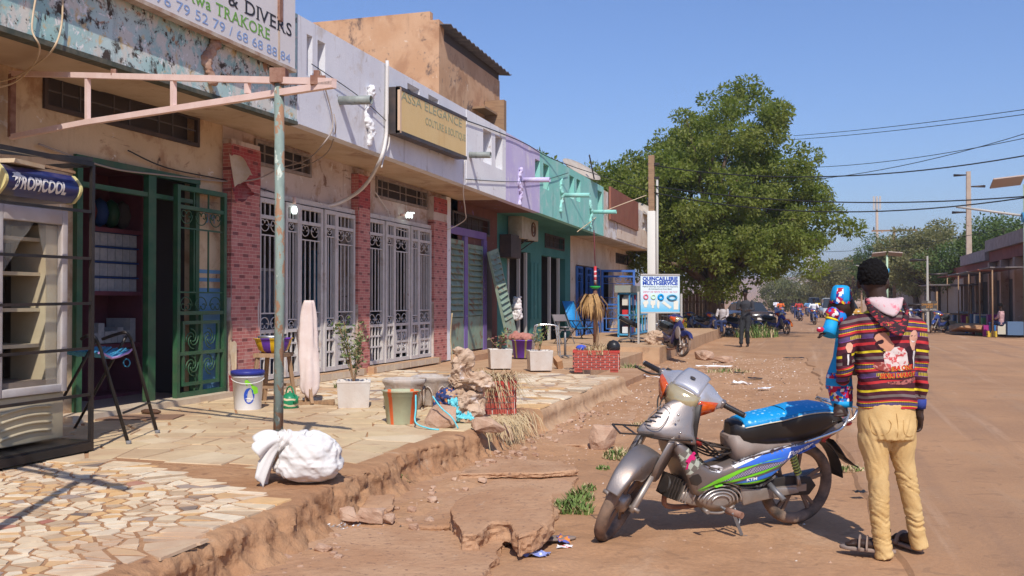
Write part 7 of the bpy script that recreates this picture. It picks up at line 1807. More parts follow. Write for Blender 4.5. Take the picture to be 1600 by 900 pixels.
tb=BVHTree.FromPolygons([v.co for v in tr_o.data.vertices],[p.vertices for p in tr_o.data.polygons])
mSeam=pm('seam',(.42,.23,.07),rough=.9)
onback([(1387,642),(1388,660),(1387,678),(1386,690)],tb,.001,tr_o,mSeam,'seam')
for q in([(1350,650),(1376,653),(1375,668),(1366,676),(1353,672),(1350,650)],[(1397,653),(1424,650),(1423,670),(1410,678),(1398,672),(1397,653)]):onback(q,tb,.001,tr_o,mSeam,'pocket_seam')
mb=MB();rings=[]
for y,c_,hw,dp in((637,1386,45.5,33),(625,1386,45,33),(600,1384,43.5,33),(575,1383,44,34),(550,1382,46,35),(530,1381,48,35),(512,1381,52,33),(502,1381,52,30),(494,1381,42,26),(486,1380,28,22),(480,1378,19,17)):
 p0=ml(c_,y);rings.append([(p0.x+hw*K*math.copysign(abs(math.cos(a))**.8,math.cos(a)),p0.y+dp*K*math.sin(a),p0.z)for a in[2*PI*j/36 for j in range(36)]])
mb.loft(rings)
def arm(mb,pts,n=14):
 P=cr([(*ml(x,y,d),r*K)for x,y,r,d in pts],5);mb.tube([tuple(q[:3])for q in P],[q[3]for q in P],n)
arm(mb,[(1340,506,15,0),(1326,513,15,-.0),(1321,535,14.5,-.02),(1318,558,13.5,-.03),(1317,580,12.5,-.02),(1322,592,12,.05),(1332,590,10.5,.14),(1342,584,9.5,.21)])
arm(mb,[(1424,506,15,0),(1435,513,14.5,-.0),(1438,538,13,.0),(1439,565,11.5,.0),(1440,590,10.8,.01),(1441,612,10,.02),(1441,627,9.2,.03)])
def shdisp(co,no):
 z=co[:,2];a=fbm(co[:,0]*5,co[:,1]*5,z*13+co[:,0]*8,3,51)*.008
 b=-np.abs(fbm(co[:,0]*9+2,co[:,1]*9,z*15,2,53))*.007
 el=np.exp(-((z-ml(1320,585).z)/.07)**2)*(co[:,0]<ml(1340,0+585).x)*np.sin(z*150)*.003
 return a+b+el
sme=remesh(mb,.0075,mShirt,2,shdisp,'hoodie');sh_o=addm('hoodie',sme,MAN)
sb=BVHTree.FromPolygons([v.co for v in sme.vertices],[p.vertices for p in sme.polygons])
MAN.part('cuff',MB().tube([ml(1441,624,.03),ml(1441,632,.03),ml(1441,639,.032)],[9.6*K,9.4*K,8.6*K],14),pm('blue_cuff',(.03,.05,.24),rough=.8),local=True)
mPinkL=pm('pink_white_lining',(.55,.42,.42),rough=.85,layers=[((.60,.18,.22),16,.55,.62),((.72,.66,.64),9,.6,.65)])
hv=[(1350,469,-.03),(1353,484,-.09),(1366,500,-.14),(1387,512,-.165),(1400,498,-.14),(1406,482,-.09),(1405,467,-.03)]
P=cr([tuple(ml(x,y,d))for x,y,d in hv],5);hb=MB()
rg=[]
for i,q in enumerate(P):
 t=i/(len(P)-1);w_=(.5+.7*math.sin(PI*t));rg.append([(q[0]+.018*w_*math.cos(a)*.7,q[1]+.022*math.sin(a)*.6-.0,q[2]-.004+.052*w_*math.sin(a)*.6+.012*math.cos(a))for a in[2*PI*j/10 for j in range(10)]])
hb.loft(rg);hd_=MAN.part('hood',hb,pm('hood_print',(.03,.012,.018),rough=.8,layers=[((.42,.03,.04),(30,30,60),.55,.6),((.6,.42,.04),(40,40,50),.62,.65)]),local=True)
rows=[]
for i in range(9):
 t=i/8;rows.append([tuple(Vector(P[0])*(1-u)+Vector(P[-1])*u if i==0 else(Vector(P[0])*(1-u)+Vector(P[-1])*u)*(1-t*.6)+Vector(P[int(u*(len(P)-1))])*t*.6+Vector((0,-.02*math.sin(PI*t)+.012*math.sin(9*u+4*t)*(1-t),.010*math.sin(7*u)*(1-t)+.025*(1-t)*math.sin(PI*u))))for u in[j/12 for j in range(13)]])
MAN.part('hood_lining',MB().grid(rows),mPinkL,hd_,local=True).modifiers.new('s','SOLIDIFY').thickness=.004
mb=MB();hc=ml(1366,437,.02);fd=Vector((.42,.9075,0));fs_=Vector((.9075,-.42,0))
Mh=Matrix((fs_,fd,Vector((0,0,1)))).transposed()
mb.sph(hc+Vector((0,0,.01)),(.075,.092,.098),22,M=Mh);mb.sph(hc+fd*.045+Vector((0,0,-.055)),(.052,.055,.062),16,M=Mh)
mb.tube([ml(1368,452,.0),ml(1372,474,-.005),ml(1376,492,.0)],[.055,.054,.068],16)
mb.sph(hc+fd*.112+Vector((0,0,-.028)),(.017,.018,.022),10,M=Mh)
for s_ in(-1,1):
 mb.sph(hc+fs_*s_*.078+fd*-.004+Vector((0,0,-.022)),(.012,.024,.032),10,M=Mh)
 mb.sph(hc+fs_*s_*.032+fd*.085+Vector((0,0,.018)),(.022,.012,.008),8,M=Mh)
mb.sph(hc+fd*.100+Vector((0,0,-.062)),(.026,.014,.012),10,M=Mh)
for s_ in(-1,1):MAN.part('eye',MB().sph(hc+fs_*s_*.032+fd*.083+Vector((0,0,.0)),.011,10),pm('eye_white',(.6,.55,.5),rough=.2),local=True)
mb.tube([ml(1376,485),ml(1382,520),ml(1385,600),ml(1385,680)],[.05,.12,.10,.10],14)
for pts in([(1350,508,8,0),(1326,515,8,-.0),(1318,558,8,-.03),(1317,580,7.5,-.02),(1322,592,7,.05),(1342,584,6.5,.21),(1352,582,6,.24)],[(1412,508,8,0),(1436,515,8,0),(1439,565,7.5,0),(1440,600,7,.01),(1441,640,6,.035),(1440,648,6.5,.035)],[(1370,670,14,0),(1370,745,11,-.01),(1374,800,11,0),(1380,862,8.5,-.01)],[(1405,670,14,0),(1417,745,11,.005),(1430,800,10,.02),(1441,848,8.5,.03)]):arm(mb,pts,12)
def hand(mb,wrist,down,side,back,s_=1.0,curl=.5):
 """palm plus five bent fingers; down: fingers' direction, side: thumb side, back: back of the hand"""
 w0=Vector(wrist);d,s,b=Vector(down).normalized(),Vector(side).normalized(),Vector(back).normalized()
 M=Matrix((s,b,d)).transposed();mb.sph(w0+d*.045*s_,(.040*s_,.017*s_,.05*s_),12,M=M);mb.tube([w0-d*.02,w0+d*.03*s_],[.026*s_,.026*s_],10)
 for i,(o,L_)in enumerate(((.030,.070),(.011,.080),(-.009,.074),(-.028,.058))):
  p=w0+d*.082*s_+s*o*s_;q=p+(d*1.0-b*curl*.35).normalized()*L_*.42*s_;r_=q+(d*(1-curl*.8)-b*curl*1.1).normalized()*L_*.34*s_;e=r_+(d*(1-curl*1.6)-b*curl*1.4).normalized()*L_*.26*s_
  mb.tube([p-d*.02,p,q,r_,e],[.0095*s_,.0098*s_,.009*s_,.0085*s_,.0068*s_],9)
 p=w0+d*.025*s_+s*.030*s_;q=p+(s*.75+d*.65-b*.3).normalized()*.036*s_;e=q+(s*.15+d*1.0-b*.35).normalized()*.032*s_
 mb.tube([p-s*.01,p,q,e],[.013*s_,.0125*s_,.011*s_,.008*s_],9)
hand(mb,ml(1440,643,.035),(-.05,.12,-1),(-.45,.9,0),(.9,.4,0),1.0,.75)
hand(mb,ml(1352,584,.25),(.9,.35,.1),(0,.1,1),(.2,.8,0),.95,.5)
def foot(mb,heel,toe,h=.05):
 h0,t0=Vector(heel),Vector(toe);d=(t0-h0);mb.tube([h0,h0+d*.35,h0+d*.7,t0],[.030,.036,.036,.024],14,sq=(1,.8));mb.tube([h0+Vector((0,0,.10))+d*.08,h0+d*.12+Vector((0,0,.03)),h0+d*.45],[.034,.038,.03],12)
 for k in range(5):
  sd=Vector((-d.y,d.x,0)).normalized()*(k-2)*.013;mb.tube([t0-d.normalized()*.02+sd,t0+d.normalized()*(.035-.005*abs(k-1))+sd-Vector((0,0,.008))],[.009,.007],7)
hl,tl=ml(1388,871,-.0),ml(1338,861,.09);hl.z=.045;tl.z=.040
hr,tr2=ml(1440,858,.05),ml(1428,846,.25);hr.z=.06;tr2.z=.040
foot(mb,hl,tl);foot(mb,hr,tr2)
bo=addm('body',remesh(mb,.0065,mSkin,2,None,'body'),MAN)
hm=MB().sph(hc+Vector((0,0,.026))-fd*.010,(.083,.099,.097),28,M=Mh);hm.v=[v for v in hm.v]
def hdisp(co,no):
 c=np.array(hc+Vector((0,0,.026)));rel=co-c;f_=rel@np.array(fd);
 cut=np.clip((f_-.035)/.03,0,1)*np.clip((.075-rel[:,2])/.03,0,1)+np.clip((-.055-rel[:,2])/.02,0,1)
 return fbm(co[:,0]*75,co[:,1]*75,co[:,2]*75,3,61)*.0065-cut*.03
addm('hair',remesh(hm,.0045,mHair,1,hdisp,'hair'),MAN)
mSand=pm('worn_sandal',(.20,.15,.13),(.26,.21,.18),sc=9,rough=.8,dust=.4)
for a,b in((hl,tl),(hr,tr2)):
 d=(b-a).normalized();n_=Vector((-d.y,d.x,0));o=[]
 for i in range(24):
  t=2*PI*i/24;u=math.cos(t)*.155;v=math.sin(t)*(.045+.010*math.cos(t));q=a+(b-a)*.5+d*(u+.01)+n_*v;o.append((q.x,q.y,.004))
 MAN.part('sandal_sole',MB().ext(o,(0,0,.020)),mSand,local=True,bevel=.005)
 for f_ in(.55,.75)if a is hl else(.65,):
  c_=a+(b-a)*f_;MAN.part('sandal_strap',MB().tube([c_+n_*.046*math.cos(t)+Vector((0,0,.012+.062*math.sin(t)-c_.z))for t in[PI*i/10 for i in range(11)]],.018,6,sq=(.35,1.2)),mSand,local=True)
def shp(polys,mat,nm,lift=.002,sub=.018,raw=False):
 mb=MB()
 for pl in polys:
  bmx=bmesh.new();vs=[bmx.verts.new((ml(1290+.2*x,500+.2*y).x,0,ml(1290+.2*x,500+.2*y).z))for x,y in pl];bmx.faces.new(vs);bmesh.ops.triangulate(bmx,faces=bmx.faces[:])
  for _ in range(5):
   es=[e for e in bmx.edges if e.calc_length()>sub]
   if not es:break
   bmesh.ops.subdivide_edges(bmx,edges=es,cuts=1);bmesh.ops.triangulate(bmx,faces=bmx.faces[:])
  bmx.verts.index_update();out=[]
  for v in bmx.verts:
   h_=sb.ray_cast(Vector((v.co.x,-1,v.co.z)),Vector((0,1,0)));out.append((v.co.x,(h_[0].y if h_[0]else-.1)-lift,v.co.z))
  mb.add(out,[[v.index for v in f.verts]for f in bmx.faces],0,True);bmx.free()
 return MAN.part(nm,mb,mat,sh_o,local=True)
pk=lambda n,c,**k:pm('print_'+n,c,rough=.75,spec=.15,**k)
sk1,sk2,dk,wf=pk('skin',(.58,.27,.17)),pk('skin_light',(.66,.36,.25)),pk('dark',(.035,.012,.018)),pk('white_floral',(.72,.62,.58),layers=[((.60,.10,.10),30,.52,.58)])
shp([[(318,130),(325,100),(345,86),(380,84),(410,100),(430,130),(440,155),(466,185),(460,215),(430,240),(405,236),(385,215),(365,205),(345,180),(330,150)]],sk1,'printed_face')
shp([[(316,128),(325,98),(345,84),(375,84),(392,92),(360,96),(335,110),(322,135)]],dk,'printed_hair',.003)
shp([[(326,172),(350,155),(378,145),(390,155),(385,172),(370,180),(358,170),(350,180),(335,192),(328,185)]],dk,'printed_sunglasses',.003)
shp([[(386,262),(400,238),(440,235),(466,205),(500,200),(545,215),(570,250),(585,330),(580,360),(540,385),(470,380),(430,360),(400,350),(392,300)]],wf,'printed_shirt')
shp([[(315,355),(330,325),(355,318),(385,320),(420,345),(440,375),(420,398),(380,385),(345,375)]],pk('hand',(.30,.06,.05),layers=[((.6,.3,.25),40,.55,.6)]),'printed_hand',.0035)
shp([[(594,130),(605,95),(635,76),(665,78),(690,105),(692,140),(670,175),(655,205),(650,235),(620,228),(600,190),(598,160)]],sk2,'printed_face')
shp([[(335,196),(352,200),(372,214),(390,232),(404,240),(392,244),(372,232),(350,216)]],dk,'printed_beard',.003)
shp([[(612,152),(630,160),(650,156),(646,166),(628,170),(614,162)]],pk('teeth',(.75,.7,.66)),'printed_smile',.003)
shp([[(605,118),(622,114),(624,119),(606,124)],[(640,118),(660,116),(662,121),(641,124)]],dk,'printed_eyes',.003)
shp([[(548,218),(590,195),(604,192),(625,225),(650,232),(672,215),(684,260),(686,330),(672,372),(620,378),(596,340),(575,260)]],dk,'printed_jacket',.0015)
shp([[(632,236),(658,234),(656,300),(650,372),(640,372),(640,300)]],pk('white',(.72,.68,.66)),'printed_shirt_stripe',.003)
def stext(s_,x0,y0,x1,y1,size,mat,lift):
 a,b=ml(1290+.2*x0,500+.2*y0),ml(1290+.2*x1,500+.2*y1);vs,fs=textmesh(s_,size,'LEFT',0,1,.0015);wd=max(v.x for v in vs);out=[]
 for v in vs:
  q=a+(b-a)*(v.x/wd)+Vector((0,0,v.y));h_=sb.ray_cast(Vector((q.x,-1,q.z)),Vector((0,1,0)));out.append((q.x,(h_[0].y if h_[0]else-.1)-lift,q.z))
 MAN.part('lettering',MB().add(out,fs),mat,sh_o,local=True)
red_t,yel_t=pk('red',(.55,.03,.03)),pk('yellow',(.62,.45,.05))
for s_,x0,y0,x1,y1,sz in(('IBA ONE',448,388,622,372,.034),('SIDIKI DIABATE',362,446,655,428,.036)):
 stext(s_,x0,y0,x1,y1,sz,yel_t,.0045);stext(s_,x0+4,y0-3,x1+4,y1-3,sz,red_t,.0055)
shp([[(415,470),(520,462),(660,440),(678,452),(640,478),(540,492),(430,488)]],pk('faded_red',(.42,.14,.12),layers=[((.1,.03,.03),50,.5,.56)]),'printed_band',.002)
shp([[(122,210),(135,178),(160,172),(178,190),(175,220),(160,250),(135,250)]],sk2,'printed_face',.003);shp([[(98,260),(135,245),(165,250),(172,300),(168,345),(100,350)]],dk,'printed_jacket',.002);shp([[(132,262),(146,262),(144,345),(134,345)]],pk('white',(0,0,0)),'printed_shirt_stripe',.004)
# ------------------------------------------------------------ the child on his arm
def wax(N,L,co,tc):
 v=N.new('ShaderNodeTexVoronoi');v.inputs['Scale'].default_value=55;L.new(co,v.inputs[0]);rp=N.new('ShaderNodeValToRGB');L.new(v.outputs['Color'],rp.inputs[0]);rp.color_ramp.interpolation='CONSTANT'
 seq=[(0,(.50,.01,.05)),(.34,(.80,.78,.78)),(.44,(.01,.20,.62)),(.62,(.48,.01,.06)),(.72,(.75,.55,.02)),(.78,(.04,.03,.25))]
 while len(rp.color_ramp.elements)<len(seq):rp.color_ramp.elements.new(.5)
 for e,(p_,c_)in zip(rp.color_ramp.elements,seq):e.position=p_;e.color=(*c_,1)
 return rp.outputs[0]
mWaxP=pm('wax_print',(0,0,0),custom=wax,rough=.7);mCBlue=pm('child_blue',(.005,.27,.60),(.01,.33,.68),sc=8,rough=.65,bump=.002,bsc=40);mYelT=pm('yellow_trim',(.75,.55,.02),rough=.7)
cb=ml(1328,640,.2)
CHD=Thing('person','small child in bright blue dress and hat held on the left arm','person',tuple(BP_),TH)
CP=lambda n,mb,m,par=None,**k:CHD.part(n,mb,m,par,local=True,**k)
mb=MB();ch=ml(1331,478,.17)
mb.sph(ch,(.075,.078,.085),18);mb.sph(ch+Vector((-.02,.05,-.03)),(.045,.04,.04),10);mb.sph(ch+Vector((-.035,.075,-.01)),.012,8)
for s_ in(-1,1):mb.sph(ch+Vector((s_*.074,.0,-.01)),(.010,.016,.022),8)
mb.tube([ch-Vector((0,0,.05)),ml(1336,500,.17)],[.035,.045],12);mb.tube([ml(1336,500,.17),ml(1336,545,.17),ml(1332,600,.17)],[.04,.045,.045],12)
arm(mb,[(1330,505,6,.15),(1312,492,6,.10),(1303,512,5,.08),(1297,518,4.5,.06)],10);hand(mb,ml(1296,519,.06),(-.8,-.1,-.5),(-.3,.8,.3),(0,-.5,.8),.42,.8)
arm(mb,[(1330,600,7,.16),(1328,622,6.5,.155),(1326,638,5.5,.15)],10);foot(mb,ml(1326,643,.15),ml(1319,648,.08));arm(mb,[(1336,600,7,.2),(1334,625,6.5,.2),(1333,640,5.5,.2)],10);foot(mb,ml(1334,645,.2),ml(1328,650,.13))
addm('body',remesh(mb,.0075,mSkin,2,None,'body'),CHD)
h0,h1=ml(1328,473,.15),ml(1329,449,.15);n=28
def rg_(c,r,tilt=.12):return[(c.x+r*math.cos(a),c.y+r*math.sin(a)*.98,c.z-tilt*r*math.cos(a)*.5+.004*math.sin(9*a))for a in[2*PI*j/n for j in range(n)]]
hat=CP('hat',MB().loft([rg_(h0,.058*1.02),rg_(h0+Vector((0,0,.02)),.061),rg_(h0+(h1-h0)*.6,.057),rg_(h1,.048),rg_(h1+Vector((0,0,.012)),.030)],cap=True),mCBlue)
for a0 in range(0,12,3):
 a,b=2*PI*a0/12+3.9,2*PI*(a0+1.35)/12+3.9
 CP('print_panel',MB().grid([[(c.x+r*math.cos(t),c.y+r*math.sin(t)*.98,c.z+.06*r*math.cos(t))for t in[a+(b-a)*k/5 for k in range(6)]]for c,r in((h0+Vector((0,0,.002)),.0605),(h0+Vector((0,0,.02)),.0625),(h0+(h1-h0)*.6,.0585),(h1,.0495))]),mWaxP,hat)
CP('hat_band',MB().loft([rg_(h0+Vector((0,0,-.006)),.061),rg_(h0+Vector((0,0,.008)),.063)],cap=False),mWaxP,hat)
CP('puff_sleeve',rock_mesh((1,1,1),1)if 0 else MB().sph(ml(1309,490,.09),(.042,.045,.038),14).sph(ml(1322,497,.12),(.045,.045,.045),12),mWaxP)
CP('sleeve_trim',MB().tube([ml(1308,498,.085),ml(1307,501,.084)],[.036,.038],16),mYelT)
CP('sleeve',MB().tube([ml(1308,500,.085),ml(1304,512,.075),ml(1299,524,.06)],[.034,.038,.047],18),mCBlue);CP('sleeve_end',MB().sph(ml(1287,516,.055),(.024,.02,.018),10),mWaxP)
rings=[];prof=[(505,1338,15,0),(530,1338,17,0),(560,1335,18,0),(585,1327,19,1),(592,1326,20,1),(594,1326,20,0),(604,1326,20.5,0),(606,1326,21,1),(611,1327,21,1),(613,1328,19,0),(630,1330,17.5,0),(640,1331,15.5,0)]
for i in range(len(prof)-1):
 rr_=[]
 for y,c_,r_,w_ in(prof[i],prof[i+1]):
  p0=ml(c_,y,.15);rr_.append([(p0.x+r_*K*math.cos(a)*(1+.06*math.sin(5*a)),p0.y+r_*K*.9*math.sin(a),p0.z)for a in[2*PI*j/24 for j in range(24)]])
 CP('dress' if i<3 else('dress_trim' if prof[i][3]else 'dress_flounce'),MB().loft(rr_,cap=(i in(0,len(prof)-2))),mWaxP if prof[i][3]or i in(9,)else mCBlue)
 # ------------------------------------------------------------ passers-by
def figure(label,base,rz,shirt,trous,pose='stand',h=1.72,group=None,hat=None,vox=.022,skin=None):
 k=h/1.72;T=Thing('person',label,'person',tuple(base),rz,group);s=random.Random(sum(map(ord,label)))
 V_=lambda x,y,z:Vector((x*k,y*k,z*k))
 hip=.92;st_=.0
 if pose=='walk':legs=[[(-.09,0,.92),(-.09,.16,.50),(-.08,.05,.10)],[(.09,0,.92),(.09,.14,.50),(.08,.26,.09)]];arms=[[(-.2,0,1.42),(-.25,.03,1.15),(-.10,.25,1.12)],[(.2,0,1.42),(.25,.03,1.15),(.08,.27,1.15)]]
 elif pose=='ride':legs=[[(-.10,0,.84),(-.18,.40,.74),(-.17,.32,.28)],[(.10,0,.84),(.18,.40,.74),(.17,.32,.28)]];arms=[[(-.2,.02,1.32),(-.28,.18,1.10),(-.26,.46,1.02)],[(.2,.02,1.32),(.28,.18,1.10),(.26,.46,1.02)]];
 elif pose=='sit':legs=[[(-.10,0,.46),(-.12,.42,.47),(-.12,.40,.08)],[(.10,0,.46),(.12,.42,.47),(.12,.42,.08)]];arms=[[(-.2,0,.96),(-.24,.06,.72),(-.12,.32,.60)],[(.2,0,.96),(.24,.06,.72),(.12,.32,.60)]]
 else:legs=[[(-.09,0,.92),(-.09,.02,.50),(-.10,0,.10)],[(.09,0,.92),(.10,.02,.50),(.11,.02,.10)]];arms=[[(-.2,0,1.42),(-.26,0,1.14),(-.25,.05,.88)],[(.2,0,1.42),(.26,0,1.14),(.25,.05,.88)]]
 hz=legs[0][0][2];sz=arms[0][0][2];hd0=V_(0,.03,sz+.24)
 b=MB();b.sph(hd0,(.076*k,.092*k,.112*k),14);b.tube([V_(0,0,sz+.02),hd0-V_(0,0,.05)],.05*k,10);b.sph(hd0+V_(0,.09,-.01),.018*k,6);b.tube([V_(0,0,hz),V_(0,0,sz)],.09*k,8)
 for a in arms:P=[V_(*q)for q in a];b.tube(P,[.045*k,.042*k,.03*k],8);b.sph(P[2]+(P[2]-P[1]).normalized()*.06*k,(.025*k,.03*k,.05*k),8)
 for l in legs:P=[V_(*q)for q in l];b.tube(P,[.08*k,.055*k,.04*k],8);b.tube([P[2],P[2]+V_(0,.0,-.06),P[2]+V_(0,.15,-.075)],[.04*k,.04*k,.028*k],8)
 link('body',remesh(b,vox*.8,skin or mSkin,2,None,'body'),T.o)
 c=MB();c.tube([V_(0,0,hz-.04),V_(0,0,hz+.2),V_(0,0,sz-.08),V_(0,0,sz+.02)],[.145*k,.14*k,.17*k,.10*k],14,sq=(1,.72)if 0 else(1,1))
 c.v=[(x,y*.72,z)for x,y,z in c.v]
 for a in arms:P=[V_(*q)for q in a];c.tube([P[0]*.9+V_(0,0,sz*.1),P[0],P[1],P[1]+(P[2]-P[1])*.45],[.055*k,.06*k,.052*k,.045*k],8)
 link('shirt',remesh(c,vox,shirt,2,lambda co,no:fbm(co[:,0]*9,co[:,1]*9,co[:,2]*12,2,5)*.008,'shirt'),T.o)
 t=MB();t.sph(V_(0,0,hz),(.15*k,.12*k,.12*k),12)
 for l in legs:P=[V_(*q)for q in l];t.tube([P[0],P[1],P[2]],[.095*k,.072*k,.06*k],10)
 link('trousers',remesh(t,vox,trous,2,lambda co,no:fbm(co[:,0]*9,co[:,1]*9,co[:,2]*14,2,6)*.008,'trousers'),T.o)
 T.part('hat' if hat else 'hair',MB().sph(hd0+V_(0,-.008,.03),(.084*k,.098*k,.095*k),12),hat or mHair,local=True)
 return T
cl=lambda n,c:pm('cloth_'+n,c,tuple(min(1,x*1.25)for x in c),sc=9,rough=.85)
p=G(1165,542,0);figure('man in dark clothes walking towards the camera past the big tree',(p.x,p.y,0),R(170),cl('charcoal',(.035,.035,.04)),cl('black',(.02,.02,.022)),'walk',1.80)
# ============================================================ trees, far street, right side
def leafmat(n,c,c2,tr=.25):
 m=pm(n,c,c2,sc=.9,rough=.55,spec=.25,coord='World',layers=[((c[0]*1.8,c[1]*1.5,c[2]*1.2),2.5,.55,.7)])
 b=m.node_tree.nodes['Principled BSDF'];b.inputs['Subsurface Weight'].default_value=0
 N,L=m.node_tree.nodes,m.node_tree.links;t=N.new('ShaderNodeBsdfTranslucent');t.inputs[0].default_value=(c[0]*2.2,c[1]*2.4,c[2]*1.2,1)
 a=N.new('ShaderNodeMixShader');a.inputs[0].default_value=tr;L.new(b.outputs[0],a.inputs[1]);L.new(t.outputs[0],a.inputs[2]);L.new(a.outputs[0],N['Material Output'].inputs[0]);return m
mNeem=leafmat('neem_leaf',(.125,.16,.03),(.19,.20,.045),.36);mNeem2=leafmat('mango_leaf',(.07,.11,.03),(.10,.14,.04));mAcac=leafmat('acacia_leaf',(.16,.155,.07),(.20,.19,.085));mFarL=leafmat('far_leaf',(.12,.13,.05),(.16,.16,.07))
mBark=pm('bark',(.10,.07,.05),(.16,.11,.08),sc=(8,8,2),rough=.95,bump=.02,bsc=12)
def foliage(T,cl,n,ls,mat,seed):
 """cl: clumps (centre, radius); many small pointed leaves in drooping sprays"""
 rs=np.random.RandomState(seed);C=np.array([c for c,r in cl]);Rr=np.array([r for c,r in cl]);wgt=Rr**2/(Rr**2).sum()
 k=rs.choice(len(cl),n,p=wgt);d=rs.normal(size=(n,3));d/=np.linalg.norm(d,axis=1)[:,None]
 p=C[k]+d*(Rr[k]*rs.uniform(.25,1,n)**.5)[:,None]*np.array([1,1,.72])
 a=d*.6+rs.normal(size=(n,3))*.7+np.array([0,0,-.25]);a/=np.linalg.norm(a,axis=1)[:,None];b=np.cross(a,rs.normal(size=(n,3)));b/=np.linalg.norm(b,axis=1)[:,None]
 L_=ls*rs.uniform(.6,1.4,n)[:,None];W_=L_*.24
 v=np.stack([p,p+a*L_*.45+b*W_,p+a*L_,p+a*L_*.45-b*W_],1).reshape(-1,3)
 me=bpy.data.meshes.new('crown');me.vertices.add(4*n);me.vertices.foreach_set('co',(v-np.array(T.loc)).ravel());me.loops.add(4*n);me.loops.foreach_set('vertex_index',np.arange(4*n));me.polygons.add(n);me.polygons.foreach_set('loop_start',np.arange(n)*4);me.update(calc_edges=True);me.materials.append(mat)
 return tag(link('crown',me,T.o),kind='stuff')
def tree(label,base,ell,ncl,n,ls,mat,seed,trunk=.3,th=2.2,group=None,stray=0.0,cr_=(.45,.95),name='tree'):
 rs=random.Random(seed);T=Thing(name,label,'tree',tuple(base),0,group);cl=[];b=Vector(base)
 tot=sum(e[1][0]*e[1][1]*e[1][2]for e in ell)
 for c,r in ell:
  for _ in range(max(3,int(ncl*r[0]*r[1]*r[2]/tot))):
   while True:
    q=Vector((rs.uniform(-1,1),rs.uniform(-1,1),rs.uniform(-1,1)))
    if .25<q.length<1:break
   q=q.normalized()*q.length**.45;cl.append((tuple(b+Vector(c)+Vector((q.x*r[0],q.y*r[1],q.z*r[2]))*rs.uniform(.8,1+stray)),rs.uniform(*cr_)))
 foliage(T,cl,n,ls,mat,seed)
 top=b+Vector((0,0,th));tk=MB().tube(cr([b-Vector((0,0,.2)),b+Vector((trunk*.3,0,th*.5)),top],5),[trunk*(1.25-.45*i/10)for i in range(11)],12)
 T.part('trunk',tk,mBark);lb=MB()
 for i in range(0,len(cl),max(1,len(cl)//34)):
  e=Vector(cl[i][0]);m_=top+(e-top)*.5+Vector((rs.uniform(-.4,.4),rs.uniform(-.4,.4),rs.uniform(.0,.5)))
  T.part('limb',MB().tube(cr([top-Vector((0,0,.3)),m_,e],4),[trunk*.42*(1-.88*k/8)for k in range(9)],6),mBark)
 return T
tb_=(-3.9,42.0,0)
tree('huge round neem tree shading the left roadside beyond the shops',tb_,[((.1,0,6.0),(3.9,4.2,3.4)),((1.1,0,8.3),(2.4,2.6,2.4)),((-1.6,0,7.9),(1.4,2,1.2)),((-3.2,-.5,5.9),(2.1,3,1.7)),((2.9,.0,4.9),(2.0,3,2.3)),((.2,0,3.9),(3.7,4,1.7)),((4.7,0,5.6),(.9,1,.5)),((5.0,0,4.3),(.7,.8,.5)),((.2,-2.4,2.9),(3.4,1.8,.9))],470,128000,.15,mNeem,5,.42,2.3,stray=.26,cr_=(.28,.75))
tree('rounded neem tree rising behind the turquoise and beige shops',(-9.2,40.5,0),[((.6,0,5.4),(2.9,3,1.6)),((2.2,0,4.6),(2.6,2.5,1.9))],90,26000,.16,mNeem,8,.3,3)
tree('slender young tree with sparse tufts poking above the turquoise parapet',(-8.6,33,0),[((0,0,6.2),(.9,.9,.7))],9,900,.16,mNeem,9,.07,5.2,cr_=(.14,.28))
fence=Thing('plank_fence','dark brown plank fence in the shade under the huge neem tree','fence',(-5.6,41.2,0))
for i in range(22):fence.part('plank',MB().bx((-7.2+.16*i,44.0,.0),(-7.05+.16*i,44.04,1.9+rnd.uniform(-.06,.06))),mWood if i%3 else mRust)
fence.part('rail',MB().bx((-7.2,44.05,1.4),(-3.7,44.1,1.5)),mWood)
mConcP=pm('pole_concrete',(.40,.30,.23),(.46,.36,.28),sc=4,rough=.9,coord='World',layers=[((.2,.12,.09),5,.6,.7)]);mLime=pm('limewash',(.70,.66,.60),rough=.85)
pz=WY(1018,243,27.5);U_=Thing('utility_pole','brown utility pole with a limewashed lower half behind the hardware sign','utility pole',(pz.x,27.5,.3))
zm=WY(1018,330,27.5).z
U_.part('lower_shaft',MB().box((pz.x,27.5,(zm+.3)/2),(.22,.22,zm-.3)),mLime,bevel=.01);U_.part('upper_shaft',MB().box((pz.x,27.5,(zm+pz.z)/2),(.16,.16,pz.z-zm)),mWood);U_.part('conduit',MB().cyl((pz.x+.16,27.5,.3),(pz.x+.16,27.5,pz.z-.7),.035),mPost)
for k in(.25,.65):U_.part('cross_arm',MB().box((pz.x+.05,27.5,pz.z-k),(.34,.10,.06)),mSteelD)
def pole(label,px,yb,yt,Y,w_,mat,arm=0,group='concrete poles along the right side'):
 a,t=WY(px,yt,Y),WY(px,yb,Y);T=Thing('utility_pole',label,'utility pole',(a.x,Y,0),0,group)
 T.part('shaft',MB().loft([[(a.x+sx*r_,Y+sy*r_,z)for sx,sy in((-1,-1),(1,-1),(1,1),(-1,1))]for r_,z in((w_/2,0),(w_/3.2,a.z))],sm=False),mat)
 if arm:T.part('cross_arm',MB().box((a.x,Y,a.z-.2),(arm,.12,.12)),mWood);[T.part('insulator',MB().cyl((a.x+s*arm*.45,Y,a.z-.14),(a.x+s*arm*.45,Y,a.z+.1),.05),mSteelD)for s in(-1,0,1)]
 else:
  for s,z in((-.8,.2),(.9,.9),(-.9,2.4)):T.part('insulator',MB().cyl((a.x,Y,a.z-z),(a.x+s,Y,a.z-z),.03,.08),mSteelD)
 return a
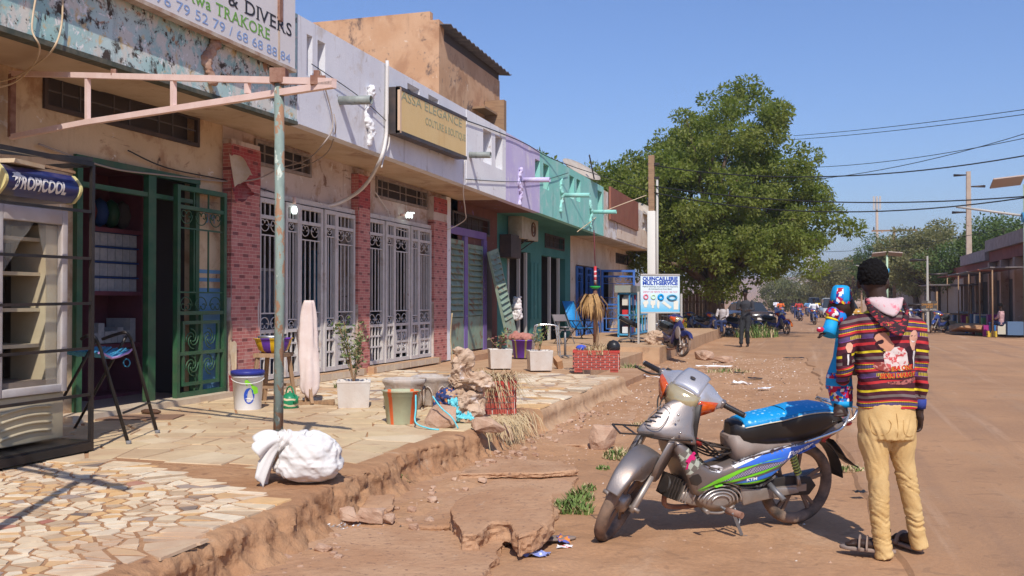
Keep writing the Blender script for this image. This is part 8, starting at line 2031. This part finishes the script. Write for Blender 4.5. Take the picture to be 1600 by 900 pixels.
pole('tall tapering concrete pole rising in front of the right hand trees',1513,510,268,62,.36,mConcP);pA=pole('timber pole with a cross arm beyond the man',1397,510,356,78,.28,mWood,3.2)
pole('thin pole before the grey boundary wall behind the black sign',1449,500,400,51,.12,mPost);pole('distant timber pole left of the acacia trees',1332,500,405,120,.25,mWood,1.5);pole('second distant timber pole before the acacia trees',1346,500,404,118,.22,mWood)
def wire(x0,y0,Y0,x1,y1,Y1,sag,label,r=.018):
 a,b=WY(x0,y0,Y0),WY(x1,y1,Y1);pts=[a+(b-a)*t-Vector((0,0,sag*4*t*(1-t)))for t in[i/20 for i in range(21)]]
 single('wire',MB().tube(pts,r,5),mWireB,label,'wire',group=None)
for i,t in enumerate([(1018,258,27.5,1680,228,24,.5),(1018,290,27.5,1680,300,24,.35),(1018,300,27.5,1690,294,24,.55),(1120,285,40,1690,180,30,.6),(1230,262,44,1690,196,30,.3),(1240,218,44,1690,166,30,.1),(1240,212,44,1690,158,30,.1),(1230,392,60,1600,350,40,.4),(1240,428,60,1400,392,78,.3)]):
 wire(*t,['upper cable from the utility pole sweeping up across the neem tree','level cable from the utility pole to the right edge','lowest slack cable from the utility pole to the right edge','thick wire rising to the right through the open sky','middle thin wire in the sky right of the neem tree','second highest thin wire in the right hand sky','highest thin wire in the right hand sky','low wire dipping behind the solar street lamp','lowest wire ending at the timber pole with a cross arm'][i],.016 if i<3 else .012)
wire(1250,425,90,1345,412,118,.4,'short sagging wire to the distant timber poles',.03)
def solar(label,px,yt,Y,k,base=0):
 a=WY(px,yt,Y);T=Thing('street_lamp',label,'street lamp',(a.x,Y,base));T.part('post',MB().cyl((a.x,Y,base),(a.x,Y,a.z-.1*k),.07*k),pm('lamp_green',(.42,.55,.38),rough=.6))
 for s in(-1,1):T.part('solar_panel',MB().box((a.x+s*.52*k,Y,a.z),(.9*k,.7*k,.05),M=Matrix.Rotation(R(-18),3,'X')@Matrix.Rotation(R(s*6),3,'Y')),pm('panel_back',(.42,.33,.28),rough=.6))
 T.part('lamp_arm',MB().tube([(a.x,Y,a.z-1.1*k),(a.x-2.0*k,Y,a.z-.75*k)],.04*k,6),mPost);T.part('battery_box',MB().cyl((a.x-.12*k,Y-.1,a.z-1.15*k),(a.x+.12*k,Y-.1,a.z-1.15*k),.16*k),mLB)
solar('solar street lamp with twin panels at the right edge',1602,283,42,1.25);solar('distant solar street lamp with twin panels behind the man',1386,397,70,1.0)
a=WY(1370,310,260);T=Thing('cell_tower','slim mobile phone mast with white antennas beyond the trees','tower',(a.x,260,0));T.part('mast',MB().cyl((a.x,260,0),(a.x,260,a.z),.45,.3),mConcP)
for s in(-1,0,1):T.part('antenna',MB().box((a.x+s*.75,259.6,a.z-1.2),(.45,.4,3.4)),mPost)
T.part('small_dish',MB().sph((a.x+1.2,259.6,a.z-8.5),.35,8),mLime)
XR=8.9;mRW=mold((.40,.27,.20),(.45,.32,.25),[((.26,.15,.11),1.5,.55,.68),((.52,.44,.38),3,.62,.68)],'right_shop_wall');mRed=pm('red_oxide',(.30,.10,.075),(.24,.08,.06),sc=2,rough=.85,coord='World');mParG=pm('grey_parapet',(.30,.25,.23),(.38,.32,.29),sc=3,rough=.9,coord='World')
def rshop(label,y0,y1,zr,cols):
 T=Thing('shop',label,'shop',(XR,(y0+y1)/2,0));T.part('wall',MB().bx((XR,y0,0),(XR+4,y1,zr)),mRW);T.part('parapet',MB().bx((XR-.5,y0-.1,zr),(XR+4.2,y1-.11,zr+.55)),mParG);T.part('band',MB().bx((XR-.3,y0,zr-.5),(XR-.01,y1-.01,zr-.004)),mRed)
 n=cols
 for i in range(n):
  a_,b_=y0+(y1-y0)*(i+.12)/n,y0+(y1-y0)*(i+.88)/n;T.part('doorway',MB().bx((XR-.02,a_,.1),(XR-.005,b_,2.5)),mInk);T.part('pier',MB().bx((XR-.35,b_+.1,0),(XR-.021,b_+.5,zr-.51)),mRW)
  T.part('awning',quadbox(XR-1.7,XR-.36,a_,b_+.3,2.85,2.9,2.85,2.9),mRed if i%2 else mTin).rotation_euler=(0,R(0),0);T.part('awning_post',MB().cyl((XR-1.6,a_+.1,0),(XR-1.6,a_+.1,2.86),.03),mWood)
rshop('brown shop with a grey parapet and metal awnings at the right edge',43,52,3.9,3);rshop('second brown shop with deep awnings further up the right side',52.1,60,3.5,2)
BW=Thing('boundary_wall','long grey brown boundary wall with a raw brick top on the right side','wall',(9.2,90,0));BW.part('rendered_wall',MB().bx((9.2,60.2,0),(9.5,128,2.9)),pm('wall_render',(.42,.33,.26),(.36,.28,.22),sc=.8,rough=.9,coord='World'));BW.part('brick_top',MB().bx((9.22,60.2,2.9),(9.48,128,3.65)),mRed)
for y in(76,84):BW.part('slot',MB().bx((9.18,y,1.5),(9.199,y+.5,2.5)),mInk)
bs_=G(1452,500,0);T=Thing('black_sign','black roadside sign with orange and white lettering','sign',(bs_.x,50,0));c0,c1=WY(1440,487,50),WY(1464,470,50)
T.part('board',MB().bx((c0.x,50,c0.z),(c1.x,50.06,c1.z)),mInk);T.part('post',MB().bx((c0.x+.05,50.061,0),(c0.x+.12,50.1,c0.z)).bx((c1.x-.12,50.061,0),(c1.x-.05,50.1,c0.z)),mWood)
for s_,z,m_,sz in(('303',.80,mLime,.14),('CHAMBRES VIP',.58,pm('or_',(.7,.3,.03),rough=.5),.13),('24/24',.34,pm('or_',(0,0,0)),.16),('HOTEL - MOTEL',.10,mLime,.12)):
 vs,fs=textmesh(s_,sz,'CENTER',.001,1,0);T.part('lettering',MB().add([((c0.x+c1.x)/2+v.x*.8,49.995-v.z,c0.z+z*(c1.z-c0.z)+v.y)for v in vs],fs),m_)
for i in range(16):
 y=43.5+i*.95;c_=gc[i%7]if i%3 else pm('denim',(.10,.16,.26),rough=.9);T=Thing('cloth_bale','%s bale of cloth standing on the pavement, number %d from the right edge'%(['red','cream','blue','yellow','purple','green','white'][i%7]if i%3 else 'denim blue',i+1),'bale',(7.5,y,.1),0,'bales of cloth before the right hand shops');T.o['label']='%s folded cloth bale, %s counted from the right edge'%(['red','cream','blue','yellow','purple','green','white'][i%7]if i%3 else 'denim blue','first second third fourth fifth sixth seventh eighth ninth tenth eleventh twelfth thirteenth fourteenth fifteenth sixteenth'.split()[i])
 T.part('fold',MB().bx((7.9+rnd.uniform(-.3,.1),y,.1),(8.45,y+.42,.1+rnd.uniform(.35,.85))),c_);T.part('fold',MB().bx((7.2,y+.45,.0),(7.55,y+.8,rnd.uniform(.2,.5))),gc[(i+3)%7])
figure('person in a pinkish striped top sitting by the goods at the right edge',(7.7,43.9,.1),R(60),cl('pink',(.42,.25,.25)),cl('navy',(.02,.03,.08)),'sit',1.7)
T=Thing('market_stall','rough timber stall with a sheet roof beside the parked motorbikes','stall',(7.3,55,0))
for x in(6.4,8.0):
 for y in(53.5,56.5):T.part('post',MB().cyl((x,y,0),(x,y,2.3),.05),mWood)
T.part('roof',quadbox(6.0,8.3,53.2,56.9,2.3,2.36,2.3,2.36),mTin);T.part('table',MB().bx((6.5,53.7,.8),(7.9,56.3,.86)),mWood)
heap=rock_mesh((.8,2.0,.2),3);single('rubble_heap',heap,mEdge,'low heap of rubble and scrap along the right road edge','rubble').location=(7.0,46.5,.12)
fb1=far_bike('blue and black motorbike parked nearest on the right road side',(6.2,49.5,0),R(-120),R(8),.3,1.05,(.02,.05,.2),group='motorbikes on the right road side');dup(fb1.o,(5.9,57,0),R(-100),'dark motorbike parked beside the black sign')
for y,l in((63,'third motorbike up the right road side, before the boundary wall'),(67,'fourth motorbike up the right road side, by the boundary wall')):dup(fb1.o,(6.7,y,0),R(-110),l,'motorbikes on the right road side')
fb2=far_bike('blue motorbike with an orange wheel guard parked under the tree edge',(-1.75,44.9,0),R(-50),R(6),-.2,1.08,(.02,.04,.25));fb2.part('orange_guard',MB().torus((1.28,0,.29),.33,.045,14,6,Matrix.Rotation(PI/2,3,'X'),a0=.2,a1=2.2),pm('orange_guard',(.75,.16,.01),rough=.4),local=True)
for i,(x,y,l)in enumerate(((-5.0,42.6,'first dim motorbike parked in the deep tree shade'),(-4.3,41.2,'second dim motorbike in the deep tree shade, nearer the trunk'),(-3.2,42.6,'third dim motorbike in the tree shade behind the walking man'))):dup(fb1.o,(x,y,0),R(-70+20*i),l,'motorbikes in the tree shade')
T=Thing('handcart','wooden handcart loaded with timber beside the blue motorbike','handcart',(-3.0,46,0));T.part('bed',MB().bx((-3.7,44.6,.6),(-2.3,46.6,.7)),mWood)
for s in(-3.75,-2.25):T.part('wheel',MB().torus((s,45.6,.33),.29,.05,20,6,Matrix.Rotation(PI/2,3,'Y')),mTyre)
for i in range(6):T.part('timber',MB().bx((-3.6+.2*i,44.4,.71),(-3.45+.2*i,46.8,.85+.05*(i%3))),mWood)
figure('man in a pale checked shirt sitting behind the walking man',(-3.2,39.2,.2),R(160),cl('pale',(.4,.36,.36)),cl('navy',(.02,.03,.08)),'sit',1.7)
def car(label,loc,rz,col,kind='car',h=1.45,L_=4.2,tall=0):
 T=Thing('parked_car' if kind=='car' else kind,label,'car',loc,rz);m_=pm('car_%.2f_%.2f_%.2f'%col,col,rough=.25,coat=.6,dust=.25);W_=.84;P=lambda n,mb,mt,par=None:T.part(n,mb,mt,par,local=True)
 prof=[(-.5,.35,.62),(-.48,.30,.88),(-.28,.28,.92),(-.2,.28,.95),(.35,.28,.95),(.46,.30,.86+tall*.1),(.5,.35,.6)]
 b=P('body',MB().loft([[(-W_,x*L_,z0),(W_,x*L_,z0),(W_,x*L_,z1*.75),(W_*.92,x*L_,z1),(-W_*.92,x*L_,z1),(-W_,x*L_,z1*.75)]for x,z0,z1 in prof]),m_)
 g=[(-.30,.93,.80),(-.16,h-.03,.64),(.1,h,.62),(.30+.1*tall,h-.06,.64),(.42+.04*tall,.94,.78)]
 P('cabin_glass',MB().loft([[(-w_,x*L_,.9),(w_,x*L_,.9),(w_,x*L_,z-.06),(w_*.93,x*L_,z),(-w_*.93,x*L_,z),(-w_,x*L_,z-.06)]for x,z,w_ in g],sm=False),pm('car_glass',(.03,.035,.04),rough=.08,coat=.6));P('roof',MB().loft([[(-w_*.94,x*L_,z-.012),(w_*.94,x*L_,z-.012),(w_*.86,x*L_,z+.02),(-w_*.86,x*L_,z+.02)]for x,z,w_ in g[1:4]]),m_)
 for x in(-.31,.31):
  for s in(-1,1):P('wheel',MB().torus((s*(W_-.06),x*L_,.31),.21,.095,18,8,Matrix.Rotation(PI/2,3,'Y')).cyl((s*(W_-.14),x*L_,.31),(s*W_,x*L_,.31),.2,n=12),mTyre)
 for s in(-1,1):P('headlight',MB().sph((s*.62,-.487*L_,.68),(.14,.05,.08),8),mLime);P('mirror',MB().sph((s*.95,-.22*L_,1.0),(.1,.06,.07),8),m_)
 P('bumper',MB().bx((-W_*.95,-.51*L_,.32),(W_*.95,-.49*L_,.5)),mBP);P('licence_plate',MB().bx((-.25,-.515*L_,.42),(.25,-.511*L_,.53)),mLime);return T
car('black hatchback parked beyond the blue motorbike on the left',(-3.4,60,0),R(24),(.012,.013,.016));car('white four wheel drive coming down the road left of the child',(2.1,92,0),R(4),(.55,.55,.54),'oncoming_car',1.8,4.5,1);car('yellow orange taxi at the right road side behind the child',(3.1,84,0),R(8),(.55,.28,.04),'taxi',1.5);car('white car passing behind the man on the right',(4.9,62,0),R(2),(.6,.58,.56),'oncoming_car')
car('pale van further up the road among the traffic',(.9,125,0),0,(.55,.55,.52),'oncoming_car',2.0,4.6,1)
sh_c=[('white',(.62,.62,.66)),('orange',(.62,.13,.03)),('red',(.4,.05,.04)),('sky',(.15,.3,.5)),('yellow',(.6,.42,.04)),('black',(.03,.03,.035))]
for i,(x,y,c_,l)in enumerate(((.45,64,0,'rider in a white shirt on the nearest oncoming motorbike'),(-.55,76,2,'rider in a red top left of the white shirted rider'),(-2.0,80,1,'rider in orange keeping to the far left of the road'),(.1,100,3,'rider in pale blue further up the middle of the road'),(1.2,112,4,'rider in yellow far up the road near the van'),(-1.6,118,5,'dark rider far up the road on the left'))):
 b_=dup(fb1.o,(x,y,0),R(-88+5*(i%3)),['light blue','black','dark','small blue','small yellow','small dark'][i]+' motorbike under the '+l,'oncoming motorbikes');b_['label']=('motorbike carrying the '+l)[:100]
 figure(l,(x,y+.55,.03),R(180),cl(*sh_c[c_]),cl('navy',(.02,.03,.08)),'ride',1.7,vox=.035)
for i,(x,y,c_,l)in enumerate(((-.9,88,5,'pedestrian in black crossing behind the riders'),(-2.8,96,0,'pedestrian in white on the far left roadside'),(5.3,70,0,'person in a white top by the right roadside behind the man'))):figure(l,(x,y,0),R(180),cl(*sh_c[c_]),cl('navy',(.02,.03,.08)),'walk' if i<2 else 'stand',1.7,vox=.035)
for i,(l,px,Y,rx,rz,zc,mt,n,sd_)in enumerate((('flat topped acacia at the left of the right hand trees',1325,120,4.8,1.6,4.3,mAcac,12000,21),('tall dark mango tree right behind the man',1392,95,3.6,2.2,5.0,mNeem2,16000,22),('dusty eucalyptus like tree behind the grey boundary wall',1465,75,3.9,2.2,4.5,mAcac,20000,23),('dark green tree behind the tall concrete pole',1530,70,3.2,2.0,4.5,mNeem2,16000,24),('round dark tree at the right edge behind the shops',1592,66,2.4,1.5,4.7,mNeem2,9000,25),('broad tree between the acacia and the mango tree',1357,135,5,2.6,4.6,mFarL,14000,26),('low roadside tree beyond the huge neem on the left',1222,150,3.4,2.2,2.6,mFarL,9000,27),('far roadside tree at the left end of the road',1238,170,4.5,3.2,3.4,mFarL,7000,28),('bushy acacia nearest the road under the tall mango tree',1304,150,4.4,2.2,3.6,mAcac,9000,29),('low bush against the boundary wall',1430,88,3.0,1.3,3.9,mAcac,6000,30))):
 c=WY(px,472,Y);tree(l,(c.x,Y,0),[((0,0,zc),(rx,rx*.8,rz))],60,n,.28 if Y>100 else .2,mt,sd_,.25,zc*.55,'trees along the far street',stray=.2,cr_=(.6,1.2))
tree('shade tree standing just outside the right edge',(8.9,18.6,0),[((0,0,4.9),(2.3,1.6,1.0))],26,9000,.16,mNeem,33,.16,3.6,cr_=(.35,.7))
def kiosk(label,px,Y,w_,h_,m_):c=WY(px,472,Y);T=Thing('kiosk',label,'kiosk',(c.x,Y,0));T.part('cabin',MB().bx((c.x-w_/2,Y,0),(c.x+w_/2,Y+2,h_)),m_);T.part('roof',MB().bx((c.x-w_/2-.2,Y-.3,h_),(c.x+w_/2+.2,Y+2.2,h_+.12)),mTin);T.part('hatch',MB().bx((c.x-w_/3,Y-.02,.9),(c.x+w_/3,Y-.005,h_*.8)),mInk)
kiosk('red signboard like kiosk at the end of the road',1267,190,3.6,4.4,mRed);kiosk('pale blue kiosk at the end of the road right of the red one',1279,180,3.8,3.8,mLB);kiosk('white kiosk behind the pale blue one',1292,200,4,3.2,mLime)
HS=[pm('town_%d'%i,c,rough=.9)for i,c in enumerate([(.60,.48,.38),(.52,.36,.26),(.66,.6,.52),(.42,.3,.24)])]
for i in range(64):
 px,Y=rnd.uniform(1225,1330),rnd.uniform(420,1500);c=WY(px,472,Y);far_=min(1,max(0,(Y-500)/1900));zg=far_*far_*(3-2*far_)*58-2;w_=rnd.uniform(7,18);h_=rnd.uniform(5,12)+zg
 T=MB().bx((c.x-w_/2,Y,0),(c.x+w_/2,Y+10,h_));o=single('house',T,HS[i%4],'small pale house among many on the hazy hillside at the end of the road','house',loc=(c.x,Y,0),group='houses on the far hillside')
for px,sd_ in((1264,'left'),(1270,'right')):c=WY(px,440,1500);single('tower_block',MB().bx((c.x-4,1500,0),(c.x+4,1510,78)),HS[2],'pale %s hand twin tower block on the hazy skyline'%sd_,'tower block',group='twin towers')
hz=MB().bx((-900,-40,-3),(900,2300,90));ho=single('haze',hz,pm('haze_surface',(1,1,1)),loc=(0,0,0),kind='stuff')
hm_=bpy.data.materials.new('haze_air');hm_.use_nodes=True;N=hm_.node_tree.nodes;N.clear();vo=N.new('ShaderNodeVolumePrincipled');vo.inputs['Color'].default_value=(.86,.88,.95,1);vo.inputs['Density'].default_value=.00055;vo.inputs['Anisotropy'].default_value=.2;ou=N.new('ShaderNodeOutputMaterial');hm_.node_tree.links.new(vo.outputs[0],ou.inputs[1]);ho.data.materials.clear();ho.data.materials.append(hm_)
